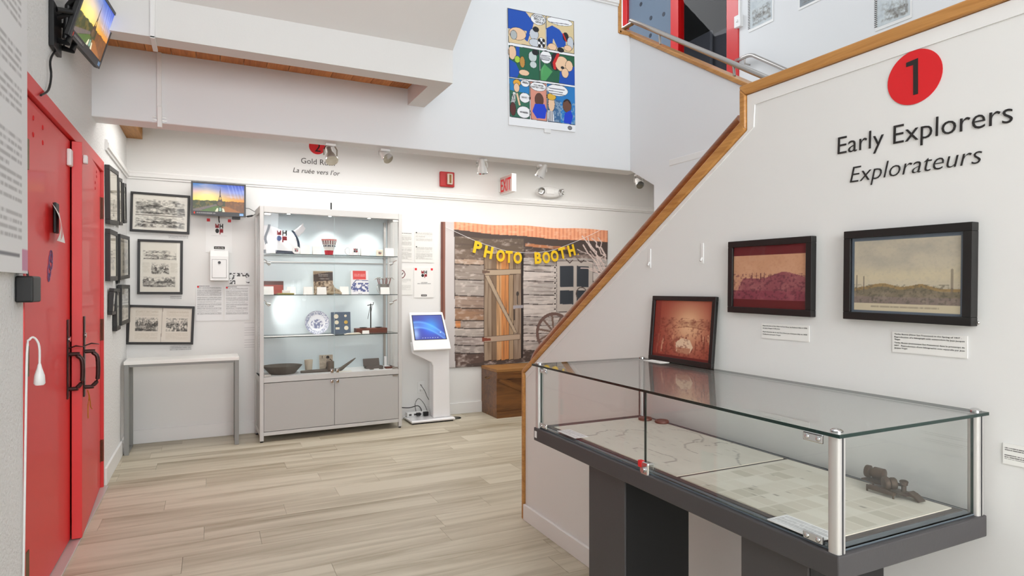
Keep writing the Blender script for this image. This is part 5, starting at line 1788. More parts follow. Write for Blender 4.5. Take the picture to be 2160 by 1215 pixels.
# ================================================================ photo backdrop cloth on the back wall
ybk = YB - 0.012
bxa, bxb = on_y(929.8, 600, ybk).x, on_y(1281, 600, ybk).x
bza, bzb = on_y(929.8, 468, ybk).z, on_y(960.6, 775, ybk).z


def bk(x, y):
    """detail-view coordinates -> sheet coordinates"""
    p = on_y(920 + x * 0.2798, 450 + y * 0.2798, ybk)
    return (p.x - bxa) / (bxb - bxa), (bza - p.z) / (bza - bzb)


c = Canvas(330, 280, (0.80, 0.775, 0.77), 91)
fine = c.noise(40, 60, 4)
streak = c.noise(8, 90, 3)
vst = c.noise(120, 4, 3)


def bpoly(pts, col, k=1.0):
    c.poly([bk(*p) for p in pts], col, k)


def bline(pts, w, col, k=1.0):
    c.line([bk(*p) for p in pts], w * 0.2798 / 350.0, col, k)


bpoly([(30, 60), (70, 62), (70, 800), (25, 800)], (0.52, 0.33, 0.27))
bpoly([(40, 60), (52, 62), (50, 800), (44, 800)], (0.36, 0.20, 0.17), 0.8)
bpoly([(135, 75), (1290, 150), (1290, 1150), (330, 1150), (145, 1165)], (0.30, 0.25, 0.23))
bpoly([(142, 180), (660, 200), (660, 345), (142, 350)], (0.40, 0.34, 0.29))
bpoly([(142, 270), (660, 290), (660, 345), (142, 350)], (0.46, 0.39, 0.34))
bpoly([(668, 232), (990, 255), (990, 275), (668, 255)], (0.72, 0.47, 0.32))
bpoly([(668, 290), (1280, 330), (1280, 360), (668, 340)], (0.50, 0.43, 0.40))
bnd = [350, 385, 500, 620, 712, 805, 862, 925, 990, 1050]
pal = [(0.68, 0.58, 0.50), (0.60, 0.55, 0.51), (0.66, 0.62, 0.59), (0.63, 0.54, 0.48), (0.62, 0.48, 0.38), (0.66, 0.60, 0.56), (0.69, 0.65, 0.62), (0.64, 0.59, 0.57), (0.61, 0.57, 0.55)]
for k in range(9):
    bpoly([(142, bnd[k]), (357, bnd[k] + 4 * (k % 2)), (357, bnd[k + 1] + 4 * ((k + 1) % 2)), (145, bnd[k + 1])], pal[k])
bpoly([(145, 805), (185, 800), (185, 862), (147, 866)], (0.86, 0.56, 0.34))
bpoly([(145, 1050), (360, 1048), (360, 1115), (150, 1150)], (0.36, 0.28, 0.25))
bnd2 = [342, 395, 442, 515, 620, 690, 785, 850, 912, 970, 1042]
for k in range(10):
    v_ = 0.75 + 0.05 * ((k * 7) % 3 - 1)
    bpoly([(658, bnd2[k]), (1290, bnd2[k] + 6), (1290, bnd2[k + 1] + 6), (658, bnd2[k + 1])], (v_, v_ * 0.95, v_ * 0.92))
cols = [(0.62, 0.54, 0.46), (0.51, 0.42, 0.34), (0.80, 0.62, 0.44), (0.80, 0.53, 0.31), (0.66, 0.56, 0.45), (0.62, 0.54, 0.47)]
xb_ = [360, 415, 455, 490, 548, 583, 640]
bpoly([(357, 300), (642, 305), (640, 1108), (360, 1112)], (0.25, 0.19, 0.16))
for k in range(6):
    bpoly([(xb_[k] + 1, 305), (xb_[k + 1] - 1, 308), (xb_[k + 1] - 1, 1100), (xb_[k] + 1, 1108)], cols[k])
ins = c.inside([bk(*p) for p in ((357, 305), (642, 305), (640, 1108), (360, 1112))])
c.mix(ins * np.clip((vst - 0.5) * 2.4, 0, 1), (0.36, 0.27, 0.20), 0.75)
rest = c.inside([bk(*p) for p in ((142, 180), (660, 200), (1290, 340), (1290, 1150), (145, 1165))]) & ~ins
c.mix(rest * np.clip((0.48 - streak) * 2.8, 0, 1), (0.34, 0.28, 0.26), 0.55)
c.mix(rest * np.clip((fine - 0.50) * 3.2, 0, 1), (0.86, 0.81, 0.78), 0.7)
for k in range(1, 10):
    bline([(142, bnd[k]), (240, bnd[k] + 5), (357, bnd[k] + 2)], 7, (0.16, 0.12, 0.11), 0.9)
for k in range(1, 11):
    bline([(658, bnd2[k]), (780, bnd2[k] + 5), (900, bnd2[k] + 2), (1290, bnd2[k] + 6)], 6, (0.18, 0.14, 0.13), 0.9)
for pts_, cc in (([(360, 420), (640, 425), (640, 465), (360, 463)], (0.70, 0.62, 0.53)), ([(360, 925), (635, 915), (635, 955), (360, 968)], (0.70, 0.61, 0.53)), ([(362, 462), (398, 465), (612, 912), (585, 905)], (0.70, 0.62, 0.53))):
    bpoly(pts_, cc)
    bline(pts_ + pts_[:1], 4, (0.30, 0.23, 0.19), 0.85)
bpoly([(642, 300), (657, 300), (654, 1100), (640, 1100)], (0.13, 0.10, 0.10))
bpoly([(580, 698), (655, 700), (655, 722), (580, 724)], (0.62, 0.60, 0.62))
bline([(613, 690), (613, 625)], 9, (0.22, 0.19, 0.18))
c.ell(*bk(614, 612), 0.008, 0.016, (0.22, 0.19, 0.18))
bline([(588, 730), (588, 810)], 6, (0.25, 0.2, 0.18))
bpoly([(345, 425), (405, 432), (405, 446), (345, 452)], (0.42, 0.33, 0.28))
bpoly([(345, 932), (412, 940), (412, 954), (345, 962)], (0.50, 0.24, 0.17))
bpoly([(905, 362), (1180, 370), (1180, 752), (905, 752)], (0.74, 0.70, 0.67))
bline([(905, 362), (1180, 370), (1180, 752), (905, 752), (905, 362)], 5, (0.3, 0.26, 0.25))
for x0_, x1_, y0_, y1_ in ((930, 1034, 400, 560), (1056, 1148, 404, 562), (930, 1034, 586, 692), (1056, 1148, 588, 692)):
    bpoly([(x0_, y0_), (x1_, y0_ + 4), (x1_, y1_ + 4), (x0_, y1_)], (0.20, 0.22, 0.25))
for k in range(9):
    u_, v_ = bk(893, 410 + 40 * k)
    c.ell(u_, v_, 0.011, 0.013, (0.80, 0.76, 0.73))
    c.ell(u_, v_, 0.006, 0.007, (0.3, 0.26, 0.25))
for a in (1005, 1090):
    bline([(a - 28, 352), (a, 380), (a + 22, 360)], 8, (0.30, 0.24, 0.22))
u_, v_ = bk(885, 905)
asp = (bza - bzb) / (bxb - bxa)
rw = bk(1015, 905)[0] - u_
D = np.sqrt((c.U - u_) ** 2 + ((c.V - v_) * asp) ** 2)
for k in range(10):
    a = k * math.pi / 5 + 0.2
    c.line([(u_, v_), (u_ + rw * 0.92 * math.cos(a), v_ + rw * 0.92 / asp * math.sin(a))], 0.012, (0.47, 0.38, 0.34))
c.mix((D < rw) & (D > rw * 0.84), (0.44, 0.34, 0.31))
c.mix((D < rw * 0.18), (0.40, 0.31, 0.28))
u2, v2 = bk(1095, 615)
D2 = np.sqrt((c.U - u2) ** 2 + ((c.V - v2) * asp) ** 2)
c.mix((D2 < 0.038) & (D2 > 0.032), (0.35, 0.29, 0.27))
bpoly([(130, 30), (1290, 90), (1290, 218), (1060, 208), (860, 192), (660, 178), (400, 152), (135, 128)], (0.92, 0.64, 0.49))
rf = c.inside([bk(*p) for p in ((130, 30), (1290, 90), (1290, 218), (1060, 208), (860, 192), (660, 178), (400, 152), (135, 128))])
c.mix(rf & (np.sin(c.U * 260) > 0.35), (0.83, 0.50, 0.36), 0.7)
c.mix(rf * np.clip((fine - 0.5) * 3, 0, 1), (0.96, 0.78, 0.66), 0.6)
rb = random.Random(4)
for k in range(15):
    x, y = 1275, rb.uniform(300, 520)
    pts_ = [(x, y)]
    tx, ty = rb.uniform(1050, 1230), rb.uniform(170, 460)
    for s_ in range(1, 6):
        pts_.append((x + (tx - x) * s_ / 5 + rb.uniform(-14, 14), y + (ty - y) * s_ / 5 + rb.uniform(-10, 10)))
    bline(pts_, rb.choice((4, 5, 7, 9)), (0.88, 0.80, 0.77))
bd = thing('photo_backdrop', 'printed cloth backdrop of a weathered wooden cabin on the back wall', 'backdrop', (bxa, ybk, bzb))
c.sheet('cloth', 0, bxb - bxa, 0, bza - bzb, 'print', bd, bend=lambda u, v: (0 * u, -0.004 - 0.005 * np.sin(u * 14 + v * 4) * np.cos(v * 7), 0.02 * np.clip((u - 0.25) * 4, 0, 1) * v - 0.012 * np.sin(u * 6) * v * 0.3 + 0.006 * np.sin(u * 17) * (1 - v)), th=0.001)

# yellow letter garland
M['yellow'] = mat('yellow_card', (0.90, 0.74, 0.10), 0.55)
ygl = YB - 0.045
gl = thing('letter_garland', 'yellow letter garland reading PHOTO BOOTH across the backdrop', 'garland', (bxa, ygl, 1.5))


def gp_(x, y):
    p = on_y(920 + x * 0.2798, 450 + y * 0.2798, ygl)
    return p.x - bxa, p.z - 1.5


sp = [(75, 105), (140, 135), (300, 208), (400, 243), (500, 275), (580, 290), (650, 296), (740, 297), (830, 288), (900, 272), (960, 250), (1050, 215), (1140, 175), (1270, 112)]
MB().tube([(gp_(*p)[0], 0.006, gp_(*p)[1]) for p in sp], 0.0022, 6).build('string', 'white', gl)
for ch_, x, y, rot_, wd in (('P', 313, 258, 13, 62), ('H', 395, 293, 12, 66), ('O', 486, 320, 5, 70), ('T', 549, 328, 2, 58), ('O', 615, 336, 2, 70), ('B', 768, 337, -3, 58), ('O', 830, 334, -6, 66), ('O', 893, 322, -9, 68), ('T', 951, 300, -13, 60), ('H', 1020, 280, -15, 60)):
    me = text_mesh(ch_, 0.2, bold=0.045, extrude=0.003, align='LEFT')
    a, b, d, e = _span(me)
    hh_, ww_ = 92 * 0.2798 / 1308 * 6.55, wd * 0.2798 / 1308 * 6.85
    me.transform(Matrix.Diagonal((ww_ / (b - a), 1, hh_ / (e - d), 1)) @ Matrix.Translation((-(a + b) / 2, 0, -(d + e) / 2)))
    me.materials.append(M['yellow'])
    gx_, gz_ = gp_(x, y)
    link('letter', me, gl, (gx_, 0, gz_), (0, math.radians(rot_), 0))
sx_, sz_ = gp_(1075, 308)
MB().ball((sx_, 0.01, sz_), 0.008, 8, 6).build('tassel', 'yellow', gl)

# ================================================================ alarm, exit sign, emergency light
a0, a1 = on_y(926.5, 365, YB), on_y(956.5, 396, YB)
w, h = a1.x - a0.x, on_y(940, 364.5, YB).z - on_y(940, 396, YB).z
t = thing('fire_alarm', 'red fire alarm strobe box above the backdrop', 'alarm', (a0.x, YB, a1.z))
MB().box(0, w, -0.035, 0, 0, h).build('housing', mat('alarm_red', (0.72, 0.06, 0.07), 0.4), t, bevel=0.008)
MB().box(w * 0.44, w * 0.82, -0.065, -0.035, h * 0.14, h * 0.86).build('strobe', mat('clear_strobe', (0.80, 0.74, 0.68), 0.25), t, bevel=0.008)
MB().box(w * 0.56, w * 0.70, -0.067, -0.065, h * 0.22, h * 0.78).build('flash_tube', 'brass', t)
xe = on_y(1053, 386, YB - 0.03).x
e0, e1 = on_x(1055, 387, xe), on_x(1080, 384, xe)
zt_, zb_ = on_x(1080, 365, xe).z, on_x(1080, 403.5, xe).z
t = thing('exit_sign', 'red lettered EXIT sign projecting from the back wall', 'sign', (xe, e0.y, zb_), -math.pi / 2)
w, h = e0.y - e1.y, zt_ - zb_
MB().box(0, w, 0, 0.05, 0, h).build('housing', 'white', t, bevel=0.004)
MB().box(0.004, w - 0.004, -0.002, 0.0, 0.006, h - 0.006).build('face', mat('pink_grey_face', (0.78, 0.68, 0.66), 0.5), t)
lettering('letters', 'EXIT', 0.1, 'vred', t, (w / 2, -0.003, h * 0.14), width=w * 0.84, height=h * 0.70, bold=0.012)
MB().box(-(YB - e0.y) + 0.002, 0.0, 0.008, 0.042, h * 0.2, h * 0.8).build('wall_mount', 'white', t, bevel=0.003)
c0_ = on_y(1160, 405, YB - 0.05)
t = thing('emergency_light', 'white oval emergency light with two round lamps', 'light', (c0_.x, YB, c0_.z))
w = (on_y(1189, 405, YB).x - on_y(1133, 405, YB).x) / 2
bo = MB()
prof_ = []
nseg = 24
for (s_, y) in ((1.0, 0.0), (1.0, -0.03), (0.93, -0.05), (0.75, -0.062)):
    prof_.append([(w * 0.95 * s_ * math.cos(2 * math.pi * k / nseg), y, 0.066 * s_ * math.sin(2 * math.pi * k / nseg)) for k in range(nseg)])
vv = [p for r in prof_ for p in r]
ff = [(i * nseg + k, i * nseg + (k + 1) % nseg, (i + 1) * nseg + (k + 1) % nseg, (i + 1) * nseg + k) for i in range(3) for k in range(nseg)]
ff += [tuple(range(3 * nseg, 4 * nseg)), tuple(range(nseg))[::-1]]
bo.add(vv, ff).build('housing', 'white', t, smooth=50)
MB().box(-0.055, 0.055, -0.068, -0.03, -0.03, 0.040).build('centre_block', 'white', t, bevel=0.01)
for x in (-w * 0.66, w * 0.70):
    l_ = MB().lathe([(0.030, 0), (0.038, 0.03), (0.040, 0.05), (0.036, 0.05), (0.030, 0.03), (0.002, 0.02)], 20, 0, Matrix.Translation((x, -0.035, 0.006)) @ Vector((-0.2 if x < 0 else 0.7, -1, -0.15)).to_track_quat('Z', 'Y').to_matrix().to_4x4()).build('lamp', 'chrome', t, smooth=40)
    MB().ball((x + (-0.006 if x < 0 else 0.02), -0.065, 0.002), 0.016, 12, 8).build('bulb', mat('frosted_bulb', (0.85, 0.85, 0.84), 0.2), l_, smooth=60)


# ================================================================ track spotlights under the beam
def track_spot(label, px, py_, aim, m, headlen=0.115, r=0.034, power=0, target=None):
    Y = YP + 0.10
    p = on_y(px, py_, Y)
    t = thing('track_spotlight', label, 'spotlight', (p.x, Y, zb), group='track spotlights under the beam')
    dz_ = p.z - zb
    MB().box(-0.035, 0.035, -0.02, 0.02, -0.018, 0.0).build('mount', 'trim', t, bevel=0.003)
    d = Vector(aim).normalized()
    c_ = Vector((0, 0, dz_))
    for s_ in (-1, 1):
        MB().tube([(s_ * 0.030, 0, -0.016), (s_ * 0.045, 0, dz_ * 0.5), (s_ * 0.045, 0, dz_)], 0.005, 6, squash=(1, 1)).build('yoke_arm', m, t, smooth=60)
    T = Matrix.Translation(c_) @ d.to_track_quat('Z', 'Y').to_matrix().to_4x4()
    hd_ = MB().lathe([(0.014, -headlen * 0.62), (0.022, -headlen * 0.55), (0.025, -headlen * 0.1), (r, 0.0), (r * 1.1, headlen * 0.35), (r * 1.1, headlen * 0.42), (r * 0.92, headlen * 0.42), (r * 0.7, headlen * 0.2), (0.002, headlen * 0.15)], 20, 0, T).build('lamp_head', m, t, smooth=40)
    MB().lathe([(r * 1.02, headlen * 0.34), (r * 1.22, headlen * 0.36), (r * 1.22, headlen * 0.44), (r * 1.02, headlen * 0.45)], 20, 0, T).build('lamp_ring', 'chrome', hd_, smooth=40)
    if power:
        wp = t.location + c_ + d * headlen * 0.6
        spot_light('track_spot_light', wp, target, power, 95, (1.0, 0.94, 0.86), 0.03, 0.9)
    return t


M['spotw'] = mat('warm_white_lamp', (0.86, 0.85, 0.83), 0.4)
M['spotd'] = mat('beige_grey_lamp', (0.58, 0.54, 0.49), 0.4, 0.2)
track_spot('beige grey track spotlight in front of the Gold Rush lettering', 697, 328, (0.1, -0.7, -0.9), 'spotd', 0.125, 0.036)
track_spot('small white track spotlight right of the Gold Rush lettering', 812, 328, (0.25, -0.6, -0.5), 'spotw', 0.11, 0.032)
track_spot('white track spotlight left of the exit sign', 1017, 353, (0.2, 0.3, -1), 'spotw', power=9, target=(2.2, YB, 1.2))
track_spot('white track spotlight above the emergency light', 1143, 362, (-0.35, 0.4, -1), 'spotw', power=9, target=(3.0, YB, 1.4))
track_spot('white track spotlight farthest right at the haunch', 1347, 386, (-0.15, -0.7, -0.5), 'spotw', 0.10, 0.030)
for px, tx in ((560, 0.3), (760, 1.0)):
    pass

# ================================================================ comic panel on the upper wall
q = [on_y(*p, YP - 0.012) for p in ((1075, 18), (1216, 46), (1213, 279), (1073.5, 263))]
w = ((q[1].x - q[0].x) + (q[2].x - q[3].x)) / 2
h = ((q[0].z - q[3].z) + (q[1].z - q[2].z)) / 2
t = thing('comic_panel', 'large comic strip board with seven coloured panels on the upper wall', 'poster', (q[3].x, YP - 0.012, (q[3].z + q[2].z) / 2))
t.rotation_euler = (0, -math.atan2((q[1].z - q[0].z + q[2].z - q[3].z) / 2, w), 0)
t.location.z = q[3].z
MB().box(0, w, 0.0012, 0.011, 0, h).build('board', 'white', t)
c = Canvas(220, 366, (0.94, 0.945, 0.955), 95)


def cu(x, y):
    """detail-view coordinates of the tilted board -> sheet coordinates"""
    u_ = (x - 60) / 625.0
    yt_, yb_2 = 40 + 135 * u_, 1140 + 65 * u_
    return u_, (y - yt_) / (yb_2 - yt_)


def cpoly(pts, col, k=1.0):
    c.poly([cu(*p) for p in pts], col, k)


def cell_(x, y, rx, ry, col, k=1.0):
    u_, v_ = cu(x, y)
    c.ell(u_, v_, (rx + 3.5) / 625.0, (ry + 3.5) / 1065.0, (0.08, 0.08, 0.10), k)
    c.ell(u_, v_, rx / 625.0, ry / 1065.0, col, k)


def cline(pts, wd, col):
    c.line([cu(*p) for p in pts], wd / 625.0, col)


K_, BL_, SK, WH = (0.08, 0.08, 0.10), (0.03, 0.30, 0.70), (0.93, 0.78, 0.64), (0.95, 0.95, 0.96)
pan = [([(65, 45), (408, 118), (408, 425), (68, 365)], (0.88, 0.79, 0.62)), ([(415, 120), (683, 178), (683, 478), (418, 430)], (0.86, 0.78, 0.60)),
       ([(70, 393), (348, 440), (347, 722), (72, 690)], (0.10, 0.38, 0.27)), ([(354, 440), (685, 505), (685, 773), (355, 722)], (0.11, 0.37, 0.25)),
       ([(70, 700), (250, 728), (250, 1083), (72, 1062)], (0.18, 0.42, 0.33)), ([(259, 730), (408, 752), (410, 1105), (261, 1085)], (0.86, 0.58, 0.50)),
       ([(416, 752), (687, 790), (686, 1137), (420, 1105)], (0.12, 0.48, 0.76))]
for pts_, col in pan:
    cpoly(pts_, col)
cpoly([(65, 45), (225, 80), (300, 180), (285, 240), (260, 300), (240, 360), (215, 340), (235, 260), (70, 235)], BL_)
cell_(150, 285, 75, 55, SK)
cell_(115, 295, 28, 40, (0.70, 0.72, 0.72))
cell_(300, 290, 40, 50, (0.78, 0.80, 0.83))
cell_(318, 245, 26, 22, K_)
cell_(305, 370, 50, 35, (0.80, 0.82, 0.85))
cell_(368, 372, 32, 46, WH)
for dx, dy in ((0, 0), (-20, -25), (20, -22), (-18, 26), (20, 26)):
    cell_(368 + dx, 372 + dy, 10, 13, K_)
cell_(340, 152, 66, 50, WH)
cpoly([(418, 235), (470, 210), (540, 250), (600, 330), (600, 410), (520, 420), (480, 330), (470, 400), (420, 400)], BL_)
cell_(600, 320, 26, 40, K_)
cline([(575, 290), (605, 360)], 12, (0.80, 0.10, 0.10))
cell_(645, 380, 30, 60, (0.78, 0.80, 0.83))
cell_(620, 425, 36, 26, SK)
cell_(470, 410, 40, 30, SK)
cell_(550, 440, 30, 20, K_)
cell_(545, 176, 120, 34, WH)
cpoly([(70, 520), (130, 560), (165, 640), (140, 700), (72, 690)], BL_)
cpoly([(135, 405), (165, 410), (165, 560), (135, 540)], BL_)
cell_(100, 460, 34, 62, SK)
cell_(205, 650, 45, 26, SK)
cell_(145, 525, 24, 30, (0.65, 0.80, 0.25))
cell_(190, 550, 22, 50, (0.75, 0.55, 0.25))
cell_(285, 500, 36, 48, (0.78, 0.82, 0.82))
cell_(310, 460, 28, 24, K_)
cell_(290, 575, 30, 30, (0.78, 0.82, 0.82))
cpoly([(345, 640), (400, 560), (400, 725), (345, 720)], (0.35, 0.66, 0.40))
cpoly([(395, 570), (470, 640), (400, 730), (356, 722)], (0.30, 0.62, 0.36))
cpoly([(540, 640), (640, 590), (685, 600), (685, 773), (530, 750)], BL_)
cell_(500, 550, 48, 80, K_)
cell_(560, 570, 62, 70, SK)
cell_(630, 590, 34, 50, SK)
cline([(525, 480), (485, 560), (492, 610)], 26, (0.80, 0.10, 0.10))
cell_(590, 655, 32, 45, SK)
cell_(565, 605, 14, 10, K_)
cell_(408, 505, 52, 58, WH)
cpoly([(70, 700), (250, 728), (250, 850), (72, 810)], (0.12, 0.50, 0.76))
cell_(138, 745, 32, 30, (0.90, 0.66, 0.22))
cell_(135, 790, 24, 40, SK)
cpoly([(105, 830), (125, 840), (120, 940), (78, 930)], (0.92, 0.92, 0.92))
for k in range(4):
    cline([(92 + k * 9, 850), (84 + k * 11, 935)], 5, K_)
cline([(138, 850), (160, 950)], 16, SK)
cell_(100, 990, 24, 60, (0.35, 0.16, 0.14))
cell_(212, 748, 38, 32, WH)
cell_(207, 885, 46, 44, WH)
cell_(198, 1020, 60, 52, WH)
cell_(333, 780, 72, 40, WH)
cell_(340, 905, 38, 62, (0.36, 0.22, 0.17))
cpoly([(300, 940), (390, 945), (408, 1000), (395, 1080), (315, 1075), (275, 1010)], (0.05, 0.24, 0.80))
cpoly([(415, 890), (540, 910), (540, 1120), (420, 1100)], (0.22, 0.40, 0.58))
nzc = c.noise(40, 60, 2)
c.mix(c.inside([cu(*p) for p in ((470, 900), (687, 940), (686, 1137), (470, 1110))]) & (nzc > 0.55), (0.60, 0.68, 0.76), 0.7)
cell_(455, 940, 30, 70, SK)
cell_(455, 875, 42, 30, (0.88, 0.70, 0.25))
cpoly([(420, 1000), (470, 1010), (480, 1105), (422, 1100)], (0.9, 0.9, 0.92))
for k in range(3):
    cline([(432 + 14 * k, 1010), (432 + 14 * k, 1100)], 5, K_)
cell_(605, 960, 40, 62, (0.42, 0.27, 0.20))
cline([(575, 920), (610, 902), (640, 940)], 12, K_)
cpoly([(580, 1030), (640, 1000), (660, 1060), (640, 1130), (570, 1115)], (0.05, 0.24, 0.80))
cell_(515, 815, 98, 52, WH)
for pts_, col in pan:
    cline(pts_ + pts_[:1], 5, K_)
for (x0_, y0_, x1_, y1_, n_) in ((440, 160, 640, 195, 1), (362, 480, 455, 530, 4), (190, 735, 240, 755, 1), (165, 1010, 235, 1030, 1), (430, 780, 590, 850, 3)):
    for k in range(n_):
        yy_ = y0_ + (y1_ - y0_) * (k + 0.5) / n_
        cline([(x0_, yy_), (x0_ + (x1_ - x0_) * (0.95 - 0.12 * (k % 2)), yy_ + (x1_ - x0_) * 0.14)], 7, (0.45, 0.45, 0.48))
cell_(630, 1165, 18, 16, (0.5, 0.5, 0.52))
c.sheet('comic_print', 0, w, 0, h, 'print', t, y=0.0)
for txt, x, y, wd in (('OOOOH', 335, 132, 100), ('BELLY IS', 350, 162, 96), ('GENIUS !', 357, 190, 86), ('WHY ?', 208, 893, 66), ('YOU NEVER', 335, 776, 92), ('FARTED ? HEH ?', 333, 797, 128), ('HE FARTED...', 200, 1026, 78), ('FREE !', 214, 750, 50)):
    u_, v_ = cu(x, y)
    lettering('speech', txt, 0.03, 'ink', t, (u_ * w, -0.0012, (1 - v_) * h), width=wd / 625.0 * w, extrude=0.0003, rot=(0, 0.02, 0), bold=0.01)
MB().box(w * 0.52, w * 0.62, 0.002, 0.010, -0.03, 0.0).build('hanger_tab', 'white', t)

# ================================================================ handrails of the upper flight
xr_ = XR + 0.055


def gr_(px, py_, X=xr_):
    return on_x(px, py_, X)


t = thing('pipe_handrail', 'satin steel pipe handrail along the upper stair guard', 'handrail', (0, 0, 0))
a_, b_ = gr_(1344, 49), gr_(1607, 160)
dirn = (b_ - a_).normalized()
path = [gr_(1308, 62), gr_(1318, 59), gr_(1328, 52.5), gr_(1336, 49), a_ + dirn * 0.02, b_, b_ + dirn * 0.6]
MB().tube(path, 0.019, 14).build('pipe', 'steel', t, smooth=60)
for px, py_ in ((1391, 69), (1547, 135)):
    p = gr_(px, py_)
    MB().cyl(p, (p.x, p.y - 0.01, capz(p.y) + tw * 0.8), 0.010, 10).build('stanchion', 'steel', t, smooth=60)
t = thing('pipe_handrail', 'bent steel pipe handrail on the wall beyond the upper stairs', 'handrail', (0, 0, 0))
X2 = XF - 0.07
MB().tube([on_x(1553, 128, XF - 0.005), on_x(1563, 124, X2), on_x(1578, 117.5, X2), on_x(1588, 117, X2), on_x(1600, 122, X2), on_x(1650, 144, X2), on_x(1760, 195, X2)], 0.019, 14).build('pipe', 'steel', t, smooth=60)
p = on_x(1571, 122, X2)
MB().tube([(XF - 0.003, p.y, p.z - 0.06), (X2, p.y, p.z - 0.06), (X2, p.y, p.z)], 0.009, 10).build('bracket', 'steel', t, smooth=60)

# ================================================================ red framed door on the upper floor
d2 = struct(thing('door_2', None, None, (0, 0, 0)))
d2['label'] = 'red framed glazed double door on the upper floor'
ya, yb2, ym0, ym1 = on_x(1540, 60, XF).y, on_x(1318, 40, XF).y, on_x(1432, 60, XF).y, on_x(1416, 60, XF).y
for y0_, y1_ in ((od0, on_x(1534, 60, XF).y), (ym0, ym1), (on_x(1324, 40, XF).y, od1)):
    MB().box(XF - 0.012, XF + 0.08, y0_, y1_, ZUP, odz).build('door_frame', 'redframe', d2, bevel=0.004)
MB().box(XF - 0.011, XF + 0.079, od0 + 0.03, od1 - 0.03, odz - 0.09, odz - 0.001).build('door_frame', 'redframe', d2)
lf = MB().box(XF + 0.02, XF + 0.045, ym1, on_x(1324, 40, XF).y, ZUP, odz - 0.09).build('door_leaf', mat('blue_grey_glass_panel', (0.42, 0.48, 0.55), 0.18), d2)
for px, py_ in ((1352, 9), (1373, 38), (1400, 30), (1372, 75)):
    p = on_x(px, py_, XF + 0.02)
    MB().disc((XF + 0.018, p.y, p.z), 0.026, 'x', 0.003, 18).build('dot', mat('dark_dot', (0.17, 0.2, 0.25), 0.5), lf)
MB().quad((XF + 0.03, on_x(1534, 60, XF).y, ZUP), (XF + 0.03, ym0, ZUP), (XF + 0.03, ym0, odz), (XF + 0.03, on_x(1534, 60, XF).y, odz)).build('door_pane', 'pane', d2)
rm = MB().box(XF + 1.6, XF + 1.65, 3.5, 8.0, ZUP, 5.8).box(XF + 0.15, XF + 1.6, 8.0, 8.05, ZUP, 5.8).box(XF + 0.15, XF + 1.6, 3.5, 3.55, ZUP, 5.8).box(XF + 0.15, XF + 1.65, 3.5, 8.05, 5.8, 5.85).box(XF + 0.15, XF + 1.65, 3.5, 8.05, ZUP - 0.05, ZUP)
struct(rm.build('wall_dark_room', mat('unlit_room_black', (0.05, 0.052, 0.06), 0.8)), 'dark room behind the red framed door')  # the room is only unlit; its darkness is put into the wall colour
M['part_grey'] = mat('grey_partition', (0.50, 0.52, 0.57), 0.6)
Xp = XF + 0.7
for (x0_, y0_, x1_, lab) in ((1440, 62, 1500, 'grey partition panel left in the dark upper room'), (1500, 42, 1560, 'grey partition panel right in the dark upper room')):
    pa_, pb_ = on_x(x1_, y0_, Xp), on_x(x0_, y0_, Xp)
    tp = thing('partition_panel', lab, 'panel', (Xp, (pa_.y + pb_.y) / 2, ZUP))
    hw2 = (pb_.y - pa_.y) / 2
    MB().box(0, 0.04, -hw2, hw2, 0.0, pa_.z - ZUP).build('panel', 'part_grey', tp, bevel=0.02)
    Xp += 0.12

# drawings, switch box on the outer wall


def outer_sheet(label, x0, x1, yb0, yb1, seed, tone=(0.80, 0.83, 0.84), spiral=True):
    a, b = on_x(x0, yb0, XF - 0.006), on_x(x1, yb1, XF - 0.006)
    w_ = a.y - b.y
    z0_ = (a.z + b.z) / 2
    t = thing('pencil_drawing', label, 'drawing', (XF - 0.006, a.y, z0_), -math.pi / 2, 'drawings on the upper wall')
    hh_ = w_ * 1.35
    MB().box(0, w_, 0.0005, 0.004, 0, hh_).build('card', 'white', t)
    cc = Canvas(70, 90, tone, seed)
    engraving(cc, 0.1, 0.5, 0.95, 0.95, seed, dark=0.45)
    n_ = cc.noise(6, 8, 5, seed)
    cc.mix(np.clip((n_ - 0.45) * 2, 0, 1), (0.62, 0.66, 0.70), 0.5)
    cc.sheet('sketch', w_ * 0.06, w_ * 0.96, hh_ * 0.06, hh_ * 0.97, 'print', t, y=0.0)
    if spiral:
        for k in range(22):
            z_ = hh_ * (0.08 + 0.04 * k)
            MB().box(-0.004, w_ * 0.06, -0.004, 0.0, z_, z_ + hh_ * 0.014).build('coil', 'dgrey', t)
    return t


outer_sheet('spiral bound pencil drawing nearest the upper switch box', 1579, 1631, 67, 46, 101)
outer_sheet('grey drawing in the middle of the upper wall, mostly cut off', 1684, 1735, 20, 0, 102, (0.55, 0.58, 0.60), False)
outer_sheet('spiral bound pencil drawing farthest right on the upper wall', 1846, 1923, 65, 38, 103)
s0, s1 = on_x(1555, 62, XF), on_x(1568, 40, XF)
t = thing('switch_box', 'white surface switch box with conduit on the upper wall', 'switch', (XF, s0.y, s0.z), -math.pi / 2)
w_, h_ = s0.y - s1.y, on_x(1561, 38, XF).z - on_x(1561, 63, XF).z
MB().box(0, w_, -0.045, 0, 0, h_).build('box', 'white', t, bevel=0.004)
MB().box(w_ * 0.4, w_ * 0.6, -0.055, -0.045, h_ * 0.4, h_ * 0.6).build('toggle', 'white', t)
MB().box(w_ * 0.38, w_ * 0.62, -0.018, 0, h_, h_ + 1.2).build('conduit', 'trim', t)

# ================================================================ section sign 1 on the stair wall
def sy(px, py_):
    p = on_x(px, py_, XS)
    return p.y, p.z


ysg, zsg = sy(1950, 270)
sg = thing('section_sign', 'red circle 1 with Early Explorers lettering on the stair wall', 'sign', (XS, ysg, 1.5), -math.pi / 2)


def sl_(px, py_):
    y, z = sy(px, py_)
    return ysg - y, z - 1.5


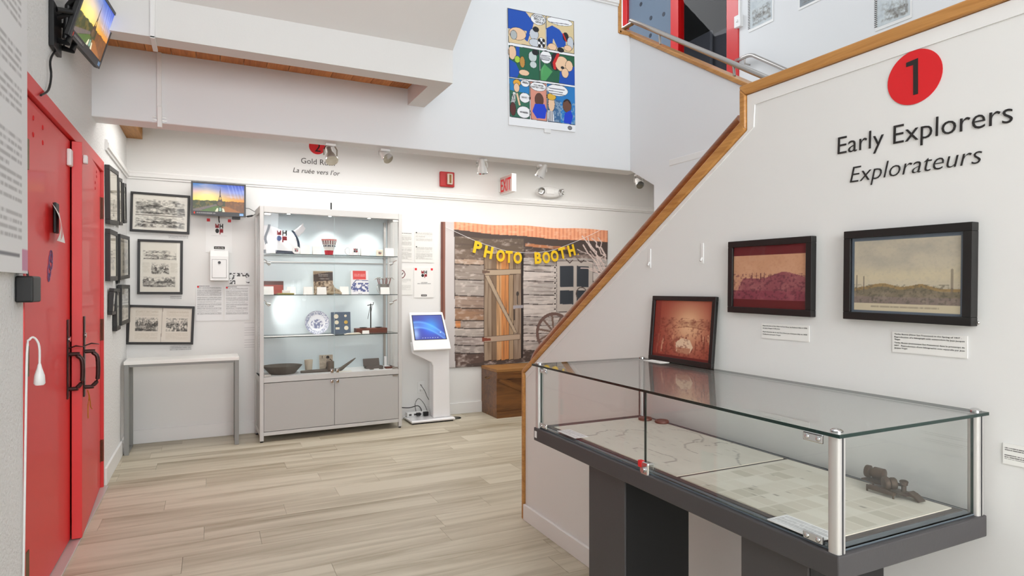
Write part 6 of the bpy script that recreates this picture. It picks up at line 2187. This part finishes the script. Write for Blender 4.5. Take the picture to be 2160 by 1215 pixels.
cx_, cz_ = sl_(1929, 163)
r_ = ((sl_(1929, 107)[1] - sl_(1929, 219)[1]) / 2 + (sl_(1988, 160)[0] - sl_(1870.5, 166)[0]) / 2) / 2
MB().disc((cx_, -0.0015, cz_), r_, 'y', 0.001, 48).build('red_disc', 'vred', sg)
n0, n1_ = sl_(1914, 200), sl_(1938, 124)
MB().prism([(cx_ + a_ * r_, cz_ + b_ * r_) for a_, b_ in ((-0.02, -0.66), (0.15, -0.66), (0.15, 0.66), (-0.28, 0.62), (-0.28, 0.46), (-0.02, 0.46))], 'y', -0.0032, -0.0022).build('numeral', 'ink', sg)
a, b = sl_(1768, 326), sl_(2137, 258)
rt = -math.atan2(b[1] - a[1], b[0] - a[0])
ll = math.hypot(b[1] - a[1], b[0] - a[0])
lettering('title', 'Early Explorers', 0.1, 'ink', sg, ((a[0] + b[0]) / 2, -0.002, (a[1] + b[1]) / 2), width=ll, rot=(0, rt, 0), bold=-0.008)
a, b = sl_(1794, 386), sl_(2072, 344)
ll = math.hypot(b[1] - a[1], b[0] - a[0])
lettering('subtitle', 'Explorateurs', 0.1, 'ink', sg, ((a[0] + b[0]) / 2, -0.002, (a[1] + b[1]) / 2), width=ll, shear=0.22, bold=-0.014, rot=(0, -math.atan2(b[1] - a[1], b[0] - a[0]), 0))

# ================================================================ framed pictures on the stair wall
c = Canvas(130, 120, (0.42, 0.12, 0.13), 111)
U, V = c.U, c.V
c.a[:] = np.where((V < 0.16)[..., None], np.array((0.40, 0.10, 0.12)), np.array((0.80, 0.60, 0.47)))
sk = c.noise(4, 5, 4)
c.mix((V > 0.16) * np.clip((sk - 0.4) * 1.6, 0, 1), (0.86, 0.68, 0.56), 0.6)
rd = 0.50 + 0.06 * c.noise(4, 1, 4)[:1] - 0.10 * np.exp(-((U[:1] - 0.72) / 0.2) ** 2)
c.mix((V > rd) & (U > 0.12 - (V - 0.6) * 0.4), (0.56, 0.30, 0.33))
hn = c.noise(9, 9, 4)
c.mix((V > rd) * np.clip((hn - 0.42) * 2.4, 0, 1), (0.70, 0.46, 0.45), 0.7)
c.mix((V > 0.72), (0.52, 0.22, 0.28), 0.75)
c.mix((V > 0.72) * np.clip((hn - 0.5) * 2.5, 0, 1), (0.66, 0.38, 0.40), 0.7)
for u_ in (0.28, 0.34, 0.40, 0.45):
    c.line([(u_, 0.44), (u_, 0.55)], 0.008, (0.40, 0.2, 0.22))
c.rect(0, 0.855, 1, 0.862, (0.75, 0.5, 0.45))
c.rect(0, 0.862, 1, 1, (0.38, 0.09, 0.10))
gn = c.noise(40, 36, 2)
c.mix((V > 0.16) & (V < 0.85) & (gn > 0.0), (0.30, 0.12, 0.14), 0.0)
c.mix(((V > 0.45) & (V < 0.85)) * np.clip((0.47 - gn) * 5, 0, 1), (0.32, 0.13, 0.18), 0.55)
c.mix(((V > 0.16) & (V < 0.5)) * np.clip((gn - 0.5) * 2, 0, 1), (0.70, 0.48, 0.36), 0.35)
framed('framed_picture', 'dark framed reddish coastal landscape print on the stair wall', [(1533, 512), (1710, 495.5), (1710, 671), (1535, 657)], 'x', XS - 0.022, c, 0.020, 0.022, group='pictures over the glass case')
c = Canvas(200, 140, (0.76, 0.72, 0.64), 112)
U, V = c.U, c.V
sk = c.noise(5, 5, 5)
c.mix(np.clip((sk - 0.42) * 2.2, 0, 1), (0.60, 0.58, 0.55), 0.55)
c.mix(np.exp(-((V - 0.52) / 0.1) ** 2) * 0.8, (0.84, 0.78, 0.64), 0.7)
rd = 0.66 - 0.06 * np.exp(-((U[:1] - 0.30) / 0.16) ** 2) - 0.05 * np.exp(-((U[:1] - 0.65) / 0.12) ** 2) + 0.02 * c.noise(8, 1, 3)[:1]
c.mix((V > rd), (0.60, 0.50, 0.34))
c.mix((V > rd + 0.04), (0.46, 0.43, 0.37), 0.85)
c.mix((V > 0.78), (0.52, 0.46, 0.44), 0.8)
c.mix((V > 0.70) * np.clip((c.noise(12, 12, 4) - 0.5) * 2.5, 0, 1), (0.68, 0.62, 0.55), 0.6)
for u_, v0_ in ((0.06, 0.50), (0.13, 0.52)):
    c.line([(u_, v0_), (u_, 0.72)], 0.006, (0.40, 0.36, 0.32), 0.8)
c.line([(0.90, 0.45), (0.90, 0.75)], 0.02, (0.45, 0.40, 0.36), 0.6)
c.rect(0, 0.865, 1, 1, (0.80, 0.75, 0.64))
c.text(0.2, 0.89, 0.8, 0.92, 1, (0.5, 0.45, 0.4), 0.8, 0.9)
gn = c.noise(60, 44, 2)
c.mix(((V > 0.62) & (V < 0.86)) * np.clip((0.48 - gn) * 4, 0, 1), (0.30, 0.28, 0.24), 0.5)
c.mix((V < 0.6) * np.clip((gn - 0.5) * 2, 0, 1), (0.62, 0.60, 0.56), 0.3)
inner = (U < 0.035) | (U > 0.965) | (V < 0.055) | (V > 0.955)
c.mix(inner, (0.36, 0.40, 0.45))
framed('framed_picture', 'large black framed beige landscape print on the stair wall', [(1778, 489), (2049, 467), (2048, 689), (1777, 672)], 'x', XS - 0.026, c, 0.0205, 0.026, group='pictures over the glass case')
# ================================================================ glass table case
X0, X1, Y0, Y1 = 1.075, 1.575, 0.79, 2.03
zt0, zt1, zgt = 0.742, 0.790, 1.024
cs = thing('glass_table_case', 'low glass table case with anthracite base along the stair wall', 'showcase', ((X0 + X1) / 2, (Y0 + Y1) / 2, 0))
ox, oy = (X0 + X1) / 2, (Y0 + Y1) / 2
hx, hy = (X1 - X0) / 2, (Y1 - Y0) / 2
MB().box(-hx, hx, -hy, hy, zt0, zt1).build('base_slab', 'anth', cs, bevel=0.003)
MB().box(-hx + 0.012, hx - 0.012, -hy + 0.012, hy - 0.012, zt1, zt1 + 0.004).build('base_rim', mat('blue_grey_rim', (0.42, 0.46, 0.49), 0.35, 0.4), cs, bevel=0.001)
MB().box(-hx + 0.034, hx - 0.030, -hy + 0.035, hy - 0.02, zt1 + 0.004, zt1 + 0.006).build('lining', mat('dark_lining', (0.27, 0.24, 0.23), 0.7), cs)
for y0_, y1_ in ((1.503, 1.696), (0.878, 1.056)):
    pd = MB().box(1.100 - ox, 1.345 - ox, y0_ - oy, y1_ - oy, 0, zt0).build('pedestal', 'anth', cs, bevel=0.002)
    MB().box(1.106 - ox, 1.340 - ox, y0_ - oy - 0.002, y0_ - oy, 0.004, zt0 - 0.002).build('side_panel', mat('black_shaded_side', (0.075, 0.072, 0.075), 0.55), pd)  # dark sheet over the pedestal's shaded side, deep shade put into its black
gi = 0.016
posts = {'near front': (-hx + gi, -hy + gi), 'near rear': (hx - gi, -hy + gi), 'far front': (-hx + gi, hy - gi), 'far rear': (hx - gi, hy - gi)}
for nm, (x, y) in posts.items():
    pn = [(0.0125 * math.copysign(abs(math.cos(a)) ** 0.5, math.cos(a)) + x, 0.0125 * math.copysign(abs(math.sin(a)) ** 0.5, math.sin(a)) + y) for a in [2 * math.pi * k / 20 for k in range(20)]]
    po = MB().prism(pn, 'z', zt1, zgt - 0.007).build('post', 'alu', cs, smooth=40)
    MB().lathe([(0.012, zgt), (0.012, zgt + 0.003), (0.007, zgt + 0.006)], 16, 0, Matrix.Translation((x, y, 0))).build('screw_cap', 'chrome', po, smooth=40)
    for s_ in (0,):
        MB().box(x - 0.0018, x + 0.0018, y - 0.0135, y - 0.0123, zt1, zgt - 0.007).build('groove', 'dgrey', po)


def pane(name, x0, x1, y0, y1, z0, z1, parent=cs):
    o = MB().box(x0, x1, y0, y1, z0, z1).build(name, ['glass', 'edge'], parent)
    d = [x1 - x0, y1 - y0, z1 - z0]
    ax = d.index(min(d))
    for p in o.data.polygons:
        p.material_index = 0 if abs(p.normal[ax]) > 0.5 else 1
    return o


pane('top_glass', -hx - 0.006, hx - 0.004, -hy - 0.006, hy + 0.004, zgt - 0.007, zgt)
pane('end_glass', -hx + gi + 0.013, hx - gi - 0.013, -hy + gi - 0.003, -hy + gi + 0.003, zt1 + 0.004, zgt - 0.008)
pane('end_glass', -hx + gi + 0.013, hx - gi - 0.013, hy - gi - 0.003, hy - gi + 0.003, zt1 + 0.004, zgt - 0.008)
pane('rear_glass', hx - gi - 0.003, hx - gi + 0.003, -hy + gi + 0.013, hy - gi - 0.013, zt1 + 0.004, zgt - 0.008)
ymid = 1.394 - oy
xg = -hx + gi
p1 = pane('front_glass_door', xg - 0.003, xg + 0.003, -hy + gi + 0.014, ymid - 0.001, zt1 + 0.005, zgt - 0.009)
p2 = pane('front_glass_door', xg - 0.003, xg + 0.003, ymid + 0.001, hy - gi - 0.014, zt1 + 0.005, zgt - 0.009)


def clip(parent, y, z0, L_=0.046):
    cq = MB().box(xg - 0.008, xg - 0.003, y - L_ / 2, y + L_ / 2, z0, z0 + 0.018).build('hinge', 'chrome', parent, bevel=0.003)
    for dy in (-L_ * 0.28, L_ * 0.28):
        MB().ball((xg - 0.008, y + dy, z0 + 0.009), 0.0055, 10, 6, (0.6, 1, 1)).build('screw', 'chrome', cq, smooth=60)


for (pp_, y) in ((p1, -hy + gi + 0.048), (p2, hy - gi - 0.042)):
    clip(pp_, y, zt1 + 0.004)
    clip(pp_, y, zgt - 0.030)
lk = MB().box(xg - 0.016, xg + 0.006, ymid - 0.030, ymid + 0.004, zt1 - 0.004, zt1 + 0.032).build('lock', 'chrome', p1, bevel=0.004)
MB().cyl((xg - 0.016, ymid - 0.014, zt1 + 0.012), (xg - 0.024, ymid - 0.014, zt1 + 0.012), 0.008, 14).build('lock_cylinder', 'chrome', lk, smooth=40)
MB().box(xg - 0.0165, xg - 0.0035, ymid - 0.004, ymid + 0.014, zt1 + 0.014, zt1 + 0.033).build('lock_tag', 'vred', lk, bevel=0.002)
sb_ = on_y(1136, 911, Y1)
MB().box(-hx - 0.0006, -hx, hy - 0.024, hy - 0.008, zt0 + 0.012, zt0 + 0.036).build('sticker', 'white', cs)

# maps inside
zi = zt1 + 0.006
yspl = on_z(1500, 965, zi).y
c = Canvas(110, 120, (0.80, 0.785, 0.735), 121)
nz = c.noise(4, 4, 5)
c.mix(np.clip((nz - 0.45) * 2, 0, 1), (0.70, 0.68, 0.63), 0.5)
rb = random.Random(3)
for k in range(7):
    x, y = rb.uniform(0.1, 0.9), rb.uniform(0.1, 0.9)
    pts_ = [(x, y)]
    a = rb.uniform(0, 6)
    for s_ in range(9):
        a += rb.uniform(-0.8, 0.8)
        x, y = x + 0.05 * math.cos(a), y + 0.05 * math.sin(a)
        pts_.append((x, y))
    c.line(pts_, 0.007, (0.40, 0.39, 0.36), 0.75)
for k in range(60):
    x, y = rb.uniform(0.05, 0.9), rb.uniform(0.05, 0.95)
    c.rect(x, y, x + rb.uniform(0.01, 0.05), y + 0.008, (0.55, 0.53, 0.5), 0.5)
xa_, xb_2 = X0 + 0.05, X1 - 0.045
yA0, yA1 = 1.305, 1.965
t = thing('antique_map', 'cream map with dark river lines lying left in the glass case', 'map', ((xa_ + xb_2) / 2, (yA0 + yA1) / 2, zi), -math.pi / 2)
c.sheet('map_print', -(yA1 - yA0) / 2, (yA1 - yA0) / 2, -(xb_2 - xa_) / 2, (xb_2 - xa_) / 2, 'print', t, rot=(-math.pi / 2, 0, 0), loc=(0, 0, 0.0026))
MB().box(-(yA1 - yA0) / 2, (yA1 - yA0) / 2, -(xb_2 - xa_) / 2, (xb_2 - xa_) / 2, 0, 0.002).build('sheet', 'cream', t)
yB0, yB1 = 0.84, 1.29
c = Canvas(90, 110, (0.82, 0.805, 0.75), 122)
nz = c.noise(4, 4, 5)
c.mix(np.clip((nz - 0.45) * 2, 0, 1), (0.74, 0.72, 0.65), 0.5)
for i in range(7):
    for j in range(9):
        if rb.random() < 0.75:
            c.rect(0.04 + i * 0.135, 0.12 + j * 0.10, 0.04 + i * 0.135 + 0.125, 0.12 + j * 0.10 + 0.09, rb.choice([(0.76, 0.735, 0.67), (0.70, 0.68, 0.61), (0.79, 0.77, 0.71)]), 0.8)
for k in range(16):
    x, y = rb.uniform(0.05, 0.9), rb.uniform(0.1, 0.95)
    c.rect(x, y, x + 0.03, y + 0.012, (0.45, 0.43, 0.38), 0.7)
t = thing('antique_map', 'cream city grid map lying right in the glass case', 'map', ((xa_ + xb_2) / 2, (yB0 + yB1) / 2, zi), -math.pi / 2)
c.sheet('map_print', -(yB1 - yB0) / 2, (yB1 - yB0) / 2, -(xb_2 - xa_) / 2, (xb_2 - xa_) / 2, 'print', t, rot=(-math.pi / 2, 0, 0), loc=(0, 0, 0.0026))
MB().box(-(yB1 - yB0) / 2, (yB1 - yB0) / 2, -(xb_2 - xa_) / 2, (xb_2 - xa_) / 2, 0, 0.002).build('sheet', 'cream', t)
for lab, c_, (dx, dy), seed, rz in (('white text label at the far end of the glass case', (1205, 916), (0.026, 0.060), 123, 0.0), ('white text label by the near corner of the glass case', (1690, 1114), (0.030, 0.065), 124, 0.0)):
    p = on_z(*c_, zi + 0.003)
    t = thing('text_label', lab, 'label', (p.x + 0.004, p.y, zi + 0.003), -math.pi / 2, 'text labels in the glass case')
    c = Canvas(60, 30, (0.92, 0.92, 0.92), seed)
    c.text(0.05, 0.1, 0.95, 0.9, 7, (0.5, 0.5, 0.5), 0.8)
    c.sheet('print', -dy, dy, -dx, dx, 'print', t, rot=(-math.pi / 2, 0, 0), loc=(0, 0, 0.002))
    MB().box(-dy, dy, -dx, dx, 0, 0.0016).build('paper', 'paper', t)
M['discwood'] = mat('reddish_brown_wood', (0.40, 0.24, 0.19), 0.45)
for px, py_, lab in ((1361, 884, 'reddish brown wooden disc by the rear post of the glass case'), (1396, 890, 'reddish brown wooden disc right of the other disc')):
    p = on_z(px, py_, zi + 0.006)
    t = thing('wooden_disc', lab, 'disc', (p.x, p.y, zi + 0.003), group='wooden discs in the glass case')
    MB().lathe([(0.024, 0), (0.026, 0.002), (0.026, 0.007), (0.024, 0.010), (0.018, 0.010), (0.017, 0.008), (0.004, 0.008)], 28).build('disc', 'discwood', t, smooth=40)
# old brass instrument
p = on_z(1872, 1045, zi + 0.002)
M['oldmetal'] = mat('dark_brown_metal', (0.30, 0.24, 0.18), 0.5, 0.5, vary=0.4, vscale=60)
t = thing('metal_instrument', 'dark brown metal instrument with drum and wheels in the glass case', 'instrument', (p.x, p.y, zi + 0.003), -math.pi / 2)
def turned(nm, c_, axis, prof, parent):
    T = Matrix.Translation(c_) @ Vector(axis).to_track_quat('Z', 'Y').to_matrix().to_4x4()
    return MB().lathe(prof, 20, 0, T).build(nm, 'oldmetal', parent, smooth=40)


turned('drum', (-0.075, 0.030, 0.036), (1, 0.15, -0.02), [(0.004, 0.003), (0.008, 0.003), (0.009, 0.0), (0.0145, 0.0), (0.0155, 0.002), (0.0155, 0.010), (0.011, 0.012), (0.011, 0.018), (0.015, 0.020), (0.015, 0.044), (0.010, 0.046)], t)
MB().prism([(-0.078, 0.014), (-0.045, 0.008), (-0.015, 0.010), (-0.015, 0.044), (-0.060, 0.046), (-0.076, 0.036)], 'z', 0.015, 0.019).build('drum_tray', 'oldmetal', t, bevel=0.001)
turned('wheel', (-0.006, -0.002, 0.026), (0.75, 1, 0.05), [(0.005, -0.004), (0.016, -0.003), (0.018, 0.0), (0.018, 0.006), (0.016, 0.009), (0.005, 0.010)], t)
turned('wheel', (0.004, 0.008, 0.028), (0.75, 1, 0.05), [(0.005, -0.004), (0.013, -0.003), (0.0145, 0.0), (0.0145, 0.008), (0.012, 0.011), (0.005, 0.012)], t)
MB().cyl((-0.030, 0.024, 0.027), (0.020, 0.020, 0.027), 0.0035, 10).build('axle', 'oldmetal', t, smooth=40)
MB().prism([(-0.045, 0.008), (-0.036, 0.006), (0.026, 0.006), (0.026, 0.014), (-0.002, 0.019), (-0.040, 0.017)], 'y', -0.018, -0.006).build('bridge', 'oldmetal', t, bevel=0.002)
MB().box(-0.015, 0.050, -0.006, 0.034, 0.010, 0.013).build('base_plate', 'oldmetal', t, bevel=0.001)
for x, y in ((-0.043, -0.013), (0.024, -0.015), (-0.060, 0.035), (0.052, 0.030)):
    MB().cyl((x, y, 0), (x, y, 0.016), 0.0024, 8).build('foot', 'oldmetal', t, smooth=40)
MB().lathe([(0.0065, 0.013), (0.0055, 0.016), (0.0055, 0.027), (0.0085, 0.029), (0.0085, 0.034), (0.0095, 0.0345), (0.0095, 0.038), (0.007, 0.040)], 14, 0, Matrix.Translation((0.026, 0.022, 0.0))).build('knob', 'oldmetal', t, smooth=40)
MB().prism([(0.030, 0.013), (0.046, 0.020), (0.060, 0.014), (0.074, 0.003), (0.068, 0.001), (0.054, 0.009), (0.034, 0.009)], 'y', 0.006, 0.030).build('tail_block', 'oldmetal', t, bevel=0.002)

# picture leaning on the stair wall, standing on the glass top
FTL, FTR, FBR, FBL = (1384, 622), (1514, 628), (1500, 773), (1367, 753)
zb_f = zgt + 0.001
bl3, br3 = on_x(*FBL, XS - 0.042), on_x(*FBR, XS - 0.042)
bl3.z = br3.z = zb_f
xt_ = XS - 0.020
tl3, tr3 = on_x(*FTL, xt_), on_x(*FTR, xt_)
ex3 = (br3 - bl3).normalized()
mb3, mt3 = (bl3 + br3) / 2, (tl3 + tr3) / 2
ez3 = (mt3 - mb3)
ez3 = (ez3 - ez3.dot(ex3) * ex3)
h3 = ez3.length
ez3.normalize()
ey3 = ez3.cross(ex3)
w3 = (br3 - bl3).length
lp = thing('framed_picture', 'dark framed reddish sepia print leaning on the wall atop the glass case', 'picture', group='pictures over the glass case')
lp.matrix_world = Matrix.Translation(mb3) @ Matrix((ex3, ey3, ez3)).transposed().to_4x4()
fw = 0.017
MB().box(-w3 / 2, w3 / 2, 0, 0.014, 0, fw).box(-w3 / 2, w3 / 2, 0, 0.014, h3 - fw, h3).box(-w3 / 2, -w3 / 2 + fw, 0, 0.014, fw, h3 - fw).box(w3 / 2 - fw, w3 / 2, 0, 0.014, fw, h3 - fw).build('frame', 'black', lp, bevel=0.0015)
c = Canvas(120, 120, (0.80, 0.50, 0.36), 113)
U, V = c.U, c.V
rad = np.exp(-(((U - 0.62) / 0.34) ** 2 + ((V - 0.42) / 0.42) ** 2))
c.a = np.array((0.60, 0.24, 0.18)) * (1 - rad[..., None]) + np.array((0.92, 0.74, 0.58)) * rad[..., None]
hn = c.noise(9, 10, 4)
c.mix(((V > 0.30 + 0.06 * hn) & (V < 0.45)) * np.clip((hn - 0.3) * 2, 0, 1), (0.52, 0.28, 0.20), 0.7)
c.line([(0.15, 0.52), (0.6, 0.44), (1.0, 0.48)], 0.012, (0.62, 0.36, 0.26), 0.8)
rb = random.Random(8)
for k in range(26):
    u_ = rb.uniform(0.05, 0.98)
    v_ = rb.uniform(0.55, 0.78)
    c.line([(u_, v_), (u_ + rb.uniform(-0.01, 0.01), v_ + rb.uniform(0.08, 0.22))], 0.02, rb.choice([(0.48, 0.22, 0.17), (0.55, 0.28, 0.2), (0.88, 0.68, 0.54)]), 0.75)
c.poly([(0.42, 0.72), (0.52, 0.64), (0.66, 0.66), (0.72, 0.78), (0.66, 0.90), (0.44, 0.88)], (0.92, 0.80, 0.68))
c.poly([(0.44, 0.80), (0.68, 0.80), (0.66, 0.90), (0.46, 0.90)], (0.70, 0.44, 0.33), 0.8)
c.rect(0, 0, 0.12, 1, (0.50, 0.16, 0.13), 0.6)
gn = c.noise(36, 36, 2)
c.mix((V > 0.3) * np.clip((0.46 - gn) * 5, 0, 1), (0.42, 0.16, 0.12), 0.5)
c.rect(0, 0.95, 1, 1, (0.42, 0.12, 0.10))
c.sheet('print', -w3 / 2 + fw - 0.001, w3 / 2 - fw + 0.001, fw - 0.001, h3 - fw + 0.001, 'print', lp, y=0.006)
MB().box(-w3 / 2 + 0.002, w3 / 2 - 0.002, 0.008, 0.013, 0.002, h3 - 0.002).build('backing', 'cream', lp)
MB().quad((-w3 / 2 + fw, 0.004, fw), (w3 / 2 - fw, 0.004, fw), (w3 / 2 - fw, 0.004, h3 - fw), (-w3 / 2 + fw, 0.004, h3 - fw)).build('glazing', 'pane', lp)
p = on_z(1384, 763, zgt)
t = thing('caption_card', 'white caption card lying on the glass top before the leaning print', 'card', (p.x, p.y, zgt + 0.0005), -math.pi / 2)
MB().box(-0.05, 0.05, -0.022, 0.022, 0, 0.0015).build('card', 'paper', t)


# captions, hooks and a stud on the stair wall
def stair_card(label, x0, y0, x1, y1, seed, rows):
    a, b = on_x(x0, (y0 + y1) / 2, XS), on_x(x1, (y0 + y1) / 2, XS)
    xm2 = (x0 + x1) / 2
    zt2, zb2 = on_x(xm2, y0, XS).z, on_x(xm2, y1, XS).z
    w_ = a.y - b.y
    t = thing('caption_card', label, 'caption', (XS, a.y, zb2), -math.pi / 2, 'captions on the stair wall')
    MB().box(0, w_, -0.0025, -0.0005, 0, zt2 - zb2).build('card', 'paper', t)
    c = Canvas(90, 44, (0.93, 0.925, 0.91), seed)
    for (v0_, v1_, n_) in rows:
        c.text(0.03, v0_, 0.97, v1_, n_, (0.22, 0.21, 0.2), 0.95, 0.5, ink=0.85)
    c.sheet('print', 0, w_, 0, zt2 - zb2, 'print', t, y=-0.003)
    t['w'], t['h'] = w_, zt2 - zb2
    return t


def caption_lines(t, rows):
    for v_, frac, txt in rows:
        lettering('caption_line', txt, 0.01, 'ink', t, (t['w'] * (0.03 + frac * 0.47), -0.0036, t['h'] * (1 - v_)), width=t['w'] * 0.94 * frac, height=t['h'] * 0.085, joined=True, extrude=0.0002)


t = stair_card('white caption card below the reddish landscape print', 1608, 684, 1708, 717, 131, ())
caption_lines(t, ((0.20, 1.0, 'Reproduction of the View to Fort Ross, by Duhaut-Cilly in 1828.'), (0.36, 0.40, 'Jacques Vioget Collection'), (0.60, 1.0, 'Reproduction de la vue Fort Ross par Duhaut-Cilly en 1828.'), (0.76, 0.42, 'Collection Jacques Vioget')))
t = stair_card('white caption card below the large beige landscape print', 1884, 704, 2042, 749, 132, ())
caption_lines(t, ((0.14, 0.96, 'Yerba Buena (Now San Francisco) in the Spring of 1837 .'), (0.28, 1.0, 'Reproduction of a lithograph with watercolors by Jean Jacques'), (0.40, 0.09, 'Vioget'), (0.56, 1.0, 'Yerba Buena (maintenant San Francisco) dans le printemps de'), (0.70, 1.0, "1837 . Reproduction d'une lithographie avec aquarelle par Jean"), (0.82, 0.20, 'Jacques Vioget')))
stair_card('white caption card at the right edge near the glass case', 2117, 945, 2240, 990, 133, ((0.2, 0.4, 2), (0.55, 0.8, 3)))
for px, py0, py1, lab in ((1371, 525, 565, 'white adhesive hook nearest the oak handrail'), (1482, 513, 556, 'white adhesive hook left of the reddish landscape print')):
    a, b = on_x(px, py0, XS), on_x(px, py1, XS)
    t = thing('adhesive_hook', lab, 'hook', (XS, a.y, b.z), -math.pi / 2, 'adhesive hooks on the stair wall')
    MB().box(-0.007, 0.007, -0.003, 0, 0, a.z - b.z).build('strip', 'white', t, bevel=0.001)
    MB().tube([(0, -0.003, (a.z - b.z) * 0.3), (0, -0.010, (a.z - b.z) * 0.12), (0, -0.011, (a.z - b.z) * 0.18)], 0.003, 8).build('hook', 'white', t, smooth=60)
a = on_x(2063, 681, XS)
t = thing('wall_stud', 'small round metal stud right of the large beige landscape print', 'stud', (XS, a.y, a.z), -math.pi / 2)
MB().lathe([(0.004, 0), (0.0045, 0.003), (0.003, 0.005)], 12, 0, Matrix.Rotation(math.pi / 2, 4, 'X')).build('stud', 'steel', t, smooth=40)
